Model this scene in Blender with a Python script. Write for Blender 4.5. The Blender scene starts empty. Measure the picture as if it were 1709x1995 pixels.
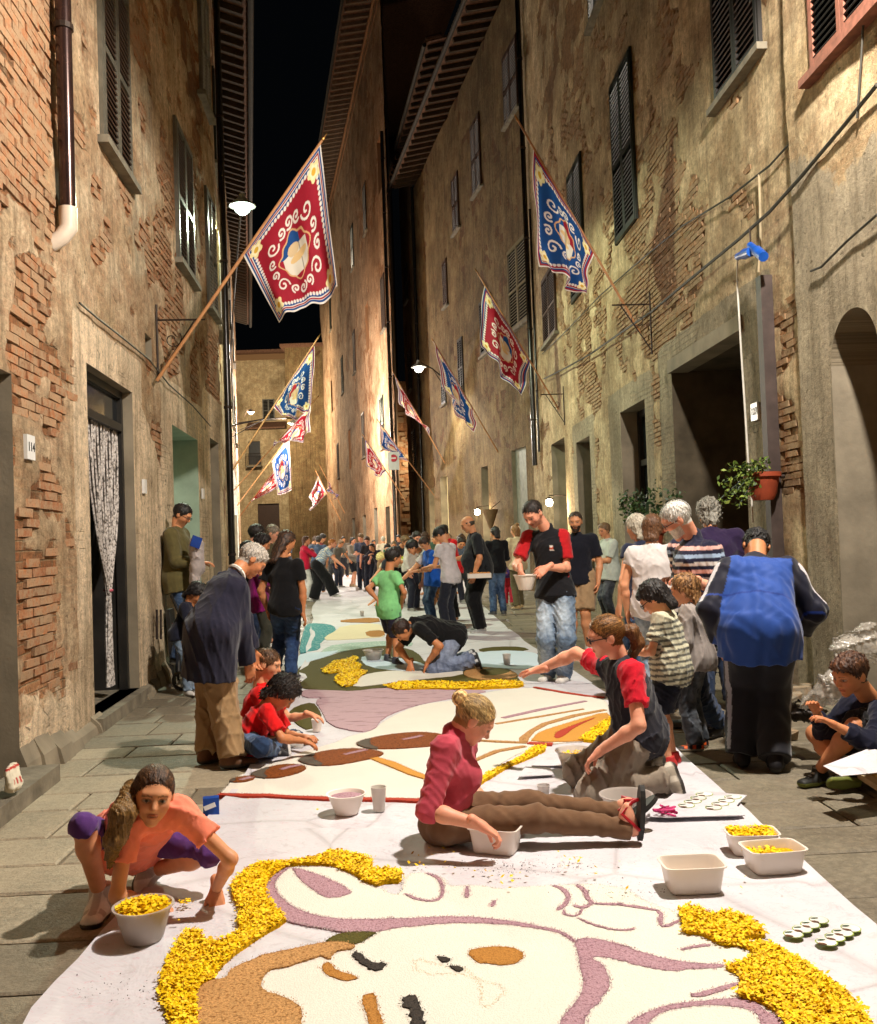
import bpy, math, random
import numpy as np
from mathutils import Matrix, Vector
PI = math.pi
random.seed(7)
rng = np.random.default_rng(11)
sc = bpy.context.scene
COL = sc.collection

# ------------------------------------------------------------------ camera
CAM_H, FPX, CX, CY = 1.42, 1850.0, 854.5, 997.5
PITCH, ROLL = math.radians(1.64), math.radians(-2.0)
cam_data = bpy.data.cameras.new("camera")
cam = bpy.data.objects.new("camera", cam_data)
COL.objects.link(cam)
cam.matrix_world = Matrix.Translation((0, 0, CAM_H)) @ Matrix.Rotation(PI/2 + PITCH, 4, 'X') @ Matrix.Rotation(ROLL, 4, 'Z')
cam_data.sensor_fit = 'HORIZONTAL'
cam_data.sensor_width = 36.0
cam_data.lens = 36.0 * FPX / 1709.0
cam_data.clip_start = 0.1
cam_data.clip_end = 2000
sc.camera = cam
# ------------------------------------------------------------------ night sky
w = bpy.data.worlds.new("World"); sc.world = w; w.use_nodes = True
nt = w.node_tree
bg = nt.nodes["Background"]
sky = nt.nodes.new("ShaderNodeTexSky"); sky.sky_type = 'NISHITA'; sky.sun_disc = False
sky.sun_elevation = math.radians(-7); sky.sun_rotation = math.radians(200)
tint = nt.nodes.new("ShaderNodeMix"); tint.data_type = 'RGBA'; tint.blend_type = 'ADD'; tint.inputs[0].default_value = 1.0
tint.inputs[7].default_value = (0.02, 0.026, 0.034, 1)
nt.links.new(sky.outputs[0], tint.inputs[6])
nt.links.new(tint.outputs[2], bg.inputs[0])
bg.inputs[1].default_value = 0.05
sc.view_settings.view_transform = 'Standard'
sc.view_settings.look = 'None'
sc.view_settings.exposure = 0.0
sc.view_settings.gamma = 1.0
sc.view_settings.use_curve_mapping = False
sc.cycles.use_denoising = True
sc.cycles.max_bounces = 6
sc.cycles.diffuse_bounces = 4
sc.cycles.caustics_reflective = False
sc.cycles.caustics_refractive = False
sc.cycles.sample_clamp_indirect = 4.0
sc.cycles.use_light_tree = True

# ------------------------------------------------------------------ lamps (lit street lamps of the street)
def lamp_light(loc, power, col, radius=0.12, spot=None):
    ld = bpy.data.lights.new("lamp_light", 'SPOT' if spot else 'POINT')
    ld.energy = power; ld.color = col; ld.shadow_soft_size = radius
    if spot: ld.spot_size = math.radians(spot); ld.spot_blend = 0.15 if spot > 170 else 0.45
    o = bpy.data.objects.new("lamp_light", ld); COL.objects.link(o); o.location = loc
    return o
WARM = (1.0, 0.92, 0.82); COOL = (0.86, 1.0, 0.72)
# (position, power, colour): the nearest one hangs just above the frame
NEAR = (2.25, 4.5, 6.9)
LP = [1900, 900, 3900, 5000, 3000]      # watts of the five street lamps

# ------------------------------------------------------------------ pixel <-> place helpers
R3 = cam.matrix_world.to_3x3()
CAMP = np.array([0, 0, CAM_H])
RM = np.array(R3)
def ray(px, py):
    d = RM @ np.array([(px - CX) / FPX, -(py - CY) / FPX, -1.0])
    return d / d[1]
def P(px, py, d):
    "point seen at pixel at forward distance d"
    return CAMP + ray(px, py) * d
def G(px, py, z=0.0):
    "point of the ground (or of height z) seen at pixel"
    r = ray(px, py)
    return CAMP + r * ((z - CAM_H) / r[2])
def PIX(p):
    q = RM.T @ (np.asarray(p, float) - CAMP)
    return CX + FPX * q[0] / -q[2], CY - FPX * q[1] / -q[2]
def V(*a): return np.array(a, float)
def unit(v):
    v = np.asarray(v, float); return v / max(np.linalg.norm(v), 1e-9)

# ------------------------------------------------------------------ noise for geometry
def vnoise2(x, y, seed=0):
    r = np.random.default_rng(1000 + seed); T = r.random((64, 64)).astype(np.float32)
    xi = np.floor(x).astype(int); yi = np.floor(y).astype(int); fx = x - xi; fy = y - yi
    fx = fx*fx*(3-2*fx); fy = fy*fy*(3-2*fy)
    a = T[xi % 64, yi % 64]; b = T[(xi+1) % 64, yi % 64]; c = T[xi % 64, (yi+1) % 64]; d = T[(xi+1) % 64, (yi+1) % 64]
    return (a*(1-fx)+b*fx)*(1-fy)+(c*(1-fx)+d*fx)*fy
def fbm2(x, y, seed=0, oct=4):
    s = 0; a = .5; t = 0
    for i in range(oct):
        s = s + a*vnoise2(x*2**i+17.3*i, y*2**i+9.1*i, seed+i); t += a; a *= .5
    return s/t

# ------------------------------------------------------------------ object helpers
def thing(name, label=None, cat=None, loc=(0, 0, 0), group=None, kind=None):
    o = bpy.data.objects.new(name, None); COL.objects.link(o); o.location = [float(v) for v in loc]
    o.empty_display_size = 0.1
    tag(o, label, cat, group, kind); return o
def tag(o, label=None, cat=None, group=None, kind=None):
    if label: o['label'] = label
    if cat: o['category'] = cat
    if group: o['group'] = group
    if kind: o['kind'] = kind
    return o
def adopt(o, parent):
    if parent is not None:
        off = Vector((0, 0, 0)); p = parent
        m = Matrix.Identity(4); chain = []
        while p is not None: chain.append(p); p = p.parent
        for q in reversed(chain): m = m @ q.matrix_parent_inverse @ q.matrix_basis
        o.parent = parent; o.matrix_parent_inverse = m.inverted()
def link(name, me, mat=None, parent=None):
    o = bpy.data.objects.new(name, me); COL.objects.link(o)
    if mat is not None and len(me.materials) == 0: me.materials.append(mat)
    adopt(o, parent); return o
def mk_mesh(name, verts, faces, smooth=False, attrs=None, uv=None):
    "faces: list of index lists, or an (n,k) array; attrs: {name: (n,) or (n,3) array per vertex}"
    me = bpy.data.meshes.new(name)
    verts = np.asarray(verts, np.float32).reshape(-1, 3)
    if isinstance(faces, np.ndarray):
        n, k = faces.shape
        me.vertices.add(len(verts)); me.vertices.foreach_set('co', verts.ravel())
        me.loops.add(n*k); me.loops.foreach_set('vertex_index', faces.astype(np.int32).ravel())
        me.polygons.add(n); me.polygons.foreach_set('loop_start', np.arange(0, n*k, k, dtype=np.int32))
        try: me.polygons.foreach_set('loop_total', np.full(n, k, np.int32))
        except Exception: pass
        me.update(calc_edges=True)
    else:
        me.from_pydata(verts.tolist(), [], faces); me.update()
    if smooth: me.polygons.foreach_set('use_smooth', np.ones(len(me.polygons), bool))
    for k, a in (attrs or {}).items():
        a = np.asarray(a, np.float32)
        if a.ndim == 1:
            t = me.attributes.new(k, 'FLOAT', 'POINT'); t.data.foreach_set('value', a)
        else:
            if a.shape[1] == 3: a = np.concatenate([a, np.ones((len(a), 1), np.float32)], 1)
            t = me.attributes.new(k, 'FLOAT_COLOR', 'POINT'); t.data.foreach_set('color', np.ascontiguousarray(a).ravel())
    if uv is not None:
        l = np.empty(len(me.loops), np.int32); me.loops.foreach_get('vertex_index', l)
        u = me.uv_layers.new(name='UVMap'); u.data.foreach_set('uv', np.asarray(uv, np.float32)[l].ravel())
    return me
class MB:
    "collects boxes, tubes and so on into one mesh"
    def __init__(s): s.v = []; s.f = []
    def add(s, v, f):
        o = len(s.v); s.v += [tuple(map(float, p)) for p in v]; s.f += [[i+o for i in q] for q in f]; return s
    def obox(s, c, ax, ay, az, bev=0):
        "box at centre c with half-extent vectors"
        c, ax, ay, az = map(np.asarray, (c, ax, ay, az))
        v = [c+sx*ax+sy*ay+sz*az for sx in (-1, 1) for sy in (-1, 1) for sz in (-1, 1)]
        return s.add(v, [[0,1,3,2],[4,6,7,5],[0,4,5,1],[2,3,7,6],[0,2,6,4],[1,5,7,3]])
    def box(s, x0, x1, y0, y1, z0, z1):
        return s.obox(((x0+x1)/2, (y0+y1)/2, (z0+z1)/2), ((x1-x0)/2, 0, 0), (0, (y1-y0)/2, 0), (0, 0, (z1-z0)/2))
    def tube(s, pts, r, n=8, cap=True):
        pts = [np.asarray(p, float) for p in pts]
        rr = r if hasattr(r, '__len__') else [r]*len(pts)
        up = None; rings = []
        for i, p in enumerate(pts):
            t = unit(pts[min(i+1, len(pts)-1)] - pts[max(i-1, 0)])
            if up is None: up = np.array([0, 0, 1.]) if abs(t[2]) < .9 else np.array([1., 0, 0])
            a = unit(np.cross(t, up)); b = np.cross(a, t); up = b
            rings.append([p + rr[i]*(math.cos(2*PI*k/n)*a + math.sin(2*PI*k/n)*b) for k in range(n)])
        v = [q for R in rings for q in R]; f = []
        for i in range(len(pts)-1):
            for k in range(n):
                f.append([i*n+k, i*n+(k+1) % n, (i+1)*n+(k+1) % n, (i+1)*n+k])
        if cap: f.append(list(range(n))[::-1]); f.append([(len(pts)-1)*n+k for k in range(n)])
        return s.add(v, f)
    def lathe(s, prof, c, n=24, M=None):
        "prof: (r,z) list"
        v = []; f = []
        for r, z in prof:
            for k in range(n):
                q = np.array([r*math.cos(2*PI*k/n), r*math.sin(2*PI*k/n), z])
                if M is not None: q = M @ q
                v.append(np.asarray(c) + q)
        for i in range(len(prof)-1):
            for k in range(n):
                f.append([i*n+k, i*n+(k+1) % n, (i+1)*n+(k+1) % n, (i+1)*n+k])
        return s.add(v, f)
    def prism(s, pts, off):
        "extrude closed outline pts by vector off"
        n = len(pts); off = np.asarray(off)
        v = [np.asarray(p) for p in pts] + [np.asarray(p)+off for p in pts]
        return s.add(v, [list(range(n)), [n+i for i in range(n)][::-1]] + [[i, n+i, n+(i+1) % n, (i+1) % n] for i in range(n)])
    def build(s, name, mat, parent=None, smooth=False):
        me = bpy.data.meshes.new(name); me.from_pydata(s.v, [], s.f); me.update()
        if smooth:
            me.polygons.foreach_set('use_smooth', np.ones(len(me.polygons), bool))
            try: me.set_sharp_from_angle(angle=math.radians(40))
            except Exception: pass
        return link(name, me, mat, parent)

# ------------------------------------------------------------------ materials
class NT:
    def __init__(s, name, rough=.8, spec=.3, metal=0):
        s.m = bpy.data.materials.new(name); s.m.use_nodes = True; s.t = s.m.node_tree
        s.b = s.t.nodes['Principled BSDF']; s.b.inputs['Roughness'].default_value = rough
        s.b.inputs['Specular IOR Level'].default_value = spec; s.b.inputs['Metallic'].default_value = metal
    def n(s, typ, **k):
        x = s.t.nodes.new(typ)
        for a, b in k.items():
            if a.startswith('i_'): x.inputs[a[2:].replace('_', ' ')].default_value = b
            else: setattr(x, a, b)
        return x
    def l(s, a, b): s.t.links.new(a, b)
    def coord(s, scale=(1, 1, 1), attr=None):
        if attr: c = s.n('ShaderNodeAttribute', attribute_name=attr).outputs['Vector']
        else: c = s.n('ShaderNodeTexCoord').outputs['Object']
        mp = s.n('ShaderNodeMapping'); mp.inputs['Scale'].default_value = scale; s.l(c, mp.inputs[0]); return mp.outputs[0]
    def noise(s, vec, scale, detail=4, rough=.55, dist=0):
        x = s.n('ShaderNodeTexNoise'); x.inputs['Scale'].default_value = scale; x.inputs['Detail'].default_value = detail
        x.inputs['Roughness'].default_value = rough; x.inputs['Distortion'].default_value = dist
        if vec is not None: s.l(vec, x.inputs['Vector'])
        return x.outputs['Fac']
    def ramp(s, fac, stops):
        r = s.n('ShaderNodeValToRGB'); s.l(fac, r.inputs[0]); e = r.color_ramp.elements
        while len(e) < len(stops): e.new(.5)
        for i, (p, c) in enumerate(stops):
            e[i].position = p
            e[i].color = (c, c, c, 1) if not hasattr(c, '__len__') else tuple(c)[:3] + (1,)
        return r.outputs[0]
    def mix(s, fac, a, b, blend='MIX'):
        x = s.n('ShaderNodeMix', data_type='RGBA', blend_type=blend)
        for sock, v in ((x.inputs[0], fac), (x.inputs[6], a), (x.inputs[7], b)):
            if hasattr(v, 'is_output') or isinstance(v, bpy.types.NodeSocket): s.l(v, sock)
            else: sock.default_value = v if not hasattr(v, '__len__') else tuple(v)[:3] + (1,)
        return x.outputs[2]
    def math(s, op, a, b=0.0):
        x = s.n('ShaderNodeMath', operation=op)
        for sock, v in ((x.inputs[0], a), (x.inputs[1], b)):
            if isinstance(v, bpy.types.NodeSocket): s.l(v, sock)
            else: sock.default_value = v
        return x.outputs[0]
    def bump(s, h, strength=.3, dist=.01):
        x = s.n('ShaderNodeBump'); x.inputs['Strength'].default_value = strength; x.inputs['Distance'].default_value = dist
        s.l(h, x.inputs['Height'])
        if s.b.inputs['Normal'].is_linked: s.l(s.b.inputs['Normal'].links[0].from_socket, x.inputs['Normal'])
        s.l(x.outputs[0], s.b.inputs['Normal'])
    def color(s, c): s.l(c, s.b.inputs['Base Color'])
_mats = {}
def simple(name, col, rough=.7, spec=.3, metal=0, var=.25, scale=8, bump=.15, bscale=60, bdist=.004, alpha=1, trans=0, emit=None, estr=0, sheen=0):
    if name in _mats: return _mats[name]
    t = NT(name, rough, spec, metal)
    co = t.coord()
    nz = t.noise(co, scale, 5)
    c = np.array(col)
    t.color(t.ramp(nz, [(.3, c*(1-var)), (.7, np.minimum(c*(1+var), 1))]))
    if bump: t.bump(t.noise(co, bscale, 3), bump, bdist)
    if trans: t.b.inputs['Transmission Weight'].default_value = trans
    if sheen: t.b.inputs['Sheen Weight'].default_value = sheen
    if alpha < 1: t.b.inputs['Alpha'].default_value = alpha
    if emit is not None:
        t.b.inputs['Emission Color'].default_value = tuple(emit) + (1,); t.b.inputs['Emission Strength'].default_value = estr
    _mats[name] = t.m; return t.m
def attr_mat(name, attr='col', rough=.8, spec=.25, bump=.2, bscale=150, bdist=.002, var=.12, scale=25, sheen=0, sub=0):
    if name in _mats: return _mats[name]
    t = NT(name, rough, spec)
    a = t.n('ShaderNodeAttribute', attribute_name=attr).outputs['Color']
    co = t.coord()
    v = t.ramp(t.noise(co, scale, 4), [(.3, 1-var), (.7, 1+var)])
    t.color(t.mix(1.0, a, v, 'MULTIPLY'))
    if bump: t.bump(t.noise(co, bscale, 3), bump, bdist)
    if sheen: t.b.inputs['Sheen Weight'].default_value = sheen
    if sub:
        t.b.inputs['Subsurface Weight'].default_value = sub; t.b.inputs['Subsurface Radius'].default_value = (.02, .008, .004)
        t.b.inputs['Subsurface Scale'].default_value = .5
    _mats[name] = t.m; return t.m
def srgb(r, g=None, b=None):
    "0-255 sRGB to linear"
    v = np.array([r, g, b] if g is not None else r, float)/255
    return np.where(v <= .04045, v/12.92, ((v+.055)/1.055)**2.4)
# ================================================================== WALLS
class Wall:
    def __init__(s, O, u, n, s0, s1):
        s.O = np.array(O, float)[:2]; s.u = unit(np.array(u, float)[:2]); s.n = np.array(n, float)[:2]; s.s0 = s0; s.s1 = s1
    def at(s, a, z, off=0.0):
        q = s.O + s.u*a + s.n*off; return np.array([q[0], q[1], z])
    def hit(s, px, py, off=0.0):
        "(s,z) of the wall point seen at a pixel"
        r = ray(px, py); O = s.O + s.n*off
        t = (O @ s.n) / (r[:2] @ s.n); p = CAMP + r*t
        return (p[:2]-O) @ s.u, p[2]
    def frame(s): return np.array([s.u[0], s.u[1], 0]), np.array([s.n[0], s.n[1], 0]), np.array([0, 0, 1.])
    def obox(s, mb, a0, a1, z0, z1, o0, o1):
        U, N, Z = s.frame()
        mb.obox(s.at((a0+a1)/2, (z0+z1)/2, (o0+o1)/2), U*(a1-a0)/2, N*(o1-o0)/2, Z*(z1-z0)/2); return mb
def vdir(vpx): r = ray(vpx, 1050 - (vpx-854)*.036); return r[:2]
def mkwall(pt, vpx, side, s0, s1):
    u = unit(vdir(vpx)); n = np.array([u[1], -u[0]]) if side == 'L' else np.array([-u[1], u[0]])
    return Wall(pt[:2], u, n, s0, s1)
L1 = mkwall(G(187, 1420), 700, 'L', -6.5, 0); L1.s1 = L1.hit(436, 1050)[0]
L2 = mkwall(L1.at(L1.s1, 0, -.04), 488, 'L', 0, 34)
R1 = mkwall(G(1600, 1350), 770, 'R', -.05, 0); R1.s1 = R1.hit(1046, 1050)[0]
R0 = mkwall(R1.at(-.05, 0, .07), 770, 'R', -7.5, 0)
R2 = mkwall(R1.at(R1.s1, 0, -.03), 480, 'R', 0, 0); R2.s1 = R2.hit(828, 1050)[0]
R3 = mkwall(R2.at(R2.s1, 0, .02), 552, 'R', 0, 4.2)
CW = mkwall(P(777, 1050, 38), 496, 'R', 0, 38)
CE = mkwall(P(777, 1050, 38), 800, 'L', 0, 26)          # the alley side of the corner building

def wall_mat(name, pl1, pl2, br1, br2, cem, grime=.5, speck=.5):
    t = NT(name, .88, .2)
    uv = t.n('ShaderNodeUVMap').outputs[0]
    a_m = t.n('ShaderNodeAttribute', attribute_name='m').outputs['Fac']
    a_c = t.n('ShaderNodeAttribute', attribute_name='cem').outputs['Fac']
    n1 = t.noise(uv, 1.1, 8, .62); n2 = t.noise(uv, 9, 8, .65); n3 = t.noise(uv, 45, 4, .7)
    pl = t.ramp(n1, [(.32, pl1), (.5, (np.array(pl1)+np.array(pl2))/2*1.02), (.66, pl2)])
    pl = t.mix(t.ramp(n2, [(.46, 0), (.72, .55)]), pl, np.array(pl1)*.55)
    bk = t.n('ShaderNodeTexBrick', i_Scale=1.0)
    bk.inputs['Brick Width'].default_value = .27; bk.inputs['Row Height'].default_value = .066; bk.inputs['Mortar Size'].default_value = .007
    bk.inputs['Mortar Smooth'].default_value = .5; bk.inputs['Bias'].default_value = -.1
    mp = t.n('ShaderNodeVectorMath', operation='MULTIPLY_ADD'); t.l(t.n('ShaderNodeTexNoise', i_Scale=3.0).outputs['Color'], mp.inputs[0])
    mp.inputs[1].default_value = (.03, .03, 0); t.l(uv, mp.inputs[2]); t.l(mp.outputs[0], bk.inputs['Vector'])
    bk.inputs['Color1'].default_value = tuple(br1)+(1,); bk.inputs['Color2'].default_value = tuple(br2)+(1,); bk.inputs['Mortar'].default_value = tuple(np.array(pl1)*.8)+(1,)
    brc = t.mix(t.ramp(n2, [(.35, 0), (.75, .7)]), bk.outputs['Color'], np.array(br1)*.45)
    # plaster edge broken by fine noise
    e = t.math('ADD', a_m, t.math('MULTIPLY', t.math('SUBTRACT', n2, .5), .9))
    mask = t.ramp(e, [(.40, 0), (.52, 1)])
    ghost = t.ramp(t.noise(uv, 2.7, 6, .7), [(.42, 0), (.58, .9)])
    pl = t.mix(ghost, pl, t.mix(.45, brc, pl))
    c = t.mix(mask, brc, pl)
    cm = t.ramp(t.noise(uv, 2.2, 7, .6), [(.3, np.array(cem)*.72), (.7, np.array(cem)*1.15)])
    ce = t.math('ADD', a_c, t.math('MULTIPLY', t.math('SUBTRACT', n2, .5), .5))
    cmask = t.ramp(ce, [(.45, 0), (.52, 1)])
    c = t.mix(cmask, c, cm)
    big = t.noise(uv, .42, 5, .6, .8)
    c = t.mix(1.0, c, t.ramp(big, [(.34, (.58, .54, .49)), (.47, (.95, .93, .90)), (.62, (1.2, 1.18, 1.15))]), 'MULTIPLY')
    # vertical streaks and dirt
    co = t.n('ShaderNodeMapping'); co.inputs['Scale'].default_value = (5, .35, 1); t.l(uv, co.inputs[0])
    st = t.ramp(t.noise(co.outputs[0], 1.6, 7, .65), [(.46, 0), (.70, grime*1.2)])
    c = t.mix(st, c, np.array(pl1)*.32)
    n4 = t.noise(uv, 19, 9, .82)
    c = t.mix(1.0, c, t.ramp(n4, [(.30, .42), (.5, .98), (.70, 1.4)]), 'MULTIPLY')
    pit = t.ramp(n3, [(.58, 0), (.74, speck)])
    c = t.mix(pit, c, np.array(br1)*.25)
    c = t.mix(t.ramp(t.noise(uv, 8.5, 3, .5, 1.2), [(.66, 0), (.72, .75)]), c, np.array(pl1)*.22)
    t.color(c)
    t.bump(bk.outputs['Fac'], .0, .004)
    h = t.math('ADD', t.math('MULTIPLY', n2, .6), t.math('MULTIPLY', n3, .35))
    h = t.math('ADD', t.math('ADD', h, t.math('MULTIPLY', n4, .8)), t.math('MULTIPLY', mask, .35))
    inv = t.math('MULTIPLY', t.math('MULTIPLY', bk.outputs['Fac'], -.6), t.math('SUBTRACT', 1.0, mask))
    t.bump(t.math('ADD', h, inv), .95, .035)
    return t.m
M_L1 = wall_mat('plaster_ochre', (.46,.325,.185), (.86,.68,.47), (.38,.16,.07), (.52,.28,.14), (.88,.70,.49))
M_R1 = wall_mat('plaster_olive', (.40,.30,.165), (.80,.64,.41), (.30,.15,.065), (.44,.26,.13), (.38,.32,.225))
M_C = wall_mat('masonry_pink', (.46,.28,.16), (.74,.52,.33), (.46,.22,.10), (.58,.32,.17), (.3,.24,.16), .55, .8)
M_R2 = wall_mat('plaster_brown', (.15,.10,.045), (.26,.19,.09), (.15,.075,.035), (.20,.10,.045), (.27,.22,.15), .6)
M_F = wall_mat('plaster_cream', (.50,.37,.20), (.68,.54,.32), (.35,.2,.1), (.4,.25,.12), (.42,.34,.2), .35, .3)
M_stone = simple('stone_grey', (.20,.175,.13), .85, .2, var=.35, scale=6, bump=.5, bscale=25, bdist=.01)
M_cement = simple('cement_render', (.25,.21,.15), .85, .2, var=.25, scale=3, bump=.35, bscale=30, bdist=.006)
M_green = simple('pale_green_reveal', (.33,.42,.32), .8, .2, var=.2, scale=3)
M_dark = simple('dark_wood', (.018,.016,.014), .5, .4, var=.4, scale=5)
M_black = simple('black_interior', (.006,.005,.005), .9, .1, bump=0)
M_brownwood = simple('brown_wood', (.055,.026,.014), .55, .35, var=.35, scale=14)
M_pinkwood = simple('worn_red_wood', (.22,.085,.055), .6, .3, var=.3, scale=14)
M_greyshut = simple('grey_shutter_paint', (.12,.11,.085), .35, .5, var=.25, scale=10)
M_greenshut = simple('dark_green_shutter_paint', (.016,.024,.018), .35, .5, var=.3, scale=10)
M_oliveshut = simple('olive_shutter_paint', (.16,.13,.06), .6, .3, var=.2, scale=10)
M_iron = simple('rusty_iron', (.03,.018,.012), .6, .4, metal=.4, var=.4, scale=20)
M_copper = simple('brown_pipe_metal', (.05,.026,.022), .22, .6, metal=.6, var=.25, scale=6, bump=.03)
M_pipe_dark = simple('dark_pipe_metal', (.03,.027,.025), .25, .6, metal=.6, var=.25, scale=6, bump=.03)
M_pvc = simple('pale_pvc', (.62,.52,.42), .4, .4, var=.12, bump=.02)
M_tile = simple('roof_tile', (.17,.085,.05), .85, .2, var=.4, scale=12)
M_rafter = simple('rafter_wood', (.055,.034,.018), .8, .2, var=.35, scale=9)
M_white = simple('white_enamel', (.72,.72,.70), .3, .5, var=.05, bump=.02)
M_black_paint = simple('black_print', (.02,.02,.022), .5, .3, bump=0)
M_glass_dark = simple('dark_window_glass', (.01,.012,.014), .08, .6, bump=.05, bscale=6)

def bmask(sz_s, sz_z, seed, thr=.5, bias=None):
    v = .42*fbm2(sz_s*.55+3, sz_z*.42+5, seed, 4)+.58*fbm2(sz_s*2.6+1, sz_z*3.3+2, seed+9, 4)
    m = (v - thr)*7 + .5
    if bias is not None: m = m + bias(sz_s, sz_z)
    return np.clip(m, 0, 1)
def build_wall(W, parent, mat, z1, openings, step=.09, seed=1, thr=.5, bias=None, cem=None, name='wall', rough=1.0, z0=-.1):
    lim = lambda a, b, xs: sorted({round(v, 4) for v in list(np.arange(a, b, step)) + [b] + [x for x in xs if a < x < b]})
    def clean(L, keep):
        out = [L[0]]
        for v in L[1:]:
            if v - out[-1] < step*.3:
                if any(abs(v-k) < 2e-4 for k in keep): 
                    if not any(abs(out[-1]-k) < 2e-4 for k in keep): out[-1] = v
                    else: out.append(v)
                continue
            out.append(v)
        return np.array(out)
    ks = [round(o[i], 4) for o in openings for i in (0, 1)]; kz = [round(o[i], 4) for o in openings for i in (2, 3)]
    S = clean(lim(W.s0, W.s1, ks), ks+[round(W.s0,4), round(W.s1,4)]); Z = clean(lim(z0, z1, kz), kz)
    gs, gz = np.meshgrid(S, Z, indexing='ij')
    m = bmask(gs, gz, seed, thr, bias)
    c = np.clip(cem(gs, gz), 0, 1) if cem else np.zeros_like(gs)
    f1 = fbm2(gs*1.3, gz*1.3, seed+3, 4)-.5; f2 = fbm2(gs*6, gz*6, seed+5, 3)-.5
    pm = np.maximum(m, c)
    sm = np.clip((pm-.35)/.3, 0, 1)
    off = -.014 + .026*sm + rough*(.05*f1 + .016*f2)
    near = np.zeros_like(gs)
    for o in openings:
        dx = np.maximum(np.maximum(o[0]-gs, gs-o[1]), 0); dz = np.maximum(np.maximum(o[2]-gz, gz-o[3]), 0)
        near = np.maximum(near, np.clip(1-np.hypot(dx, dz)/.12, 0, 1))
    off = off*(1-near) + .012*near
    pts = np.stack([W.O[0]+W.u[0]*gs+W.n[0]*off, W.O[1]+W.u[1]*gs+W.n[1]*off, gz], -1).reshape(-1, 3)
    ns, nz = len(S), len(Z)
    cs = (S[:-1]+S[1:])/2; cz = (Z[:-1]+Z[1:])/2; mc, mz = np.meshgrid(cs, cz, indexing='ij')
    keep = np.ones_like(mc, bool)
    for o in openings: keep &= ~((mc > o[0]) & (mc < o[1]) & (mz > o[2]) & (mz < o[3]))
    i, j = np.nonzero(keep); a = i*nz+j
    q = np.stack([a, a+nz, a+nz+1, a+1], 1)
    if (W.u[0]*W.n[1]-W.u[1]*W.n[0]) < 0: pass
    me = mk_mesh(name, pts, q, True, {'m': m.ravel(), 'cem': c.ravel()}, np.stack([gs.ravel(), gz.ravel()], 1))
    return link(name, me, mat, parent)
def reveal(W, parent, o, depth, mat, back=None, floor=True, name='reveal', splay=0):
    "the sides of an opening, going into the wall; splay widens or narrows it"
    a0, a1, z0, z1 = o; th = .02
    v = []
    for (a, z, d) in ((a0, z0, .012), (a1, z0, .012), (a1, z1, .012), (a0, z1, .012), (a0+splay, z0, -depth), (a1-splay, z0, -depth), (a1-splay, z1, -depth), (a0+splay, z1, -depth)):
        v.append(W.at(a, z, d))
    f = [[0,4,7,3],[1,2,6,5],[3,7,6,2]] + ([[0,1,5,4]] if floor else [])
    ob = link(name, mk_mesh(name, v, f), mat, parent)
    if back is not None:
        mb = MB(); W.obox(mb, a0-.1, a1+.1, z0-.1, z1+.1, -depth-.05, -depth-.002); mb.build('back_panel', back, parent)
    return ob
_slat = {}
def slat_mesh(wd, mat, ht=.05):
    k = (round(wd, 3), mat.name)
    if k not in _slat:
        mb = MB(); a = math.radians(38); c, s_ = math.cos(a), math.sin(a)
        mb.obox((0, 0, 0), (wd/2, 0, 0), np.array((0, -s_, c))*ht/2, np.array((0, c, s_))*.006)
        me = bpy.data.meshes.new('slat'); me.from_pydata(mb.v, [], mb.f); me.materials.append(mat); _slat[k] = me
    return _slat[k]
def shuttered_window(W, bld, o, mat, single=True, pitch=.056, off=.03, sill=True, frame_mat=None, label=None, zmax=None, leaf=2, sill_mat=None):
    "louvred shutters closed over a window: frame and leaves, slats as sub-parts"
    a0, a1, z0, z1 = o; mb = MB(); fw = .055
    W.obox(mb, a0, a0+.03, z0, z1, off-.03, off+.02); W.obox(mb, a1-.03, a1, z0, z1, off-.03, off+.02); W.obox(mb, a0+.03, a1-.03, z1-.03, z1, off-.03, off+.02)
    lw = (a1-a0-.06)/leaf; spans = []
    for k in range(leaf):
        b0 = a0+.03+lw*k+.004; b1 = b0+lw-.008
        W.obox(mb, b0, b0+fw, z0+.01, z1-.035, off-.008, off+.03); W.obox(mb, b1-fw, b1, z0+.01, z1-.035, off-.008, off+.03)
        zm = (z0+z1)/2-.1
        for zz in ((z0+.01, z0+.09), (zm, zm+.06), (z1-.10, z1-.035)): W.obox(mb, b0+fw, b1-fw, zz[0], zz[1], off-.006, off+.028)
        spans.append((b0+fw, b1-fw))
    win = mb.build('window', frame_mat or mat, bld)
    if label: win['label'] = label
    bk = MB(); W.obox(bk, a0, a1, z0, z1, -.12, -.06); bk.build('dark_inside', M_black, win)
    U, N, Z = W.frame(); n = 0; sb = MB()
    R = Matrix((( U[0], N[0], 0), (U[1], N[1], 0), (0, 0, 1))).to_4x4()
    for b0, b1 in spans:
        z = z0+.115
        while z < z1-.12:
            if not (z > (z0+z1)/2-.13 and z < (z0+z1)/2-.01):
                if single and (zmax is None or z < zmax):
                    so = bpy.data.objects.new('slat', slat_mesh(b1-b0, mat)); COL.objects.link(so)
                    adopt(so, win); so.matrix_basis = Matrix.Translation(Vector(W.at((b0+b1)/2, z, off+.012))) @ R; n += 1
                else:
                    a = math.radians(38)
                    sb.obox(W.at((b0+b1)/2, z, off+.012), U*(b1-b0)/2, (N*-math.sin(a)+Z*math.cos(a))*.025, (N*math.cos(a)+Z*math.sin(a))*.006)
            z += pitch
    if sb.v: tag(sb.build('slat_panel', mat, win), kind='stuff')
    if sill:
        m2 = MB(); W.obox(m2, a0-.09, a1+.09, z0-.07, z0-.004, -.02, .11); m2.build('sill', sill_mat or M_stone, win)
    return n
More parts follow.
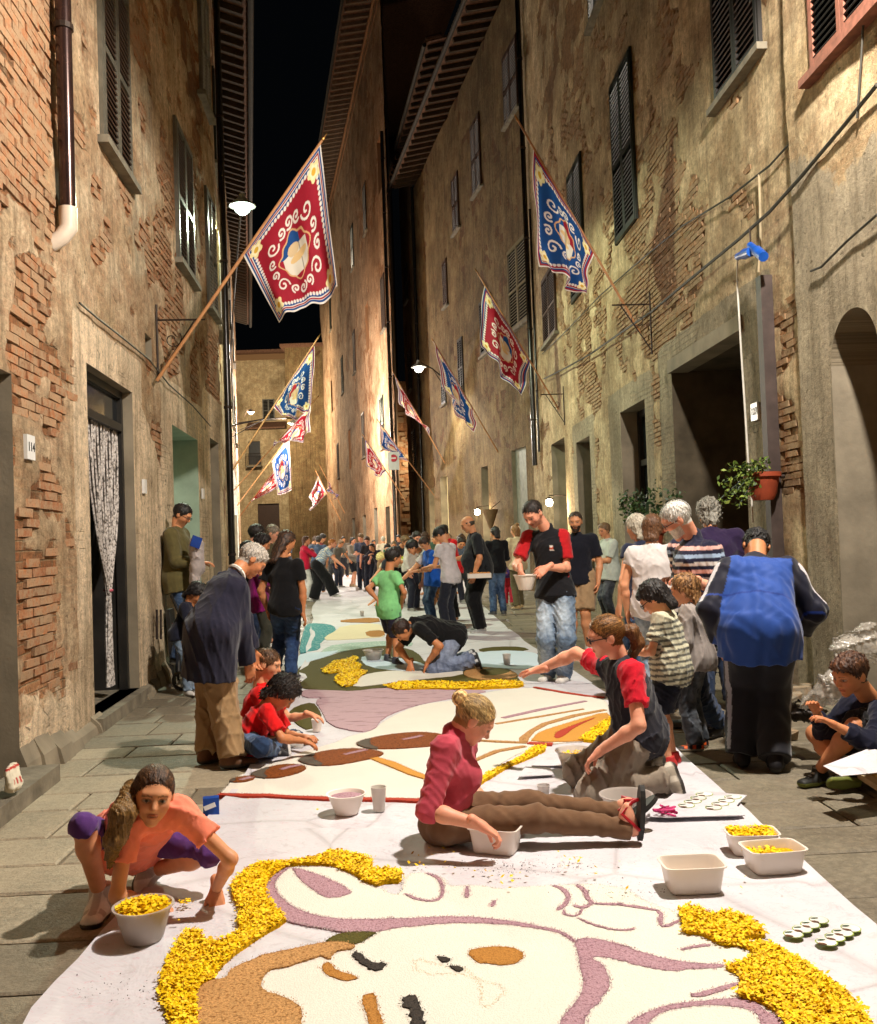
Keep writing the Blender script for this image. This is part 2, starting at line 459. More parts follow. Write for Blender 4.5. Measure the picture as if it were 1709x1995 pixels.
def box_part(W, parent, name, mat, a0, a1, z0, z1, o0, o1):
    mb = MB(); W.obox(mb, a0, a1, z0, z1, o0, o1); return mb.build(name, mat, parent)
def opx(W, xn, yn, xf, yf, zb=None, pb=None):
    "opening from near-top and far-top pixels and a bottom height or pixel -> (s0,s1,z0,z1)"
    sn, zn = W.hit(xn, yn); sf, zf = W.hit(xf, yf)
    if pb is not None: zb = W.hit(*pb)[1]
    return [min(sn, sf), max(sn, sf), zb, (zn+zf)/2]
def eave(W, bld, s0, s1, z, over, mat_r=M_rafter, pitch=.5, gutter=True, rw=.055, rh=.07, slope=.28, back=3.0, single=True):
    M_gut = simple('dull_gutter', (.05, .04, .03), .75, .2)
    U, N, Z = W.frame()
    mb = MB()
    # roof slab: board layer then tiles
    def q(a, o, dz): return W.at(a, z - o*slope + dz, o)
    pts = lambda dz: [q(s0, over, dz), q(s1, over, dz), q(s1, -back, dz), q(s0, -back, dz)]
    v = pts(.10)+pts(.19); mb.add(v, [[3,2,1,0],[4,5,6,7],[0,1,5,4],[1,2,6,5],[2,3,7,6],[3,0,4,7]])
    rf = mb.build('roof', M_tile, bld)
    # curved tile ends along the edge
    tb = MB(); a = s0
    while a < s1:
        tb.tube([q(a, over+.05, .21), q(a, over-.5, .21)], .075, 7); a += .21
    tag(tb.build('tile_edge', M_tile, rf), kind='stuff')
    n = int((s1-s0)/pitch)
    me = None
    d = unit(N - Z*slope); up = unit(np.cross(U, d)); up = up if up[2] > 0 else -up
    L = (over+.1)/2
    rb = MB(); rb.obox((0,0,0), U*rw, d*L, up*rh)
    me = bpy.data.meshes.new('rafter'); me.from_pydata(rb.v, [], rb.f); me.materials.append(mat_r)
    for i in range(n):
        ro = bpy.data.objects.new('rafter', me); COL.objects.link(ro); adopt(ro, bld)
        c = q(s0+pitch*(i+.5), over/2-.08, .10) - up*(rh+.004)
        ro.matrix_basis = Matrix.Translation(Vector(c))
    if gutter:
        gb = MB(); gb.tube([q(s0, over+.10, .02), q(s1, over+.10, .02)], .07, 8); gb.build('gutter', M_gut, bld)

# ------------------------------------------------------------------ left near building
BL1 = thing('building', 'old ochre house with peeling plaster over brick on the left, lace curtain in its doorway', 'building', L1.at(L1.s0, 0))
d1 = opx(L1, 165, 700, 255, 770, pb=(187, 1395)); d2 = opx(L1, 333, 822, 383, 862, zb=.06); d3 = opx(L1, 407, 850, 424, 866, zb=.03)
d0 = [L1.hit(22, 900)[0]-1.2, L1.hit(22, 900)[0], .02, L1.hit(10, 725)[1]]
w1 = opx(L1, 185, 0, 243, 90, pb=(190, 266)); w1[3] = w1[2]+1.85
w2 = opx(L1, 333, 190, 366, 240, pb=(350, 522))
w2[2] = w1[2]-.02; w2[3] = w2[2]+1.8
w3 = opx(L1, 396, 385, 413, 395, zb=w1[2]); w3[3] = w3[2]+1.8
w4 = opx(L1, 385, 100, 402, 100, zb=L1.hit(392, 192)[1]); w4[3] = w4[2]+1.8
vent = opx(L1, 280, 648, 293, 660, pb=(286, 700))
ops = [d1, d2, d3, d0, w1, w2, w3, w4, vent]
def cemL1(s, z):
    c = np.zeros_like(s)
    for o, pad, top in ((d1, .34, .30), (d2, .55, .45), (d3, .5, .6)):
        dx = np.maximum(np.maximum(o[0]-pad-s, s-o[1]-pad), 0); dz = np.maximum(z-o[3]-top, 0)
        c = np.maximum(c, 1-np.hypot(dx, dz)/.12)
    low = np.clip((s-d1[1])/.2, 0, 1)*np.clip((2.7+.5*np.sin(s*1.3)-z)/.2, 0, 1)
    c = np.maximum(c, low*.62)
    c = np.maximum(c, np.clip((.42-z)/.15, 0, 1)*.9)
    c = np.maximum(c, np.where((s < d1[1]) & (s > d0[1]+.25), np.clip((1.2-z)/.8, 0, 1)*.5, 0))
    return c
def biasL1(s, z):
    sp = L1.hit(105, 500)[0]
    b = np.where(s < sp, -.42, .16)+.5*np.clip((z-5)/3, -1, .3)*0
    b = b + .5*np.exp(-((s-w1[0]-.3)/1.2)**2-((z-3.9)/.9)**2)
    return b
build_wall(L1, BL1, M_L1, 9.5, ops, .07, seed=3, thr=.49, bias=biasL1, cem=cemL1)
def brick_field(W, bld, s0, s1, z0, z1, openings, seed, thr, bias, cem, mats, nmax=300, L=.255, h=.052, prefer=None):
    "brick courses where the plaster has come off: the nearest ones as single bricks, the rest joined"
    rb = random.Random(seed); cand = []
    row = 0; z = z0
    while z < z1:
        a = s0 + (row % 2)*L*.5
        while a < s1:
            cand.append((a, z)); a += L+.012
        z += h+.013; row += 1
    A = np.array(cand); m = bmask(A[:, 0], A[:, 1], seed_mask := seed, thr, bias); c = cem(A[:, 0], A[:, 1]) if cem else 0*m
    f1 = fbm2(A[:, 0]*1.3, A[:, 1]*1.3, seed+3, 4)-.5
    ok = (np.maximum(m, c) + np.random.default_rng(seed).normal(0, .10, len(m))) < .45
    for o in openings: ok &= ~((A[:, 0]+L/2 > o[0]-.02) & (A[:, 0]-L/2 < o[1]+.02) & (A[:, 1]+h > o[2]-.05) & (A[:, 1] < o[3]+.05))
    A = A[ok]; f1 = f1[ok]
    inframe = []
    for k, (a, z) in enumerate(A):
        x, y = PIX(W.at(a, z)); p = W.at(a, z)
        if p[1] > .5 and -60 < x < 1769 and -60 < y < 2050: inframe.append((p[1], k))
    inframe.sort(); U, N, Z = W.frame()
    meshes = []
    for q in range(3):
        mb = MB(); hx, hz = L/2, h/2; r2 = random.Random(q)
        v = []
        for sx in (-1, 1):
            for sy in (-1, 1):
                for sz in (-1, 1): v.append((sx*hx+r2.uniform(-.006, .006), sy*.03+r2.uniform(-.003, .003), sz*hz+r2.uniform(-.005, .005)))
        mb.add(v, [[0,1,3,2],[4,6,7,5],[0,4,5,1],[2,3,7,6],[0,2,6,4],[1,5,7,3]])
        me = bpy.data.meshes.new('brick'); me.from_pydata(mb.v, [], mb.f); me.materials.append(mats); meshes.append(me)
    stuff = MB(); rnd = []
    for i, (dd, k) in enumerate(inframe):
        a, z = A[k]; off = .05*f1[k] - .026 + rb.uniform(-.004, .007)
        if i < nmax:
            bo = bpy.data.objects.new('brick', meshes[i % 3]); COL.objects.link(bo); adopt(bo, bld)
            bo.matrix_basis = Matrix.Translation(Vector(W.at(a, z, off))) @ Matrix(((U[0], N[0], 0), (U[1], N[1], 0), (0, 0, 1))).to_4x4() @ Matrix.Rotation(rb.uniform(-.03, .03), 4, 'Y')
        else:
            j = lambda s_: rb.uniform(-s_, s_)
            stuff.obox(W.at(a, z, off), U*(L/2-abs(j(.012))) + Z*j(.004), N*.03, Z*(h/2-abs(j(.006)))); rnd += [rb.random()]*8
    if stuff.v:
        me = mk_mesh('brickwork', stuff.v, stuff.f, False, {'rnd': np.array(rnd)})
        tag(link('brickwork', me, mats, bld), kind='stuff')
    print('bricks', bld.name, len(inframe))
def brick_mat(name, c1, c2, c3):
    t = NT(name, .9, .15)
    r = t.math('FRACT', t.math('ADD', t.n('ShaderNodeObjectInfo').outputs['Random'], t.n('ShaderNodeAttribute', attribute_name='rnd').outputs['Fac']))
    g = t.n('ShaderNodeNewGeometry').outputs['Position']
    n = t.noise(g, 14, 6, .65)
    c = t.ramp(r, [(0, c1), (.4, c2), (.75, c3), (1, np.array(c1)*.6)])
    c = t.mix(t.ramp(n, [(.36, 0), (.57, .85)]), c, (.37, .255,.155))
    t.color(t.mix(t.ramp(t.noise(g, 60, 3), [(.55, 0), (.75, .6)]), c, np.array(c1)*.3))
    t.bump(t.noise(g, 50, 5, .7), .7, .012); return t.m
MB_L = brick_mat('old_orange_brick', (.29,.105,.045), (.43,.18,.08), (.42,.26,.15))
MB_R = brick_mat('old_brown_brick', (.22,.11,.045), (.30,.15,.06), (.27,.19,.10))
brick_field(L1, BL1, L1.s0, L1.s1, .45, 7.2, ops, 3, .49, biasL1, cemL1, MB_L)
# left opening at the edge of the picture, door 1, doorway 2, door 3, vent
reveal(L1, BL1, d0, .35, M_cement, M_dark)
reveal(L1, BL1, d1, .16, M_cement, None)
dr = thing('door', None, None); adopt(dr, BL1)
a0, a1, z0, z1 = d1
mb = MB(); L1.obox(mb, a0, a0+.07, z0, z1, -.16, -.08); L1.obox(mb, a1-.07, a1, z0, z1, -.16, -.08); L1.obox(mb, a0+.07, a1-.07, z1-.07, z1, -.16, -.08)
zt = L1.hit(168, 795)[1]
L1.obox(mb, a0+.07, a1-.07, zt-.02, zt+.05, -.15, -.07); mb.build('frame', M_dark, dr)
mb = MB(); L1.obox(mb, a0+.07, a1-.07, zt+.05, z1-.07, -.14, -.12); mb.build('transom_pane', M_glass_dark, dr)
mb = MB(); L1.obox(mb, a0-.02, a1+.02, z0, z1, -1.3, -1.25); mb.build('dark_inside', M_black, dr)
mb = MB(); L1.obox(mb, a1-.05, a1-.01, z0, zt, -1.0, -.165); mb.build('open_leaf', M_dark, dr)
mb = MB(); L1.obox(mb, a0, a0+.02, z0, zt, -1.0, -.165); mb.build('open_leaf', M_dark, dr)
mb = MB(); L1.obox(mb, a0-.08, a1+.1, z0-.16, z0, -1.2, .10); mb.build('threshold', M_stone, BL1)
reveal(L1, BL1, d2, .75, M_green, None, name='green_reveal')
mb = MB(); L1.obox(mb, d2[0], d2[1], d2[2], d2[3], -.80, -.751); g2 = mb.build('inner_door', M_dark, BL1)
mb = MB(); L1.obox(mb, d2[0]+.25, d2[1]-.1, .9, d2[3]-.35, -.75, -.735); mb.build('pane', simple('lit_pane', (.5,.55,.45), .3, emit=(.75,1,.7), estr=.35, bump=0), g2)
mb = MB(); L1.obox(mb, d2[0]-.05, d2[1]+.05, -.02, d2[2], -.75, .04); mb.build('door_step', M_stone, BL1)
reveal(L1, BL1, d3, .3, M_cement, M_brownwood)
reveal(L1, BL1, vent, .12, M_cement, M_black, name='vent')
# footing of rough cement along the wall foot
a = d0[1]
while a < L1.s1-.1:
    if not (d1[0]-.1 < a < d1[1]-.3 or d2[0]-.1 < a < d2[1]+.05 or d3[0] < a < d3[1]):
        h = .16+.07*math.sin(a*3); w_ = .10+.03*math.sin(a*5+1)
        v = [L1.at(a, -.02, 0), L1.at(a+.26, -.02, 0), L1.at(a+.26, h, .01), L1.at(a, h, .01), L1.at(a, -.02, w_), L1.at(a+.26, -.02, w_), L1.at(a+.26, h*.5, w_*.75), L1.at(a, h*.5, w_*.75)]
        fb = MB(); fb.add(v, [[4,5,6,7],[7,6,2,3],[0,4,7,3],[5,1,2,6]]); fb.build('footing_stone', M_cement, BL1)
    a += .26
# ledge and pilaster by the left edge
mb = MB(); L1.obox(mb, d0[0]-.5, d0[1]+.04, -.02, .10, .0, .24); mb.build('door_step', M_stone, BL1)
shuttered_window(L1, BL1, w1, M_brownwood, True, frame_mat=M_greyshut, zmax=6.4)
shuttered_window(L1, BL1, w2, M_brownwood, True, frame_mat=M_greyshut)
shuttered_window(L1, BL1, w3, M_greyshut, False)
shuttered_window(L1, BL1, w4, M_greyshut, False)
# ------------------------------------------------------------------ left far building
BL2 = thing('building', 'tall narrow row of houses further along the left, bright white doorway at street level', 'building', L2.at(0, 0))
wd = opx(L2, 443, 893, 461, 925, zb=.05)
ops2 = [wd]
for (s_, z_) in ((1.6, 5.3), (5.2, 5.3), (9.5, 5.2), (14.5, 5.2), (20, 5.2), (1.9, 8.4), (5.6, 8.4), (10, 8.3), (15, 8.3), (20.5, 8.3)): ops2.append([s_, s_+1.05, z_, z_+1.75])
for s_ in (7.5, 12.5, 18, 24): ops2.append([s_, s_+1.2, .05, 2.5])
build_wall(L2, BL2, M_L1, 12.6, ops2, .16, seed=21, thr=.5)
for o in ops2[1:6]: shuttered_window(L2, BL2, o, M_greyshut, False)
for o in ops2[6:11]: shuttered_window(L2, BL2, o, M_greenshut, False)
for o in ops2[11:]: reveal(L2, BL2, o, .25, M_cement, M_brownwood)
reveal(L2, BL2, wd, .5, simple('white_reveal', (.7, .68, .62), .7), None)
mb = MB(); L2.obox(mb, wd[0], wd[1], wd[2], wd[3], -.54, -.5); mb.build('lit_interior', simple('lit_shop', (.8,.8,.78), .6, emit=(1,.93,.82), estr=2.6, bump=0), BL2)
eave(L2, BL2, 0, 34, 12.9, .68, pitch=.45, back=1.2)
# ------------------------------------------------------------------ corner building in the middle
BC = thing('building', 'tall pinkish masonry house on the corner in the middle of the picture', 'building', CW.at(0, 0))
zc = 24.6
opsC = []
for (x, yt, yb) in ((748, 520, 560), (737, 225, 285), (664, 560, 720), (684, 640, 750), (705, 560, 640), (712, 600, 690), (657, 450, 0)):
    if yb == 0: continue
    s_, z_ = CW.hit(x, yb); _, zz = CW.hit(x, yt); opsC.append([s_-.35, s_+.45, z_, min(zz, z_+2.3)])
used = []
for s_, z_ in ((1.0, 12.3), (5.5, 12.3), (10.5, 12.3), (16.5, 12.3), (23, 12.3), (1.2, 8.0), (6, 8.2), (11, 8.2), (17, 8.2), (24, 8.2), (2.5, 4.4), (8.5, 4.6), (14.5, 4.6), (21, 4.6)):
    s_ *= 1.2; z_ = 1.42+(z_-1.42)*1.36; used.append([s_, s_+1.15, z_, z_+2.3])
drC = [[2.2, 3.5, .05, 2.9], [6.3, 7.6, .05, 3.0], [11, 12.4, .05, 2.8], [16.5, 18, .05, 2.8]]
build_wall(CW, BC, M_C, zc, used+drC, .2, seed=31, thr=.40, rough=1.4)
for i, o in enumerate(used):
    if i % 3 == 0: reveal(CW, BC, o, .2, M_C, M_glass_dark, name='window')
    else: shuttered_window(CW, BC, o, M_brownwood if i % 2 else M_greenshut, False)
for o in drC: reveal(CW, BC, o, .3, M_cement, M_dark, name='doorway')
build_wall(CE, BC, M_C, zc, [], .4, seed=33, thr=.4)
eave(CW, BC, -.5, 38, zc+.1, 1.25, pitch=.6, slope=.22, back=4, rw=.07, rh=.08, mat_r=simple('pale_rafter', (.2,.13,.08), .8))
mb = MB(); CW.obox(mb, 0, 38, zc-.32, zc-.14, 0, .1); CW.obox(mb, 0, 38, zc-.9, zc-.8, 0, .05); mb.build('cornice', M_C, BC)
# ------------------------------------------------------------------ right near building
BR1 = thing('building', 'long olive plastered house on the right with dark green shutters and number 127', 'building', R1.at(0, 0))
A1 = opx(R1, 1445, 640, 1310, 725, zb=.04); A2 = opx(R1, 1257, 768, 1210, 812, zb=.04); A3 = opx(R1, 1150, 845, 1124, 866, zb=.04)
AR = opx(R1, 1101, 850, 1075, 868, zb=.04)
V1 = opx(R1, 1232, 90, 1192, 172, pb=(1228, 448)); V2 = opx(R1, 1134, 293, 1108, 345, zb=V1[2]); V2[3] = V1[3]
V3 = opx(R1, 1490, 100, 1396, 100, zb=V1[2]+.06); V3[3] = V1[3]
V5 = opx(R1, 1083, 515, 1058, 540, pb=(1070, 668))
V6 = opx(R1, 1180, 0, 1150, 0, zb=V1[3]+1.6); V6[3] = V6[2]+2.2
opR = [A1, A2, A3, AR, V1, V2, V3, V5, V6]
for o in opR: print('R1 opening', [round(v, 2) for v in o])
def cemR1(s, z):
    c = np.zeros_like(s)
    for o, pl, pr, top in ((A1, .75, .55, .35), (A2, .3, .7, .3), (A3, .3, .3, .3)):
        dx = np.maximum(np.maximum(o[0]-pl-s, s-o[1]-pr), 0); dz = np.maximum(z-o[3]-top, 0)
        c = np.maximum(c, 1-np.hypot(dx, dz)/.12)
    c = np.maximum(c, np.clip((.8-z)/.3, 0, 1)*.7)
    return c
def biasR1(s, z):
    b = .12+.3*np.clip((s-9)/6, 0, 1)
    b = b - .9*np.exp(-((s-4.4)/1.6)**2-((z-6.1)/1.6)**2)
    return b
build_wall(R1, BR1, M_R1, 17, opR, .09, seed=41, thr=.47, bias=biasR1, cem=cemR1)
brick_field(R1, BR1, R1.s0, min(R1.s1, 14), .45, 10.2, opR, 41, .47, biasR1, cemR1, MB_R)
reveal(R1, BR1, A1, 1.3, simple('sooty_render', (.085, .068, .045), .9, .15, var=.4, scale=3), None, splay=.0)  # shade inside the big doorway put into a darker render colour
mb = MB(); R1.obox(mb, A1[0]-.1, A1[1]+.1, 0, A1[3]+.1, -1.34, -1.30); mb.build('garage_door', M_dark, BR1)
mb = MB(); R1.obox(mb, A1[0]-.05, A1[1]+.05, A1[3]-.02, A1[3]+.14, -.2, .05); mb.build('lintel', M_cement, BR1)
for o, k in ((A2, M_brownwood), (A3, M_dark)):
    reveal(R1, BR1, o, .35, M_cement, None)
    dd = thing('door'); adopt(dd, BR1)
    mb = MB()
    for b0, b1 in ((o[0], o[0]+.09), (o[1]-.09, o[1]), ((o[0]+o[1])/2-.04, (o[0]+o[1])/2+.04)): R1.obox(mb, b0, b1, o[2], o[3], -.33, -.25)
    for zz in (o[2], 1.0, o[3]-.85, o[3]-.09): R1.obox(mb, o[0]+.09, o[1]-.09, zz, zz+.09, -.33, -.26)
    mb.build('frame', M_dark, dd)
    mb = MB(); R1.obox(mb, o[0], o[1], 1.09, o[3], -.32, -.31); mb.build('pane', M_glass_dark, dd)
    mb = MB(); R1.obox(mb, o[0], o[1], o[2], 1.0, -.32, -.30); mb.build('panel', k, dd)
reveal(R1, BR1, AR, .3, M_cement, M_dark, name='doorway')
shuttered_window(R1, BR1, V1, M_greenshut, True, pitch=.066, sill=False)
shuttered_window(R1, BR1, V2, M_greenshut, True, pitch=.066, sill=False)
shuttered_window(R1, BR1, V3, M_brownwood, True, pitch=.066, zmax=7.6, frame_mat=M_dark)
shuttered_window(R1, BR1, V5, M_brownwood, False)
shuttered_window(R1, BR1, V6, M_greenshut, False)
# ------------------------------------------------------------------ right house at the picture's edge
BR0 = thing('building', 'smooth beige plastered house at the right edge with a tall arched doorway', 'building', R0.at(R0.s0, 0))
ar_s1, ar_zt = R0.hit(1622, 700); _, ar_top = R0.hit(1668, 598)
arch = [R0.hit(1716, 700)[0], ar_s1, .05, ar_top]
V4 = opx(R0, 1665, 0, 1583, 0, pb=(1590, 146)); V4[3] = V4[2]+2; V4[0] = V4[1]-1.1
def cemR0(s, z): return np.ones_like(s)*.62*np.clip((3.9-z+fbm2(s, z, 5)*1.2)/.3, 0, 1)
build_wall(R0, BR0, M_R1, 12, [arch, V4], .09, seed=51, thr=.36, cem=cemR0, bias=lambda s, z: .6+0*s)
ac = (arch[0]+arch[1])/2; rr = (arch[1]-arch[0])/2; zs = arch[3]-rr; NA = 14
for sg, cor in ((-1, arch[0]), (1, arch[1])):           # spandrels that round the head of the opening
    vs = [(cor, arch[3])]+[(ac+sg*rr*math.cos(t_), zs+rr*math.sin(t_)) for t_ in np.linspace(0, PI/2, NA)]
    v = [R0.at(a, z, .012) for a, z in vs]+[R0.at(a, z, -.36) for a, z in vs]; n_ = len(vs)
    f = [[0, i, i+1] for i in range(1, n_-1)]+[[i, i+1, n_+i+1, n_+i] for i in range(1, n_-1)]
    link('arch_spandrel', mk_mesh('arch_spandrel', v, f, False, {'m': np.ones(2*n_), 'cem': np.ones(2*n_)*.6}, np.array(vs+vs)), M_R1, BR0)
mb = MB(); R0.obox(mb, arch[0]-.02, arch[0]-.001, .05, zs, -.36, .012); mb.build('jamb', M_cement, BR0)
mb = MB(); R0.obox(mb, arch[1]+.001, arch[1]+.02, .05, zs, -.36, .012); mb.build('jamb', M_cement, BR0)
mb = MB(); R0.obox(mb, arch[0]-.1, arch[1]+.1, 0, arch[3]+.1, -.42, -.361); mb.build('niche_wall', M_cement, BR0)
mb = MB(); R0.obox(mb, arch[0], arch[1]-.33, .05, zs-.2, -.36, -.30); mb.build('door', M_brownwood, BR0)
shuttered_window(R0, BR0, V4, M_dark, True, frame_mat=M_pinkwood, sill_mat=M_pinkwood, zmax=7.6)
# corner strip where the two right houses meet
mb = MB(); R0.obox(mb, -.04, .02, 0, 12, -.2, .0); mb.build('corner_strip', M_cement, BR0)
# ------------------------------------------------------------------ right houses after the bend
BR2 = thing('building', 'brown house past the bend on the right with deep timber eaves', 'building', R2.at(0, 0))
zr2 = 16.0
opR2 = []
def w2px(xn, yn, xf, yf, yb): o = opx(R2, xn, yn, xf, yf, pb=((xn+xf)/2, yb)); opR2.append(o); return o
wa = w2px(1027, 455, 990, 490, 640); wb = w2px(1008, 70, 980, 110, 235); wc = w2px(935, 215, 918, 250, 380); wdd = w2px(893, 330, 881, 355, 455)
we = w2px(902, 650, 893, 668, 770); wf = w2px(871, 500, 863, 515, 600); wg = w2px(868, 700, 860, 708, 790); wh = w2px(957, 560, 936, 600, 690)
g1 = opx(R2, 1025, 866, 997, 880, zb=.05); g2_ = opx(R2, 951, 905, 938, 912, zb=.05); g3 = opx(R2, 872, 925, 858, 930, zb=.05); g4 = opx(R2, 846, 950, 836, 954, zb=.05)
opR2 += [g1, g2_, g3, g4]
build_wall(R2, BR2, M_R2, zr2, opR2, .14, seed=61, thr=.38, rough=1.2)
for o, k in ((wa, M_oliveshut), (wb, M_brownwood), (wc, M_brownwood), (wdd, M_brownwood), (we, M_dark), (wf, M_brownwood), (wg, M_dark), (wh, M_dark)):
    shuttered_window(R2, BR2, o, k, False, pitch=.08)
reveal(R2, BR2, g1, .1, M_cement, simple('grey_door_paint', (.19,.2,.15), .6), name='doorway')
reveal(R2, BR2, g2_, .3, M_cement, M_dark, name='doorway')
M_litdoor = simple('lit_yellow_room', (.7,.6,.35), .6, emit=(1,.78,.36), estr=.75, bump=0)
reveal(R2, BR2, g3, .25, M_cement, M_litdoor, name='lit_doorway'); reveal(R2, BR2, g4, .25, M_cement, M_litdoor, name='lit_doorway')
eave(R2, BR2, 0, R2.s1, zr2+.15, .95, pitch=.55, slope=.25, back=3)
BR3 = thing('building', 'shadowed house at the mouth of the side alley with its own small eave', 'building', R3.at(0, 0))
opR3 = [[2, 3, 8, 9.8], [2.2, 3.2, 12, 13.6], [1.5, 2.6, 4.5, 6.2]]
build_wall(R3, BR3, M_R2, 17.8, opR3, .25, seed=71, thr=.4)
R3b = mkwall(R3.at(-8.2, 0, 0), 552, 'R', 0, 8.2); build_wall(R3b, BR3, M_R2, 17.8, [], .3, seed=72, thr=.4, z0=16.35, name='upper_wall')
for o in opR3: shuttered_window(R3, BR3, o, M_dark, False, pitch=.1)
eave(R3b, BR3, 0, 12.4, 17.95, .55, pitch=.6, back=2)
# stone house closing the alley
AB = Wall(P(779, 1050, 49)[:2], (1, .1), (.1, -1), 0, 3.0)
AB.n = unit(np.array([AB.u[1], -AB.u[0]]))
BA = thing('building', 'rough stone house front closing the dark alley', 'building', AB.at(0, 0))
build_wall(AB, BA, M_C, P(800, 742, 49)[2], [[1.0, 1.6, 5, 6.4], [.9, 1.5, 1.2, 2.4]], .12, seed=81, thr=.9, rough=2.0)
reveal(AB, BA, [1.0, 1.6, 5, 6.4], .2, M_C, M_black, name='window'); reveal(AB, BA, [.9, 1.5, 1.2, 2.4], .2, M_C, M_black, name='window')
sb = MB(); r_ = random.Random(5)
for k in range(170):
    a = r_.uniform(.1, 2.9); z = r_.uniform(.3, 8.2); AB.obox(sb, a-r_.uniform(.08, .22), a+r_.uniform(.08, .22), z-r_.uniform(.04, .12), z+r_.uniform(.04, .12), 0, r_.uniform(.03, .09))
tag(sb.build('rough_stones', brick_mat('rough_stone', (.36,.24,.14), (.46,.33,.21), (.4,.3,.2)), BA), kind='stuff')
# ------------------------------------------------------------------ cream house closing the street
DF = 80.0
pF0 = P(470, 1062, DF); pF1 = P(590, 1060, DF)
FW = Wall(pF0[:2], (pF1-pF0)[:2], (0, -1), 0, (pF1-pF0)[0]); FW.n = unit(np.array([FW.u[1], -FW.u[0]]))
BF = thing('building', 'cream house front closing the street, with balcony and porch roof', 'building', FW.at(0, 0))
zF = P(500, 690, DF)[2]
def fo(x0, y0, x1, y1):
    s0, z1_ = FW.hit(x0, y0); s1_, z0_ = FW.hit(x1, y1); return [s0, s1_, max(z0_, .05), z1_]
oF = [fo(511, 778, 536, 818), fo(502, 982, 546, 1050), fo(484, 860, 508, 905)]
build_wall(FW, BF, M_F, zF, oF, .25, seed=91, thr=.1, rough=.6)
shuttered_window(FW, BF, oF[0], M_greyshut, False, pitch=.12)
reveal(FW, BF, oF[1], .2, M_cement, M_brownwood, name='doorway'); reveal(FW, BF, oF[2], .2, M_cement, M_dark, name='balcony_door')
mb = MB(); FW.obox(mb, -.3, FW.s1+1.0, zF, zF+.22, -3, .8); mb.build('roof', M_tile, BF)
mb = MB(); FW.obox(mb, -.2, FW.s1, zF-.5, zF-.02, 0, .12); mb.build('cornice', M_F, BF)
# balcony
b0, _ = FW.hit(483, 905); b1, bz = FW.hit(512, 908)
mb = MB(); FW.obox(mb, b0, b1, bz-.12, bz, .0, .9); bal = mb.build('balcony', M_stone, BF)
mb = MB(); n_ = 10
for k in range(n_+1):
    a = b0+(b1-b0)*k/n_; mb.tube([FW.at(a, bz, .85), FW.at(a, bz+1.0, .85)], .018, 5)
mb.tube([FW.at(b0, bz+1.0, .85), FW.at(b1, bz+1.0, .85)], .025, 5); mb.build('railing', M_iron, bal)
p0, pz = FW.hit(484, 826); p1, _ = FW.hit(560, 822)
mb = MB(); v = [FW.at(p0, pz, .02), FW.at(p1, pz, .02), FW.at(p1, pz-.6, 1.3), FW.at(p0, pz-.6, 1.3)]; v += [q+V(0, 0, .12) for q in v]
mb.add(v, [[3,2,1,0],[4,5,6,7],[0,1,5,4],[1,2,6,5],[2,3,7,6],[3,0,4,7]]); mb.build('porch_roof', M_tile, BF)
# darker wing of that house
pG0 = P(566, 1060, 74); pG1 = P(640, 1058, 74)
GW = Wall(pG0[:2], (pG1-pG0)[:2], (0, -1), 0, (pG1-pG0)[0]); GW.n = unit(np.array([GW.u[1], -GW.u[0]]))
BG = thing('building', 'shaded brown side wing between the cream house and the corner building', 'building', GW.at(0, 0))
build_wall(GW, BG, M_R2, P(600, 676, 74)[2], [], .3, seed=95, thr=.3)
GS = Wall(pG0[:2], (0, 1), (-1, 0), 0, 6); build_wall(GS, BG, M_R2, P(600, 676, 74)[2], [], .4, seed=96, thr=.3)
mb = MB(); GW.obox(mb, -.3, GW.s1+.3, P(600, 676, 74)[2], P(600, 676, 74)[2]+.22, -3, .5); mb.build('roof', M_tile, BG)
mb = MB(); a_, z_ = GW.hit(583, 742); c_, z2 = GW.hit(596, 690); 

# ================================================================== GROUND
gm = NT('street_mortar', .9, .2); co = gm.coord(); gm.color(gm.ramp(gm.noise(co, 1.2, 6), [(.3, (.035,.03,.022)), (.7, (.07,.06,.045))])); gm.bump(gm.noise(co, 40, 4), .5, .01)
me = mk_mesh('street', [(-120, -20, -.03), (120, -20, -.03), (120, 260, -.03), (-120, 260, -.03)], [[0, 1, 2, 3]])
STREET = tag(link('street', me, gm.m), kind='structure')
def paver_mat(name, k):
    t = NT(name, .62, .3)
    g = t.n('ShaderNodeNewGeometry').outputs['Position']
    r = t.math('FRACT', t.math('ADD', t.n('ShaderNodeObjectInfo').outputs['Random'], t.n('ShaderNodeAttribute', attribute_name='rnd').outputs['Fac']))
    base = t.ramp(r, [(0, np.array((.15,.125,.088))*k), (.5, np.array((.20,.168,.118))*k), (1, np.array((.25,.212,.15))*k)])
    n = t.noise(g, 2.6, 8, .62); n2 = t.noise(g, 26, 5, .7)
    c = t.mix(t.ramp(n, [(.35, .6), (.7, 0)]), base, np.array((.09,.076,.052))*k)
    c = t.mix(t.ramp(n2, [(.42, 0), (.7, .5)]), c, np.array((.30,.255,.18))*k)
    c = t.mix(t.ramp(t.noise(g, 90, 3, .7), [(.55, 0), (.7, .55)]), c, (.05,.043,.03))
    t.color(c)
    t.l(t.ramp(n, [(.3, .42), (.7, .8)]), t.b.inputs['Roughness'])
    t.bump(t.math('ADD', t.math('MULTIPLY', n2, .7), t.noise(g, 90, 3)), .5, .008)
    return t.m
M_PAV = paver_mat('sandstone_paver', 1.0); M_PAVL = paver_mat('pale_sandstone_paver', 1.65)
U_, N_2, Z_ = R1.frame(); ang = math.atan2(U_[0], U_[1])
CL = [(20, 2080), (45, 1995), (200, 1822), (330, 1682), (425, 1572), (470, 1520), (500, 1478), (540, 1415), (578, 1345), (596, 1270), (606, 1215), (616, 1165), (640, 1118)]
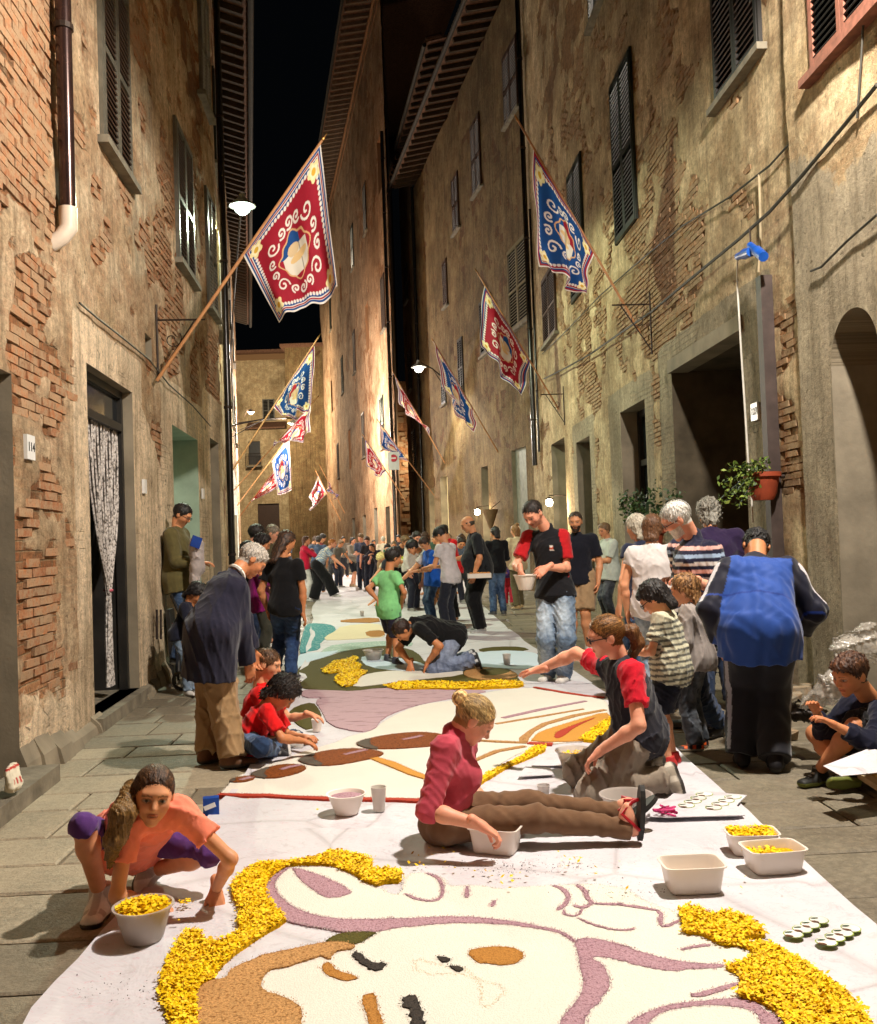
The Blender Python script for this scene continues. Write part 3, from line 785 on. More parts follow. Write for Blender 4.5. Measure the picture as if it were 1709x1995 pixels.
CR = [(900, 1122), (925, 1165), (965, 1205), (1035, 1262), (1120, 1310), (1210, 1372), (1290, 1440), (1395, 1532), (1500, 1622), (1600, 1712), (1709, 1812), (1900, 1995), (1990, 2080)]
def inside_cloth(x, y, pad=0):
    d = y
    Ls = np.array([G(*p)[:2] for p in CL]); Rs = np.array([G(*p)[:2] for p in CR])[::-1]
    if y < Ls[0, 1] or y > Ls[-1, 1]: return y <= Ls[0, 1]
    return np.interp(y, Ls[:, 1], Ls[:, 0])+pad < x < np.interp(y, Rs[:, 1], Rs[:, 0])-pad
pav_me = {}
def paver_mesh(w_, l_, k, mat=None):
    mat = mat or M_PAV; key = (w_, l_, k, mat.name)
    if key not in pav_me:
        r2 = random.Random(k*7+int(w_*100)); b = .012
        v = []
        for (x, y) in ((-1, -1), (1, -1), (1, 1), (-1, 1)): v.append((x*w_/2, y*l_/2, -.05))
        for (x, y) in ((-1, -1), (1, -1), (1, 1), (-1, 1)): v.append((x*w_/2, y*l_/2, -.010+r2.uniform(-.002, .002)))
        for (x, y) in ((-1, -1), (1, -1), (1, 1), (-1, 1)): v.append((x*(w_/2-b), y*(l_/2-b), r2.uniform(-.0035, .0)))
        f = [[8, 9, 10, 11]] + [[i, (i+1) % 4, 4+(i+1) % 4, 4+i] for i in range(4)] + [[4+i, 4+(i+1) % 4, 8+(i+1) % 4, 8+i] for i in range(4)]
        me = bpy.data.meshes.new('paver'); me.from_pydata(v, [], f); me.materials.append(mat); pav_me[key] = me
    return pav_me[key]
rp = random.Random(3); cells = []
row = 0; y = 1.9
Rz = Matrix.Rotation(-ang, 4, 'Z')
while y < 62:
    l_ = (.42, .5, .36)[row % 3]; x = -14.0 + rp.uniform(0, .6) if y > 24 else -4.6 + rp.uniform(0, .5)
    xe = 6.0 if y < 24 else 4.0
    while x < xe:
        w_ = rp.choice((.62, .78, .95)); cells.append((x+w_/2, y+l_/2, w_, l_)); x += w_
    y += l_; row += 1
n = 0; stuffv = []; stufff = []; stuffr = []
for (x, y, w_, l_) in cells:
    p = Rz @ Vector((x, y, 0)); 
    if inside_cloth(p.x, p.y, .55): continue
    a = (np.array(p)[:2]-L1.O) @ L1.n; b = (np.array(p)[:2]-R1.O) @ R1.n
    if p.y < 20 and (a < -.3 or b < -1.2): continue
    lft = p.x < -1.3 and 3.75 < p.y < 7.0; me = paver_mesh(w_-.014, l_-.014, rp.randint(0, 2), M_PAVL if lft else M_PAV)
    if n < 300 and p.y < 16:
        o = bpy.data.objects.new('paver', me); COL.objects.link(o); adopt(o, STREET)
        o.matrix_basis = Matrix.Translation((p.x, p.y, rp.uniform(-.003, 0))) @ Rz; n += 1
    else:
        vs = [(Matrix.Translation((p.x, p.y, rp.uniform(-.003, 0))) @ Rz @ v.co)[:] for v in me.vertices]
        k = len(stuffv); stuffv += vs; stufff += [[i+k for i in q.vertices] for q in me.polygons]; stuffr += [rp.random()]*len(vs)
tag(link('far_pavers', mk_mesh('far_pavers', stuffv, stufff, False, {'rnd': np.array(stuffr)}), M_PAV, STREET), kind='stuff')
print('pavers', n)
# ================================================================== FIGURES: smooth bodies grown from a posed skeleton
def polygonise(F, lo, h):
    S = F < 0
    nx, ny, nz = F.shape
    c = np.zeros((nx-1, ny-1, nz-1), np.int8)
    for i in (0, 1):
        for j in (0, 1):
            for k in (0, 1): c += S[i:nx-1+i, j:ny-1+j, k:nz-1+k]
    act = (c > 0) & (c < 8)
    I, J, K = np.nonzero(act)
    n = len(I)
    if n == 0: return np.zeros((0, 3), np.float32), np.zeros((0, 4), np.int32)
    idx = np.full(act.shape, -1, np.int32); idx[I, J, K] = np.arange(n)
    pos = np.zeros((n, 3), np.float32); cnt = np.zeros(n, np.float32)
    val = {}
    for i in (0, 1):
        for j in (0, 1):
            for k in (0, 1): val[(i, j, k)] = F[I+i, J+j, K+k]
    for a in val:
        for ax in range(3):
            if a[ax] == 0:
                b = list(a); b[ax] = 1; b = tuple(b)
                va, vb = val[a], val[b]; cr = (va < 0) != (vb < 0)
                t = np.where(cr, va/(va-vb+1e-12), 0)
                q = np.zeros((n, 3), np.float32); q[:] = a; q[:, ax] = t
                pos += q*cr[:, None]; cnt += cr
    pos /= cnt[:, None]
    pos += np.stack([I, J, K], 1)
    V_ = pos*h + np.asarray(lo, np.float32)
    Q = []
    for ax in range(3):
        sl0 = [slice(1, -1)]*3; sl1 = [slice(1, -1)]*3; sl0[ax] = slice(0, -1); sl1[ax] = slice(1, None)
        a, b = S[tuple(sl0)], S[tuple(sl1)]
        m = a != b; i, j, k = np.nonzero(m); neg = a[i, j, k]
        g = [i, j, k]; o1, o2 = [(1, 2), (2, 0), (0, 1)][ax]
        g = [g[q] + (0 if q == ax else 1) for q in range(3)]
        def cell(d1, d2):
            c_ = list(g); c_[o1] = c_[o1]-d1; c_[o2] = c_[o2]-d2; return idx[c_[0], c_[1], c_[2]]
        q = np.stack([cell(1, 1), cell(0, 1), cell(0, 0), cell(1, 0)], 1)
        q[~neg] = q[~neg][:, ::-1]; Q.append(q)
    Q = np.concatenate(Q); Q = Q[(Q >= 0).all(1)]
    return V_, Q
class SDF:
    def __init__(s): s.p = []
    def cap(s, a, b, ra, rb=None, k=.03, op='u', flat=False):
        a = np.asarray(a, float); b = np.asarray(b, float); rb = ra if rb is None else rb
        s.p.append(('cap', a, b, ra, rb, None, k, op, flat)); return s
    def ecap(s, a, b, lat, la, da, lb, db, k=.03, op='u', flat=False):
        "elliptic capsule: half width la and half depth da at a, lb and db at b; lat = width direction"
        s.p.append(('ecap', np.asarray(a, float), np.asarray(b, float), (la, da), (lb, db), np.asarray(lat, float), k, op, flat)); return s
    def ell(s, c, r, M=None, k=.03, op='u'):
        s.p.append(('ell', np.asarray(c, float), np.asarray(r, float), M, None, None, k, op, False)); return s
    def plane(s, pt, n, op='i', ball=None):
        "keeps the side opposite to n; ball=(centre,radius) limits where it cuts"
        s.p.append(('pl', np.asarray(pt, float), unit(n), ball, None, None, 0, op, False)); return s
    def bounds(s):
        lo = []; hi = []
        for q in s.p:
            if q[7] != 'u': continue
            if q[0] == 'cap': r = max(q[3], q[4]); pts = [q[1], q[2]]
            elif q[0] == 'ecap': r = max(*q[3], *q[4]); pts = [q[1], q[2]]
            elif q[0] == 'ell': r = max(q[2]); pts = [q[1]]
            else: continue
            for p in pts: lo.append(p-r); hi.append(p+r)
        return np.min(lo, 0), np.max(hi, 0)
    def mesh(s, h, amp=0, freq=60, seed=0, aniso=(1, 1, 1), pad=.02, nfun=None):
        lo, hi = s.bounds(); lo = lo-pad-2*h; hi = hi+pad+2*h
        n = np.ceil((hi-lo)/h).astype(int)+1
        F = np.full(tuple(n), 10.0, np.float32)
        ax = [(lo[i]+h*np.arange(n[i])).astype(np.float32) for i in range(3)]
        for q in s.p:
            typ, a, b, ra, rb, lat, k, op, flat = q
            if typ == 'pl':
                X, Y, Z = ax[0][:, None, None], ax[1][None, :, None], ax[2][None, None, :]
                d = ((X-a[0])*b[0]+(Y-a[1])*b[1]+(Z-a[2])*b[2]).astype(np.float32)
                if ra is not None:
                    c, R = ra
                    far = np.sqrt((X-c[0])**2+(Y-c[1])**2+(Z-c[2])**2) > R
                    F = np.where(far, F, np.maximum(F, d)).astype(np.float32)
                else: F = np.maximum(F, d)
                continue
            if typ == 'cap': r = max(ra, rb); l_ = np.minimum(a, b)-r; h_ = np.maximum(a, b)+r
            elif typ == 'ecap': r = max(*ra, *rb); l_ = np.minimum(a, b)-r; h_ = np.maximum(a, b)+r
            else: r = max(b); l_ = a-r; h_ = a+r
            mgn = k+3*h
            i0 = np.maximum(np.floor((l_-mgn-lo)/h).astype(int), 0); i1 = np.minimum(np.ceil((h_+mgn-lo)/h).astype(int)+1, n)
            if (i1 <= i0).any(): continue
            X = ax[0][i0[0]:i1[0], None, None]; Y = ax[1][None, i0[1]:i1[1], None]; Z = ax[2][None, None, i0[2]:i1[2]]
            if typ in ('cap', 'ecap'):
                ba = (b-a).astype(np.float32); L = max(float(ba @ ba), 1e-9)
                px, py, pz = X-np.float32(a[0]), Y-np.float32(a[1]), Z-np.float32(a[2])
                t = np.clip((px*ba[0]+py*ba[1]+pz*ba[2])/L, 0, 1)
                qx, qy, qz = px-t*ba[0], py-t*ba[1], pz-t*ba[2]
                if typ == 'cap':
                    d = np.sqrt(qx*qx+qy*qy+qz*qz)-(ra+(rb-ra)*t)
                else:
                    la = unit(lat - ba*(lat @ ba)/L).astype(np.float32)
                    du = qx*la[0]+qy*la[1]+qz*la[2]; rest = np.maximum(qx*qx+qy*qy+qz*qz-du*du, 0)
                    W_ = ra[0]+(rb[0]-ra[0])*t; D_ = ra[1]+(rb[1]-ra[1])*t
                    e = np.sqrt((du/W_)**2+rest/(D_*D_)); e2 = np.sqrt((du/W_**2)**2+rest/D_**4)+1e-9
                    d = e*(e-1)/e2
                if flat:
                    un = (ba/math.sqrt(L)).astype(np.float32); d = np.maximum(d, px*un[0]+py*un[1]+pz*un[2]-np.float32(math.sqrt(L)))
            else:
                px, py, pz = X-np.float32(a[0]), Y-np.float32(a[1]), Z-np.float32(a[2])
                if ra is not None:
                    M = np.asarray(ra, np.float32); px, py, pz = (px*M[0, 0]+py*M[0, 1]+pz*M[0, 2], px*M[1, 0]+py*M[1, 1]+pz*M[1, 2], px*M[2, 0]+py*M[2, 1]+pz*M[2, 2])
                e = np.sqrt((px/b[0])**2+(py/b[1])**2+(pz/b[2])**2); e2 = np.sqrt((px/b[0]**2)**2+(py/b[1]**2)**2+(pz/b[2]**2)**2)+1e-9
                d = e*(e-1)/e2
            f = F[i0[0]:i1[0], i0[1]:i1[1], i0[2]:i1[2]]
            d = d.astype(np.float32)
            if op == 'u':
                if k > 0: hh = np.maximum(k-np.abs(f-d), 0)/k; r_ = np.minimum(f, d)-hh*hh*k*.25
                else: r_ = np.minimum(f, d)
            else:
                d = -d
                if k > 0: hh = np.maximum(k-np.abs(f-d), 0)/k; r_ = np.maximum(f, d)+hh*hh*k*.25
                else: r_ = np.maximum(f, d)
            F[i0[0]:i1[0], i0[1]:i1[1], i0[2]:i1[2]] = r_
        F[0], F[-1], F[:, 0], F[:, -1], F[:, :, 0], F[:, :, -1] = 1, 1, 1, 1, 1, 1
        if amp:
            soft = aniso == 'soft'; aniso = (1, 1, .6) if soft else aniso
            m = np.abs(F) < amp*2+2*h; I, J, K = np.nonzero(m)
            pts = np.stack([ax[0][I], ax[1][J], ax[2][K]], 1)
            F[m] += amp*(nfun(pts) if nfun else (soft_folds if soft else folds)(pts, freq, seed, aniso))
        return polygonise(F, lo, h)
def strands(s, M, c, col, o, n_, style, hl=None):
    'fine locks laid over the hair shell, in head space'
    r = np.random.default_rng(n_+int(abs(c[0])*100)); back = 'pulled' in style or 'bun' in style
    E = np.array([.0825, .105, .0925])*(1+o.get('hthick', 0)*9); C0 = np.array([0, -.010, .038])
    d = r.normal(size=(n_*4, 3)); d /= np.linalg.norm(d, axis=1)[:, None]; p = d*E+C0; hl_ = o.get('hairline', 0)
    ok = (p[:, 1]*.78-(p[:, 2]-.03)*.62 < .030+hl_) & (p[:, 2] > (-.055 if 'short' in style or 'crop' in style else -.075)); d = d[ok][:n_]; m = len(d)
    if back: T = np.array([0, -.98, .12]); L = r.uniform(.25, .7, m)
    elif 'curly' in style: T = None; L = r.uniform(.3, .6, m)
    else: T = np.array([0, .25, -1.]); L = r.uniform(.2, .42, m)
    K = 6; V_ = []; pts = np.zeros((m, K, 3)); crown = np.array([0, -.25, .97])
    for k in range(K):
        t_ = k/(K-1)
        if T is not None:
            if back: q = d*(1-L[:, None]*t_)+T*L[:, None]*t_
            else: g = d-crown*.9; g /= np.linalg.norm(g, axis=1)[:, None]+1e-6; q = d+g*L[:, None]*t_+np.array([0, .05, -.25])*L[:, None]*t_
        else: a = t_*7+r.uniform(0, 6, m)*0+np.arange(m)*1.7; q = d+np.stack([np.cos(a), np.sin(a), np.cos(a*1.3)], 1)*.16
        q = q/np.linalg.norm(q, axis=1)[:, None]; lift = 1.0+(.035*np.sin(np.arange(m)*2.1+t_*3)+.03)*(1 if 'messy' in style or 'curly' in style else .55)
        if back: lift = 1.0+.012*np.sin(np.arange(m)*2.1+t_*3)
        pts[:, k] = q*E*lift[:, None]+C0
    w_ = np.cross(pts[:, 1]-pts[:, 0], d); w_ /= np.linalg.norm(w_, axis=1)[:, None]+1e-6; w_ *= (o.get('sw', .0016)*r.uniform(.6, 1.5, m))[:, None]
    tp = np.array([.5, 1, 1, .9, .7, .15])[None, :, None]; A_ = pts-w_[:, None]*tp; B_ = pts+w_[:, None]*tp
    v = np.stack([A_, B_], 2).reshape(-1, 3); idx = np.arange(m)[:, None]*2*K+np.arange(K-1)[None]*2; q = np.stack([idx, idx+1, idx+3, idx+2], -1).reshape(-1, 4)
    col = np.asarray(col, float); h_ = np.asarray(hl if hl is not None else np.minimum(col*1.7+.01, 1), float); mixv = r.random(m)[:, None]; cc = (col*.55*(1-mixv)+h_*mixv)*r.uniform(.7, 1.2, m)[:, None]
    return (v*s) @ M.T+c, q.astype(np.int32), np.repeat(cc, 2*K, 0).astype(np.float32)
def folds(p, freq, seed, aniso=(1, 1, 1)):
    r = np.random.default_rng(seed); p = p*np.asarray(aniso, np.float32); out = np.zeros(len(p), np.float32)
    for i in range(4):
        k = r.normal(size=3); k /= np.linalg.norm(k); q = r.normal(size=3); q /= np.linalg.norm(q)
        f = freq*(1, .55, 1.5, 2.2)[i]
        v = np.sin(p @ (k*f) + 1.8*np.sin(p @ (q*f*.5)+r.uniform(0, 6)) + r.uniform(0, 6))
        out -= ((1-np.abs(v))**3*2.2-.55)*(1, 1, .6, .4)[i]*.6
    return out
def soft_folds(p, freq, seed, aniso=(1, 1, 1)):
    r = np.random.default_rng(seed); p = p*np.asarray(aniso, np.float32); out = np.zeros(len(p), np.float32)
    for i in range(5):
        k = r.normal(size=3); k /= np.linalg.norm(k); q = r.normal(size=3); q /= np.linalg.norm(q); f = freq*(.7, 1, 1.4, 2, 2.8)[i]
        out += np.sin(p @ (k*f)+2.2*np.sin(p @ (q*f*.45)+r.uniform(0, 6))+r.uniform(0, 6))*(.5, .6, .4, .25, .15)[i]
    return out
def join_chunks(ch):
    "[(verts, quads, colors)] -> arrays"
    vs = []; qs = []; cs = []; o = 0
    for v, q, c in ch:
        if len(v) == 0: continue
        vs.append(v); qs.append(q+o); cs.append(np.broadcast_to(np.asarray(c, np.float32), (len(v), 3)) if np.ndim(c) == 1 else c); o += len(v)
    return np.concatenate(vs), np.concatenate(qs), np.concatenate(cs)
M_skin = attr_mat('skin', rough=.5, spec=.35, bump=.12, bscale=120, var=.07, scale=30, sub=.12)
M_cloth = attr_mat('cotton_cloth', rough=.9, spec=.12, bump=.35, bscale=260, bdist=.002, var=.10, scale=18, sheen=.15)
M_denim = attr_mat('denim_cloth', rough=.9, spec=.12, bump=.5, bscale=320, bdist=.002, var=.30, scale=22, sheen=.1)
M_satin = attr_mat('satin_cloth', rough=.68, spec=.25, bump=.1, bscale=90, var=.06, scale=8, sheen=.2)
M_shoe = attr_mat('shoe_leather', rough=.6, spec=.35, bump=.3, bscale=120, var=.15)
def hair_mat():
    t = NT('hair', .48, .4)
    a = t.n('ShaderNodeAttribute', attribute_name='col').outputs['Color']
    co = t.coord((1, 1, .22))
    n = t.noise(co, 130, 4, .6)
    t.color(t.mix(1.0, a, t.ramp(n, [(.3, .45), (.7, 1.6)]), 'MULTIPLY')); t.bump(n, .8, .006); return t.m
M_hair = hair_mat()
SK = {'fair': srgb(222, 160, 122), 'tan': srgb(196, 130, 88), 'mid': srgb(208, 145, 104), 'pink': srgb(226, 158, 128)}
def rot_basis(f, up):
    f = unit(f); r = unit(np.cross(f, up)); u = np.cross(r, f); return np.stack([r, f, u], 1)     # columns: right, forward, up
def solve_mid(a, c, l1, l2, hint):
    "middle joint of a two-bone limb; returns (mid, end) - the end is pulled in when out of reach"
    d = c-a; L = np.linalg.norm(d); mx = (l1+l2)*.995
    if L > mx: c = a+d*(mx/L); d = c-a; L = mx
    L = max(L, abs(l1-l2)*1.02+1e-4); x = (l1*l1-l2*l2+L*L)/(2*L); r = math.sqrt(max(l1*l1-x*x, 0)); e = unit(d)
    h = hint-a; h = h-e*(h @ e)
    return a+e*x+unit(h)*r, c
def head_chunk(s, M, c, h, skin, hairc, o):
    "face and skull in head space (x right, y forward, z up; 1 = adult), returns chunks"
    q = SDF()
    q.ell((0, -.006, .035), (.074, .095, .086), k=.02)
    q.ell((0, .03, -.01), (.062, .062, .075), k=.03)
    q.ecap((0, .045, -.045), (0, .068, -.082), (1, 0, 0), .046, .032, .024, .018, k=.03)
    q.ell((0, .078, .036), (.05, .016, .012), k=.02)                       # brow
    q.ell((.040, .064, -.012), (.020, .018, .020), k=.02); q.ell((-.040, .064, -.012), (.020, .018, .020), k=.02)   # cheeks
    for x in (-1, 1):
        q.ell((x*.031, .094, .012), (.017, .016, .012), k=.012, op='s')
        q.ell((x*.031, .077, .011), (.0125, .0125, .0125), k=.004)
        q.ell((x*.075, -.008, .002), (.009, .02, .032), k=.008)
    nl = o.get('nose', 1.0)
    q.cap((0, .085, .018), (0, .085+.020*nl, -.016), .009, .0115, k=.012)
    q.ell((0, .086, -.02), (.018, .014, .009), k=.008)
    q.ell((0, .086, -.047), (.023, .011, .006), k=.006); q.ell((0, .085, -.056), (.020, .010, .006), k=.006)
    q.ell((0, .094, -.051), (.020, .006, .0012), k=.003, op='s')
    beard = o.get('beard')
    if beard is not None:
        q.ecap((0, .045, -.055), (0, .066, -.092-o.get('beardlen', 0)), (1, 0, 0), .053, .036, .030, .022, k=.02)
    nb = M.T @ (o['neckbase']-c)/s
    q.cap((0, -.028, -.05), nb, .050*o.get('neckw', 1), .056*o.get('neckw', 1), k=.035)
    v, f = q.mesh(h/s, pad=.01)
    col = np.tile(skin.astype(np.float32), (len(v), 1))
    x, y, z = np.abs(v[:, 0]), v[:, 1], v[:, 2]
    red = np.exp(-((x-.042)/.02)**2-((z+.015)/.02)**2)*(y > .04)
    col = col*(1-red[:, None]*np.array([.04, .18, .16]))
    ex, ez = x-.031, z-.0105
    lid = (ex/.020)**2+(ez/.012)**2 < 1
    col[lid & (y > .065)] *= .62
    eye = ((ex/.0145)**2+(ez/.0052)**2 < 1) & (y > .07); col[eye] = (.26, .22, .19)
    col[((ex/.0065)**2+(ez/.0056)**2 < 1) & (y > .07)] = (.02, .013, .01)
    col[(np.abs(x-.031) < .021) & (np.abs(z-.033+.25*np.abs(x-.028)) < .0036) & (y > .05)] = hairc*.45+skin*.35
    col[(x < .024-.6*np.abs(z+.051)) & (np.abs(z+.051) < .0105) & (y > .078)] = skin*np.array([.82, .58, .56])
    col[(x < .02) & (np.abs(z+.0512) < .0018) & (y > .07)] *= .35
    if beard is not None:
        b = (z < -.028-.2*np.maximum(0, .05-x)) & (y > .012) & (z > -.105) & ~((x < .022) & (np.abs(z+.051) < .009) & (y > .08)); b |= (x < .03) & (z > -.044) & (z < -.032) & (y > .075)
        col[b] = beard*(0.7+.6*rng.random(b.sum())[:, None])
    st_ = o.get('hair', 'short')
    if 'none' not in st_ and 'bald' not in st_:
        edge = v[:, 1]*.8-(v[:, 2]-.02)*.62+.010*rng.random(len(v)) < .035+o.get('hairline', 0); sc_ = edge & (v[:, 2] > -.045-.3*np.maximum(0, -v[:, 1]-.03)) & ~((x > .062) & (np.abs(z) < .034) & (np.abs(y+.008) < .022)); col[sc_] = hairc*.9
    if o.get('stubble'): 
        b = (z < -.03) & (y > 0) & (z > -.1); col[b] *= .6
    return [((v*s) @ M.T + c, f, col)]
def hair_chunk(s, M, c, h, col, style, o):
    q = SDF(); st = style.split('+')
    tk = o.get('hthick', 0); amp = .004; freq = 260; hl = o.get('hairline', 0)
    if 'none' in st: return []
    if 'bald' in st:
        q.ell((0, -.012, .020), (.081, .100, .080), k=.01); q.plane((0, .022, 0), (0, .8, -.35)); q.plane((0, 0, .045), (0, -.25, 1)); amp = .003
    elif 'crop' in st:
        q.ell((0, -.010, .037), (.0765, .098, .0875), k=.01); q.plane((0, .040+hl, .02), (0, .8, -.62)); amp = .003; freq = 330
    else:
        t = .006+tk
        q.ell((0, -.010, .038+t*.4), (.080+t, .103+t, .089+t), k=.02)
        if 'pulled' in st: q.p.clear(); q.ell((0, -.010, .036), (.079, .101, .089), k=.02); amp = .0035; hl += .006
        if 'side' in st or 'bob' in st or 'long' in st:
            for x in (-1, 1): q.ecap((x*.066, -.004, .02), (x*.070, -.012, -.09 if 'side' not in st else -.05), (0, 1, 0), .05, .024, .042, .020, k=.03)
            q.ecap((0, -.06, .02), (0, -.065, -.10), (1, 0, 0), .075, .045, .07, .035, k=.03)
        if 'long' in st:
            q.ecap((0, -.06, -.05), (0, -.085, -.26), (1, 0, 0), .085, .05, .09, .035, k=.04)
        q.plane((0, .030+hl, .030), (0, .78, -.62), ball=((0, .06, -.01), .14))
        if 'fringe' in st: q.ell((0, .058, .075), (.066, .040, .034), k=.02)
        if 'short' in st: q.plane((0, -.05, -.062), (0, .3, -1))
        amp = .007; freq = 170
        if 'pulled' in st: amp = .0035; freq = 260
        if 'curly' in st: amp = .016; freq = 95
        if 'messy' in st: amp = .010; freq = 120
    if 'bun' in st: q.ell((0, -.120, .045), (.045, .038, .042), k=.015); 
    if 'highbun' in st: q.ell((0, -.085, .125), (.042, .04, .035), k=.015)
    seed = o.get('seed', 1)
    v, f = q.mesh(max(h, .0045)/s, amp=amp, freq=freq, seed=seed, aniso=(1, 1, .45), pad=.02)
    if not len(v): return []
    k = .75+.5*rng.random(len(v))
    cc = np.asarray(col, np.float32)*k[:, None]
    if o.get('highlight') is not None:
        m = (np.sin(v[:, 0]*170+3*np.sin(v[:, 2]*40)) > .2)[:, None]; cc = np.where(m, cc, np.asarray(o['highlight'], np.float32)*k[:, None])
    return [((v*s) @ M.T + c, f, cc)]
def hand_chunk(s, w, hd, nrm, thumb, h, skin, curl=.35, spread=.25, lens=1.0):
    "w wrist, hd finger direction, nrm back-of-hand normal, thumb +1/-1 along hd x nrm"
    y = unit(hd); z = unit(nrm - y*(nrm @ y)); x = np.cross(y, z); M = np.stack([x, y, z], 1)
    q = SDF(); T = thumb
    q.cap((0, -.05, 0), (0, .01, 0), .026, .024, k=.02)
    q.ecap((0, .0, 0), (0, .05, 0), (1, 0, 0), .026, .017, .037, .014, k=.02)
    for i, (fx, L) in enumerate(((.030, .068), (.010, .077), (-.010, .072), (-.029, .056))):
        L *= lens; fx = fx*T
        q.cap((fx*.5, .02, 0), (fx*1.05, .086-abs(fx)*.25, .001), .013, .011, k=.014)
        p = np.array([fx*1.05, .086-abs(fx)*.25, .001]); an = 0; r = .0098
        side = fx*spread*12
        for j, (fr, cu) in enumerate(((.45, .55), (.31, 1.0), (.24, .7))):
            an += curl*cu*(1+.15*i)
            d = np.array([math.sin(side*.25), math.cos(an)*math.cos(side*.25), -math.sin(an)])
            p2 = p+d*L*fr; q.cap(p, p2, r, r*.92, k=.004); p = p2; r *= .92
    q.cap((.018*T, .012, -.004), (.044*T, .042, -.010), .015, .0125, k=.015)
    q.cap((.044*T, .042, -.010), (.056*T, .070, -.016-.02*curl), .0115, .010, k=.006)
    q.cap((.056*T, .070, -.016-.02*curl), (.054*T+.004*T, .094, -.022-.04*curl), .010, .0085, k=.004)
    v, f = q.mesh(max(h, .0035)/s, pad=.005)
    col = np.tile(skin.astype(np.float32), (len(v), 1)); col *= np.array([1, .93, .92])
    return [((v*s) @ M.T + w, f, col)]
def shoe_mesh(s, ank, toe, knee, h, kind, col, sole, parent, name='shoe', col2=None):
    up = unit(knee-ank); y = toe-ank; 
    if abs(up[2]) > .6 and toe[2] < ank[2]+.03 and kind != 'tilt': y = y*np.array([1, 1, 0.0]); up = V(0, 0, 1)
    y = unit(y - up*(y @ up)); x = np.cross(y, up); M = np.stack([x, y, up], 1)
    base = ank - up*.082*s
    q = SDF()
    q.ecap((0, -.045, .030), (0, .05, .026), (1, 0, 0), .037, .036, .044, .034, k=.03)
    q.ecap((0, .05, .026), (0, .145, .020), (1, 0, 0), .048, .036, .043, .030, k=.03)
    if kind != 'flat': q.ecap((0, -.035, .055), (0, .01, .075), (1, 0, 0), .036, .036, .032, .034, k=.03); q.cap((0, .0, .07), (0, .05, .04), .028, .026, k=.03)
    q.cap((0, -.02, .06), (0, -.012, .105), .043, .046, k=.02)
    q.plane((0, 0, 0), (0, 0, -1)); q.plane((0, 0, .118), (0, 0, 1))
    v, f = q.mesh(h/s, pad=.005)
    c = np.tile(np.asarray(col, np.float32), (len(v), 1))
    if col2 is not None:
        m = (np.sin(v[:, 1]*75) > .35) & (v[:, 2] > .03) & (np.abs(v[:, 0]) > .02); c[m] = col2
        c[(np.abs(v[:, 0]) < .016) & (v[:, 1] > .0) & (v[:, 2] > .05)] = col2
    else:
        m = (np.abs(v[:, 0]) < .015) & (v[:, 1] > -.0) & (v[:, 1] < .1) & (v[:, 2] > .045) & (np.sin(v[:, 1]*260) > 0); c[m] = c[m]*.5+.3
    c[v[:, 2] < .024] = sole
    return link(name, mk_mesh(name, (v*s) @ M.T + base, f, True, {'col': c}), M_shoe, parent)
def axis_coords(v, a, b):
    d = b-a; return (v-a) @ d/(d @ d)
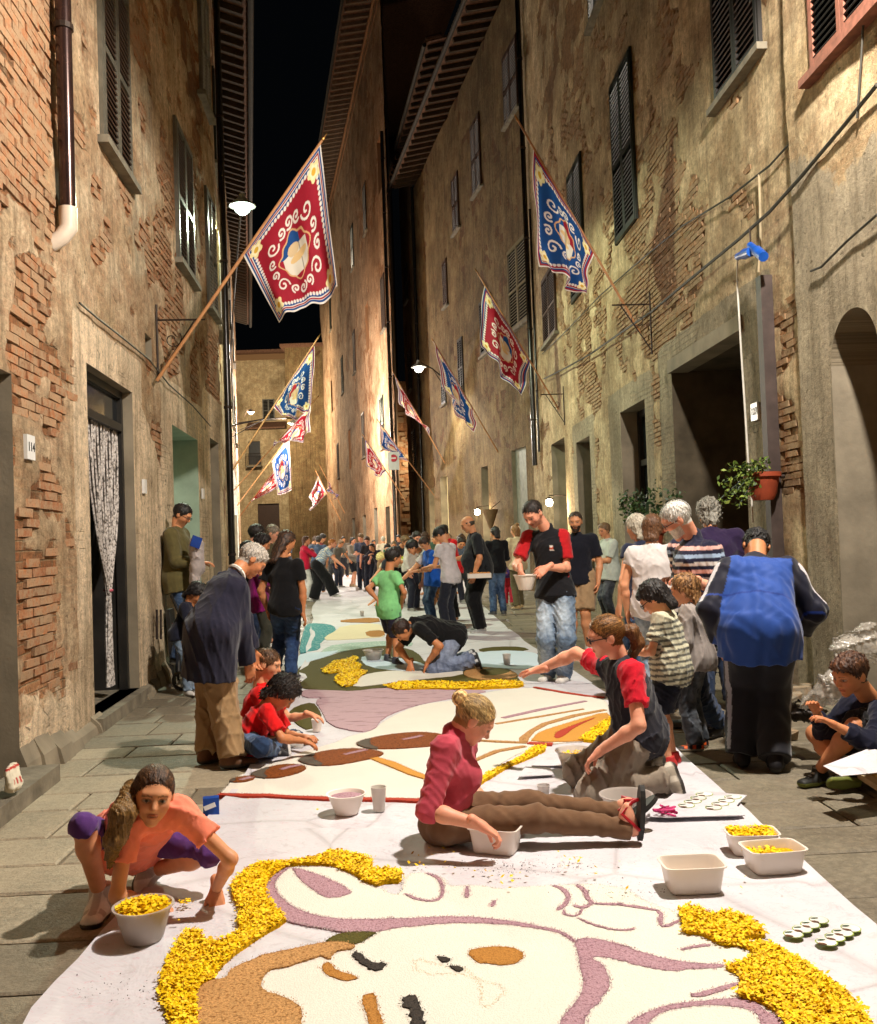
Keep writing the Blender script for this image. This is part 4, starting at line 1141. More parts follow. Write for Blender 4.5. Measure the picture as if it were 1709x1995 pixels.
def person(label, sp, group=None):
    d0 = sp['d']; H = sp.get('H', 1.7); s = H/1.75; b = sp.get('build', 1.0)
    pt = lambda p: (np.array([p[1], p[2], p[3]], float) if p[0] == 'w' else G(p[1], p[2])+V(0, 0, p[3] if len(p) > 3 else .085*s)) if isinstance(p[0], str) else P(p[0], p[1], d0+(p[2] if len(p) > 2 else 0))
    az = math.radians(sp['az']); fwd0 = V(math.sin(az), math.cos(az), 0)
    pel = pt(sp['pel']); neck = pt(sp['neck']); head = pt(sp['head']); 
    t = unit(neck-pel); rgt = unit(np.cross(fwd0, V(0, 0, 1))); rgt = unit(rgt-t*(rgt @ t)); frt = np.cross(t, rgt)
    haz = math.radians(sp.get('haz', sp['az'])); hp = math.radians(sp.get('hp', -10))
    hf = V(math.sin(haz)*math.cos(hp), math.cos(haz)*math.cos(hp), math.sin(hp))
    hup = unit(V(0, 0, 1)*.6+unit(head-neck)*.5) if abs(hp) < 1.2 else unit(head-neck)
    if 'hroll' in sp: hup = unit(hup + np.cross(hf, V(0, 0, 1))*sp['hroll'])
    HM = rot_basis(hf, hup); hs = s*sp.get('headscale', 1.0)
    if H < 1.45: hs = (.86+.12*(H-1.0)/.45)*sp.get('headscale', 1.0)
    pxm = FPX/max(d0, .5)*.513; h = sp.get('h', min(max(1.25/pxm, .0055), .013))
    hh = min(max(.9/pxm, .004), .010)
    skin = SK[sp.get('skin', 'mid')] if isinstance(sp.get('skin', 'mid'), str) else sp['skin']
    hairc = np.asarray(sp.get('hairc', (.03, .02, .015)), float)
    root = thing('person', label, sp.get('cat', 'person'), (pel[0], pel[1], 0), group)
    lu, lf, lt, ls = .285*s, .255*s, .43*s, .43*s
    sh = {}; el = {}; wr = {}; hip = {}; kn = {}; an = {}; to = {}
    for side, sg in (('L', -1), ('R', 1)):
        sh[side] = neck - t*.055*s + rgt*sg*.168*s*b + (pt(sp['sh'+side]) - (neck - t*.055*s + rgt*sg*.168*s*b) if 'sh'+side in sp else 0)
        hip[side] = pel + rgt*sg*.088*s*b + (0 if 'hip'+side not in sp else pt(sp['hip'+side])-(pel + rgt*sg*.088*s*b))
        A = sp.get('arm'+side)
        if A is None:
            wr[side] = sh[side] + V(0, 0, -.50*s) + frt*.07*s + rgt*sg*.06; hint = sh[side]-V(0, 0, .3)+rgt*sg*.15-frt*.1
        else: hint, wr[side] = pt(A[0]), pt(A[1])
        kk = sp.get('armk', 1.0)
        el[side], wr[side] = solve_mid(sh[side], wr[side], lu*kk, lf*kk, hint)
        Lg = sp.get('leg'+side)
        if Lg is None:
            an[side] = np.array([hip[side][0], hip[side][1], .085*s]); hint = hip[side]+frt*.3-V(0, 0, .4); to[side] = an[side]+V(frt[0], frt[1], 0)*.15
        else:
            hint = pt(Lg[0]) if Lg[0] is not None else hip[side]+frt*.5-V(0, 0, .4)
            an[side] = pt(Lg[1]); to[side] = pt(Lg[2]) if len(Lg) > 2 and Lg[2] is not None else an[side]+unit(V(frt[0], frt[1], 0))*.15*s+V(0, 0, -.03)
        lk = sp.get('legk', 1.0)
        kn[side], an[side] = solve_mid(hip[side], an[side], lt*lk, ls*lk, hint)
    if sp.get('dbg'): print(label[:30], 'torso', np.linalg.norm(neck-pel)/s, 'headneck', np.linalg.norm(head-neck)/s, 'z', pel[2], {k: np.round(v, 2).tolist() for k, v in an.items()})
    chest = neck - t*.16*s; waist = pel + t*.14*s
    top = sp.get('top'); bot = sp.get('bot')
    # ---- skin body
    q = SDF(); th = .86
    q.ecap(chest, waist, rgt, .14*s*b*th, .095*s*b*th, .115*s*b*th, .08*s*b*th, k=.05); q.ecap(waist, pel, rgt, .12*s*b*th, .08*s*b*th, .13*s*b*th, .09*s*b*th, k=.05)
    q.cap(sh['L'], sh['R'], .045*s, k=.04); q.cap(neck-t*.03, neck+unit(head-neck)*.03*s, .052*s, .047*s, k=.03)
    ab = sp.get('armb', 1.0)
    for k_ in 'LR':
        q.cap(sh[k_], el[k_], .044*s*b*ab, .036*s*b*ab, k=.03); m_ = el[k_]*.7+wr[k_]*.3; q.cap(el[k_], m_, .036*s*b*ab, .038*s*b*ab, k=.02); q.cap(m_, wr[k_], .038*s*b*ab, .025*s*ab, k=.02)
        lb = 1.0 if (bot and bot.get('len', 1) < 1) else .68
        q.cap(hip[k_], kn[k_], .078*s*b*lb, .052*s*b*lb, k=.04); m_ = kn[k_]*.68+an[k_]*.32-unit(np.cross(np.cross(kn[k_]-hip[k_], an[k_]-kn[k_]), an[k_]-kn[k_])+1e-6)*0
        q.cap(kn[k_], m_, .050*s*b*lb, .055*s*b*lb, k=.03); q.cap(m_, an[k_], .055*s*b*lb, .036*s*lb, k=.03)
        if sp.get('shoes') in (None, 'bare'):
            q.cap(an[k_]-unit(kn[k_]-an[k_])*.03*s, an[k_]*.4+to[k_]*.6-V(0, 0, 0), .036*s, .034*s, k=.02); q.cap(an[k_]*.4+to[k_]*.6, to[k_], .034*s, .022*s, k=.02)
    v, f = q.mesh(h)
    ch = [(v, f, skin)]
    o = dict(sp); o['neckbase'] = neck-t*.02
    ch += head_chunk(hs, HM, head, hh, skin, hairc, o)
    for k_, T in (('L', 1), ('R', -1)):
        hd = wr[k_]-el[k_]; hn = sp.get('hand'+k_)
        nrm = -np.cross(unit(hd), rgt) if abs(unit(hd) @ rgt) < .8 else V(0, 0, 1.)
        nrm = rgt*(1 if k_ == 'R' else -1)*.8 - 0*nrm      # hanging hand: back of the hand outwards
        if A is not None or True:
            if abs(unit(hd)[2]) < .75: nrm = V(0, 0, 1.0)
        cu, spd = .45, .2
        if hn:
            if hn.get('to') is not None: hd = pt(hn['to'])-wr[k_]
            if hn.get('n') is not None: nrm = V(*hn['n'])
            cu = hn.get('curl', cu); spd = hn.get('spread', spd)
        ch += hand_chunk(s*sp.get('handscale', 1.0)*(.98), wr[k_], hd, nrm, T, hh, skin, cu, spd)
    v, f, c = join_chunks(ch)
    link('body', mk_mesh('body', v, f, True, {'col': c}), M_skin, root)
    # ---- hair
    if sp.get('hair', 'short') != 'none':
        hc = hair_chunk(hs, HM, head, hh*1.1, hairc, sp.get('hair', 'short'), sp)
        if 'tail' in sp:
            qq = SDF(); pts = [pt(p) for p in sp['tail'][0]]; rr = sp['tail'][1]
            for i in range(len(pts)-1): qq.ecap(pts[i], pts[i+1], rgt, rr[i], rr[i]*.75, rr[i+1], rr[i+1]*.75, k=.02)
            v, f = qq.mesh(hh*1.2, amp=.005, freq=200, seed=5, aniso=(1, 1, .3)); tc = np.asarray(sp.get('tailc', hairc))
            hc.append((v, f, np.asarray(tc, np.float32)*(.75+.5*rng.random(len(v)))[:, None]))
        if hc:
            st = sp.get('hair', 'short')
            if d0 < 16 and 'bald' not in st: hc.append(strands(hs, HM, head, hairc, dict(sp, sw=max(.0016, .0005*d0*.6)), int(np.clip(5200/d0, 350, 1300)), st, sp.get('highlight')))
            v, f, c = join_chunks(hc); link('hair', mk_mesh('hair', v, f, True, {'col': c}), M_hair, root)
    if sp.get('glasses'):
        mb = MB(); 
        for x in (-1, 1):
            pts = [HM @ (V(x*.033+.021*math.cos(a), .100, .010+.015*math.sin(a))*hs)+head for a in np.linspace(0, 2*PI, 13)]; mb.tube(pts, .0022*1.2, 5, False)
            mb.tube([HM @ (V(x*.054, .099, .014)*hs)+head, HM @ (V(x*.080, .0, .012)*hs)+head], .0026, 5)
        mb.tube([HM @ (V(-.012, .102, .012)*hs)+head, HM @ (V(.012, .102, .012)*hs)+head], .0026, 5)
        mb.build('glasses', M_black_paint, root)
    sk = dict(pel=pel, neck=neck, head=head, t=t, r=rgt, f=frt, sh=sh, el=el, wr=wr, hip=hip, kn=kn, an=an, s=s, b=b, chest=chest, waist=waist, root=root, HM=HM, hs=hs, to=to)
    # ---- top
    if top:
        fat = top.get('fat', 0)+.014; q = SDF(); amp = top.get('amp', .006)*.8; be = sp.get('belly', 0)
        q.ecap(chest, waist, rgt, .150*s*b+fat, .100*s*b+fat, .128*s*b+fat, .090*s*b+fat+be*.5, k=.06)
        hem = top.get('hem', .08)
        thd = unit((kn['L']+kn['R'])/2-pel); hd_ = unit(-t*.35+thd*.65) if (thd @ -t) > .2 and hem > 0 else -t; pe = pel + hd_*hem*s
        if hem >= 0: q.ecap(waist, pel, rgt, .130*s*b+fat, .092*s*b+fat+be, .158*s*b+fat+.004, .114*s*b+fat+be*.5+.004, k=.06)
        q.ecap(pel if hem >= 0 else waist, pe, rgt, (.158 if hem >= 0 else .130)*s*b+fat+.004, (.114 if hem >= 0 else .092)*s*b+fat+be*.5+.004, top.get('hw', .168 if hem >= 0 else .140)*s*b+fat+.006, (.116 if hem >= 0 else .100)*s*b+fat+be*.4+.008, k=.06, flat=not top.get('round'))
        if be: q.ell(waist+frt*(.05+be)*s, (.13*s*b, .12*s*b, .13*s*b), k=.08)
        if top.get('bust'):
            for sg in (-1, 1): q.ell(chest-t*.02*s+frt*.085*s+rgt*sg*.06*s, (.062*s, .06*s, .062*s), k=.05)
        q.cap(sh['L']*.92+neck*.08, sh['R']*.92+neck*.08, .056*s+fat*.4, k=.05)
        q.cap(neck-t*.05*s, neck+t*.000*s, .075*s, .062*s, k=.04)
        if top.get('collar'): q.cap(neck+t*.005, neck+unit(head-neck)*.025*s, .062*s, .060*s, k=.01)
        fr = top.get('sleeve', .55); sr = top.get('sr', .016)
        cut = []
        for k_ in 'LR':
            if fr <= 0: continue
            if fr <= 1: e = sh[k_]+(el[k_]-sh[k_])*fr; q.cap(sh[k_], e, .050*s*b*ab+sr, .044*s*b*ab+sr*1.3, k=.035, flat=True)
            else:
                q.cap(sh[k_], el[k_], .050*s*b*ab+sr, .042*s*b*ab+sr, k=.04); e = el[k_]+(wr[k_]-el[k_])*min(fr-1, .98); q.cap(el[k_], e, .042*s*b*ab+sr, .032*s*ab+sr*1.1, k=.025, flat=True)
        if top.get('vneck'): q.ell(neck-t*.03*s+frt*.075*s, (.045*s, .05*s, .065*s), k=.01, op='s')
        v, f = q.mesh(h, amp=amp, freq=top.get('freq', 42), seed=int(d0*100) % 97, aniso=top.get('aniso', (1, 1, .7)))
        c = np.tile(np.asarray(top['col'], np.float32), (len(v), 1))
        if top.get('paint'): c = top['paint'](v, c, sk)
        link(top.get('name', 'shirt'), mk_mesh('shirt', v, f, True, {'col': c}), top.get('mat', M_cloth), root)
    if bot:
        fat = bot.get('fat', 0)+.010; wf = min(fat, .010); q = SDF(); L = bot.get('len', 1.0); kr = bot.get('kr', .066); ar = bot.get('ar', .060); tr = bot.get('tr', .086)
        up_ = pel+t*bot.get('rise', .09)*s; be = sp.get('belly', 0)
        q.ecap(up_, pel, rgt, .122*s*b+wf, .086*s*b+wf+be*.5, .148*s*b+wf, .104*s*b+wf, k=.05)
        q.ell(pel-frt*.03*s-t*.04*s, (.10*s*b, .10*s*b, .09*s*b), k=.05)
        for k_ in 'LR':
            if L <= .5:
                e = hip[k_]+(kn[k_]-hip[k_])*(L*2); q.cap(hip[k_], e, tr*s*b+fat, (tr+(kr-tr)*L*2)*s*b+fat+.012, k=.04, flat=True)
            else:
                q.cap(hip[k_], kn[k_], tr*s*b+fat, kr*s*b+fat, k=.05); l2 = L*2-1
                e = kn[k_]+(an[k_]-kn[k_])*l2; q.cap(kn[k_], e+(an[k_]-kn[k_])*(.04 if L >= 1 else 0), kr*s*b+fat, (kr+(ar-kr)*l2)*s+fat*.9, k=.03, flat=True)
        v, f = q.mesh(h, amp=bot.get('amp', .006), freq=bot.get('freq', 48), seed=int(d0*77) % 89, aniso=bot.get('aniso', (1, 1, .8)))
        c = np.tile(np.asarray(bot['col'], np.float32), (len(v), 1))
        if bot.get('paint'): c = bot['paint'](v, c, sk)
        link(bot.get('name', 'trousers' if L > .6 else 'shorts'), mk_mesh('trousers', v, f, True, {'col': c}), bot.get('mat', M_cloth), root)
    so = sp.get('shoes')
    if so and so != 'bare':
        for k_ in 'LR': shoe_mesh(s*so.get('k', 1.0), an[k_], to[k_], kn[k_], max(h*.8, .005), so.get('kind', 'trainer'), so['col'], so.get('sole', (.5, .5, .48)), root, col2=so.get('col2'))
    if sp.get('after'): sp['after'](sk)
    return sk
# ================================================================== THE PAPER AND THE PETAL DESIGN
C = srgb
from mathutils.geometry import tessellate_polygon
def zc_(bx, by, s): return lambda L: [(bx+x/s, by+y/s) for x, y in L]
c1 = zc_(300, 1640, 3.418); c2 = zc_(750, 1640, 3.418); c3 = zc_(1200, 1640, 3.358); c4 = zc_(420, 1300, 3.884); c5 = zc_(840, 1300, 4.2725); c6 = zc_(560, 1120, 3.165); cr = lambda L: L
def rough(pts, step=.014, amp=.005, seed=0):
    "outline on the ground, resampled with an uneven edge"
    r = random.Random(seed); out = []; n = len(pts)
    for i in range(n):
        a, b = np.array(pts[i][:2]), np.array(pts[(i+1) % n][:2]); L = np.linalg.norm(b-a); k = max(1, int(L/step))
        for j in range(k):
            p = a+(b-a)*j/k; out.append((p[0]+r.uniform(-amp, amp), p[1]+r.uniform(-amp, amp)))
    return out
EDGE = {}
def soften(g, k=1):
    for _ in range(k):
        n = len(g); q = []
        for i in range(n): a, b = np.asarray(g[i][:2], float), np.asarray(g[(i+1) % n][:2], float); q += [a*.75+b*.25, a*.25+b*.75]
        g = q
    return g
def sheet(name, pts, z, mat, label=None, cat=None, kind=None, step=.008, amp=.0022, zb=0.0, parent=None, group=None):
    g = soften([G(*p) for p in pts]); dm = float(np.mean([q[1] for q in g])); o = rough(g, max(step, step*dm/4), amp*max(1, dm/5), len(pts)*7)
    if dm < 7: EDGE.setdefault(mat.name, [mat, []])[1].extend([(x, y, z) for x, y in o])
    v = [(x, y, z) for x, y in o]; tri = tessellate_polygon([[Vector(p) for p in v]])
    n = len(v); v2 = v+[(x, y, zb) for x, y in o]
    f = []
    for t in tri:
        a, b, c = [Vector(v[i]) for i in t]
        f.append(list(t) if (b-a).cross(c-a).z > 0 else list(t)[::-1])
    f += [[i, (i+1) % n, n+(i+1) % n, n+i] for i in range(n)]
    ob = link(name, mk_mesh(name, v2, f), mat, parent); return tag(ob, label, cat, group, kind)
def stroke(pts, w):
    "polyline on the ground widened to w metres, back as an outline of ground points"
    g = [G(*p)[:2] for p in pts]; L = []; R = []
    for i, p in enumerate(g):
        t = unit(np.append(g[min(i+1, len(g)-1)]-g[max(i-1, 0)], 0))[:2]; n = np.array([-t[1], t[0]]); ww = w/2*(.75+.5*((i*37) % 10)/10)
        L.append(p+n*ww); R.append(p-n*ww)
    return L+R[::-1]
def sheet_g(name, gp, z, mat, label, kind='stuff', amp=.004):
    o = rough(gp, .010, amp*.5, 3); EDGE.setdefault(mat.name, [mat, []])[1].extend([(x, y, z) for x, y in o] if o[0][1] < 7 else []); v = [(x, y, z) for x, y in o]; tri = tessellate_polygon([[Vector(p) for p in v]]); f = []
    for t in tri:
        a, b, c = [Vector(v[i]) for i in t]; f.append(list(t) if (b-a).cross(c-a).z > 0 else list(t)[::-1])
    n = len(v); v2 = v+[(x, y, 0) for x, y in o]; f += [[i, (i+1) % n, n+(i+1) % n, n+i] for i in range(n)]
    return tag(link(name, mk_mesh(name, v2, f), mat), label, None, None, kind)
def paper_mat():
    t = NT('white_paper', .75, .25); g = t.n('ShaderNodeNewGeometry').outputs['Position']
    n = t.noise(g, 1.4, 6, .6); n2 = t.noise(g, 9, 6, .7, 1.5)
    c = t.ramp(n, [(.3, C(194, 192, 197)), (.7, C(212, 209, 214))])
    c = t.mix(t.ramp(n2, [(.56, 0), (.76, .6)]), c, C(158, 146, 146))
    mp = t.n('ShaderNodeMapping'); mp.inputs['Scale'].default_value = (1.2, 2.5, 1); t.l(g, mp.inputs[0])
    c = t.mix(t.ramp(t.noise(mp.outputs[0], 7, 3, .5, 2.0), [(.492, 0), (.5, .5), (.508, 0)]), c, C(205, 130, 146))
    c = t.mix(t.ramp(t.noise(g, 38, 4, .7), [(.70, 0), (.78, .6)]), c, C(110, 104, 108))
    vo = t.n('ShaderNodeTexVoronoi', feature='DISTANCE_TO_EDGE'); vo.inputs['Scale'].default_value = .9; wv = t.n('ShaderNodeVectorMath', operation='MULTIPLY_ADD'); t.l(t.n('ShaderNodeTexNoise', i_Scale=1.3).outputs['Color'], wv.inputs[0]); wv.inputs[1].default_value = (.35, .35, 0); t.l(g, wv.inputs[2]); t.l(wv.outputs[0], vo.inputs['Vector'])
    cre = t.ramp(vo.outputs['Distance'], [(0, 1), (.012, .25), (.03, 0)])
    c = t.mix(t.math('MULTIPLY', cre, .35), c, C(150, 140, 140)); t.bump(cre, .5, .01)
    t.color(c); t.bump(t.noise(g, 2.4, 5, .55, .6), .6, .05); t.bump(t.noise(g, 14, 4), .15, .006); return t.m
def grain(name, c, var=.25, sc=230, dark=None, bump=.8, dens=.6):
    t = NT(name, .9, .15); g = t.n('ShaderNodeNewGeometry').outputs['Position']; c = np.array(c)
    n = t.noise(g, sc, 2, .6); col = t.ramp(n, [(.32, c*(1-var)), (.68, np.minimum(c*(1+var*.7), .95))])
    col = t.mix(t.ramp(t.noise(g, 3.5, 5), [(.35, .25), (.65, 0)]), col, c*.8)
    if dark is not None: col = t.mix(t.ramp(t.noise(g, sc*.55, 2), [(dens, 0), (dens+.08, .8)]), col, dark)
    t.color(col); t.bump(n, bump, .004); return t.m
M_paper = paper_mat()
M_rice = grain('cream_rice', C(224, 219, 207), .10, 200)
M_rice2 = grain('ivory_rice', C(232, 216, 182), .06, 260)
M_mauve = grain('mauve_rice', C(176, 140, 150), .26, 170, C(128, 92, 102), bump=1.0, dens=.56)
M_tan = grain('tan_seed', C(188, 142, 90), .36, 150, C(126, 84, 44), bump=1.0, dens=.55)
M_brn = grain('brown_seed', C(176, 122, 58), .28, 150, C(140, 88, 36))
M_cof = grain('coffee_seed', C(134, 74, 34), .25, 150, C(70, 36, 14), dens=.52)
M_blk = grain('black_seed', C(62, 56, 52), .4, 200, C(20, 18, 16))
M_gdk = grain('grey_seed', C(92, 84, 74), .25, 180, C(50, 44, 38))
M_olv = grain('olive_leaf', C(84, 78, 34), .3, 140, C(50, 48, 20))
M_red = grain('brick_red_powder', C(176, 66, 48), .2, 200)
M_org = grain('orange_seed', C(204, 146, 66), .2, 200)
M_teal = grain('teal_dyed_rice', C(60, 140, 146), .3, 60, C(190, 214, 206), dens=.58)
M_pblue = grain('pale_blue_rice', C(204, 220, 232), .08, 120)
M_pgrn = grain('pale_green_rice', C(166, 190, 178), .2, 60, C(220, 224, 212), dens=.55)
M_mdark = grain('mauve_rice_streaked', C(176, 144, 152), .15, 200)
def streaked(mat):
    t = mat.node_tree; return mat
def edge_grains():
    for nm, (mat, pts) in EDGE.items():
        if 'petal' in nm: continue
        p = np.array(pts); k = 5 if len(p) < 3000 else 4; p = np.repeat(p, k, 0); r = np.random.default_rng(len(p)); p[:, :2] += r.normal(0, .0055, (len(p), 2))
        v, q, rn = petals_mesh(p[:, 0], p[:, 1], p[:, 2]-.001, .0026, 3); v[:, 2] = np.repeat(p[:, 2], 4)+np.tile([0, .001, .003, .001], len(p))
        tag(link('loose_grains', mk_mesh('loose_grains', v, q), mat), 'loose grains scattered along the edges of the '+nm.replace('_', ' ')+' areas', None, None, 'stuff')
# paper: strips laid across the street, one overlapping the next
pp = CL + CR[::-1]
def strip(y0, y1, z):
    xs = []; Lg = [(x, y) for x, y in CL]; 
    lx = lambda y: float(np.interp(-y, [-p[1] for p in CL], [p[0] for p in CL])); rx = lambda y: float(np.interp(y, [p[1] for p in CR], [p[0] for p in CR]))
    ys = np.linspace(y0, y1, 10); jit = random.Random(int(y0)); L = [(lx(y)+jit.uniform(-4, 4), y) for y in ys]; R = [(rx(y)+jit.uniform(-4, 4), y) for y in ys]
    return L+R[::-1]
def paper_sheet(y0, y1, z, label):
    o = strip(y0, y1, z); n_ = 14; L = o[:10]; R = o[10:][::-1]
    vs = []; nx = 26
    for a, b in zip(L, R):
        ga, gb = G(*a), G(*b)
        for i in range(nx+1):
            p = ga+(gb-ga)*i/nx; e = min(i, nx-i)
            vs.append((p[0], p[1], z+.003*math.sin(p[0]*7+p[1]*5)*.5+(.012*abs(math.sin(p[1]*4+p[0]*3)) if e == 0 else 0)))
    f = [[r*(nx+1)+i, r*(nx+1)+i+1, (r+1)*(nx+1)+i+1, (r+1)*(nx+1)+i] for r in range(9) for i in range(nx)]
    return tag(link('paper_sheet', mk_mesh('paper_sheet', vs, f, True), M_paper), label, 'paper', 'paper strips covering the street')
paper_sheet(2080, 1618, .012, 'nearest wide white paper strip carrying the big yellow and mauve drawing')
paper_sheet(1626, 1455, .009, 'white paper strip under the seated woman and the plastic bowls')
paper_sheet(1460, 1330, .006, 'paper strip under the mauve field beside the boys in red')
paper_sheet(1334, 1228, .009, 'paper strip under the olive green design by the man on hands and knees')
paper_sheet(1232, 1120, .006, 'farthest white paper strip, mostly bare, under the distant onlookers')
Z1, Z2, Z3, Z4 = .0182, .0196, .0210, .0224
S = lambda *a, **k: sheet(*a, kind='stuff', **k)
cream = c1([(905,198),(1180,192),(1300,240),(1400,305),(1480,340)])+c2([(10,345),(20,375),(110,385),(140,240),(280,235),(400,270),(420,330),(600,315),(780,345),(850,335),(1130,320),(1400,310)])+c3([(0,325),(80,340),(160,400),(240,440),(330,470),(410,495),(440,640),(640,665),(645,715),(830,725),(925,790),(720,850),(830,940),(800,1060),(930,1085),(1000,1130),(1090,1200),(1150,1320)])+c1([(270,1320),(290,1100),(480,920),(720,810),(1140,712),(1340,725),(1500,640),(1270,635),(1000,585),(880,555),(770,430),(745,360),(770,290),(830,235)])
S('cream_rice', cream, Z1, M_rice, label='big cream rice face and ear area of the nearest drawing')
S('tinted_rice', c2([(190,800),(400,875),(520,870),(600,950),(820,1010),(740,1120),(640,1150),(650,1010),(600,950),(500,915),(210,920)]), Z2-.002, M_rice2, label='faint straw-coloured patch on the cream face')
arc = c1([(900,195),(830,230),(760,290),(740,360),(770,430),(820,500),(880,560),(1000,590),(1130,610),(1270,640),(1400,640),(1500,635),(1580,615),(1709,595)])+c2([(150,605),(300,585),(500,575),(700,580),(850,588),(950,605),(1080,622),(1180,650),(1270,715),(1285,700),(1180,628),(1060,605),(900,570),(700,545),(500,530),(300,535),(150,545),(0,545)])+c1([(1600,540),(1500,550),(1300,550),(1150,540),(1000,500),(900,450),(830,380),(800,320),(830,260),(905,205)])
S('mauve_rice', arc, Z2, M_mauve, label='long mauve rice arc outlining the ear and top of the face')
S('mauve_rice', c1([(920,200),(1000,215),(1150,270),(1260,320),(1330,375),(1190,410),(1120,395),(1060,350),(980,290),(940,240)]), Z2, M_mauve, label='mauve rice patch inside the cream ear')
S('mauve_rice', c2([(1260,700),(1300,680),(1400,680),(1500,700),(1690,755)])+c3([(0,700),(200,770),(400,820),(600,840),(720,838),(690,866),(500,870),(400,885),(300,880),(150,850),(10,805)])+c2([(1600,840),(1500,810),(1400,803),(1380,820),(1450,850),(1480,900),(1500,970),(1490,1040),(1440,1070),(1440,1110),(1380,1150),(1340,1213),(1330,1290),(1150,1290),(1200,1190),(1290,1090),(1320,1010),(1320,940),(1300,870),(1290,780)]), Z2, M_mauve, label='broad forked mauve rice band at the right side of the face')
S('mauve_rice', c3([(230,1150),(300,1120),(400,1100),(550,1085),(700,1070),(850,1060),(930,1090),(980,1150),(1090,1195),(1090,1290),(960,1290),(930,1160),(830,1130),(700,1110),(560,1110),(420,1130),(320,1150),(240,1200),(160,1290),(60,1290),(100,1210)]), Z2, M_mauve, label='mauve rice curve at the bottom right, by the yellow petals')
for i, (L, w_, lb) in enumerate(((c2([(1120,325),(1180,340),(1225,390),(1215,440),(1150,490)]), .03, 'short mauve hook above the face, left one'), (c2([(1280,320),(1330,350),(1350,410),(1385,445),(1320,475),(1260,460)]), .03, 'mauve hook above the face joined to the oval'), (c2([(1190,490),(1200,525),(1290,530),(1315,480)]), .018, 'small mauve loop beside the oval'),
    (c2([(1290,545),(1390,590),(1520,625),(1620,625)])+c3([(120,605)]), .016, 'lower line of the mauve oval'), (c2([(1390,445),(1480,450),(1600,450)])+c3([(0,440),(100,455),(200,470),(300,490),(290,560),(310,600),(420,550)]), .024, 'upper line of the mauve oval'),
    (c2([(280,240),(350,265),(385,320),(385,390),(340,430),(220,420),(140,380)]), .022, 'mauve ring beside the thin yellow petal tail'), (c2([(550,330),(545,405)]), .028, 'small upright mauve dash above the face'), (c2([(735,425),(712,465)]), .028, 'tiny mauve wedge above the face'), (c3([(490,1048),(560,1045),(700,1000),(810,968)]), .035, 'mauve finger line near the right petals'), (c3([(430,745),(540,720),(620,712)]), .022, 'short mauve dash between two cream fingers'))):
    sheet_g('mauve_line', soften(stroke(L, w_*.68)), Z2+.001, M_mauve, lb)
tan = c1([(300,1020),(340,985),(400,965),(480,955),(500,910),(560,865),(640,840),(720,800),(830,775),(1000,740),(1140,710),(1250,710),(1340,730),(1330,755),(1230,765),(1190,790),(1180,830),(1110,800),(1080,815),(960,850),(880,880),(800,885),(740,920),(720,960),(710,1000),(730,1040),(850,1075),(920,1110),(980,1150),(985,1213),(980,1320),(260,1320),(285,1150),(275,1090)])
S('tan_seeds', tan, Z3+.003, M_tan, label='thick tan seed hairline at the bottom left of the face')
S('brown_seeds', c1([(1150,840),(1180,850),(1200,885),(1260,910),(1370,945),(1310,965),(1260,970),(1200,945),(1160,930),(1110,880)]), Z3, M_brn, label='brown eyebrow stroke of the drawn face, upper one')
S('brown_seeds', c1([(1400,1060),(1480,1050),(1490,1150),(1520,1213),(1540,1300),(1440,1300),(1420,1180),(1385,1110)]), Z3, M_brn, label='brown stroke at the bottom edge of the face')
S('olive_leaves', c1([(1270,640),(1380,635),(1500,640),(1430,670),(1370,720),(1280,715),(1140,705),(1180,670)]), Z3, M_olv, label='small olive green patch between mauve arc and tan band')
for L, lb in ((c1([(1330,765),(1380,790),(1430,830),(1480,850),(1530,845),(1550,880),(1480,905),(1430,890),(1370,850),(1330,800)]), 'black seed eyelash stroke on the face'), (c2([(350,800),(440,815),(440,840),(380,840)]), 'small black nostril mark, upper one'), (c2([(440,865),(520,875),(530,905),(450,895)]), 'small black nostril mark, lower one'), (c2([(130,1065),(220,1080),(230,1120),(265,1213),(270,1300),(180,1300),(170,1170),(120,1140)]), 'black seed mark at the bottom edge of the picture')):
    S('black_seeds', L, Z3+.002, M_blk, label=lb, step=.010, amp=.006)
S('brown_seeds', c2([(540,770),(640,745),(780,735),(880,750),(935,795),(880,850),(780,865),(700,850),(620,850)]), Z3, M_brn, label='golden brown oval cheek on the cream face')
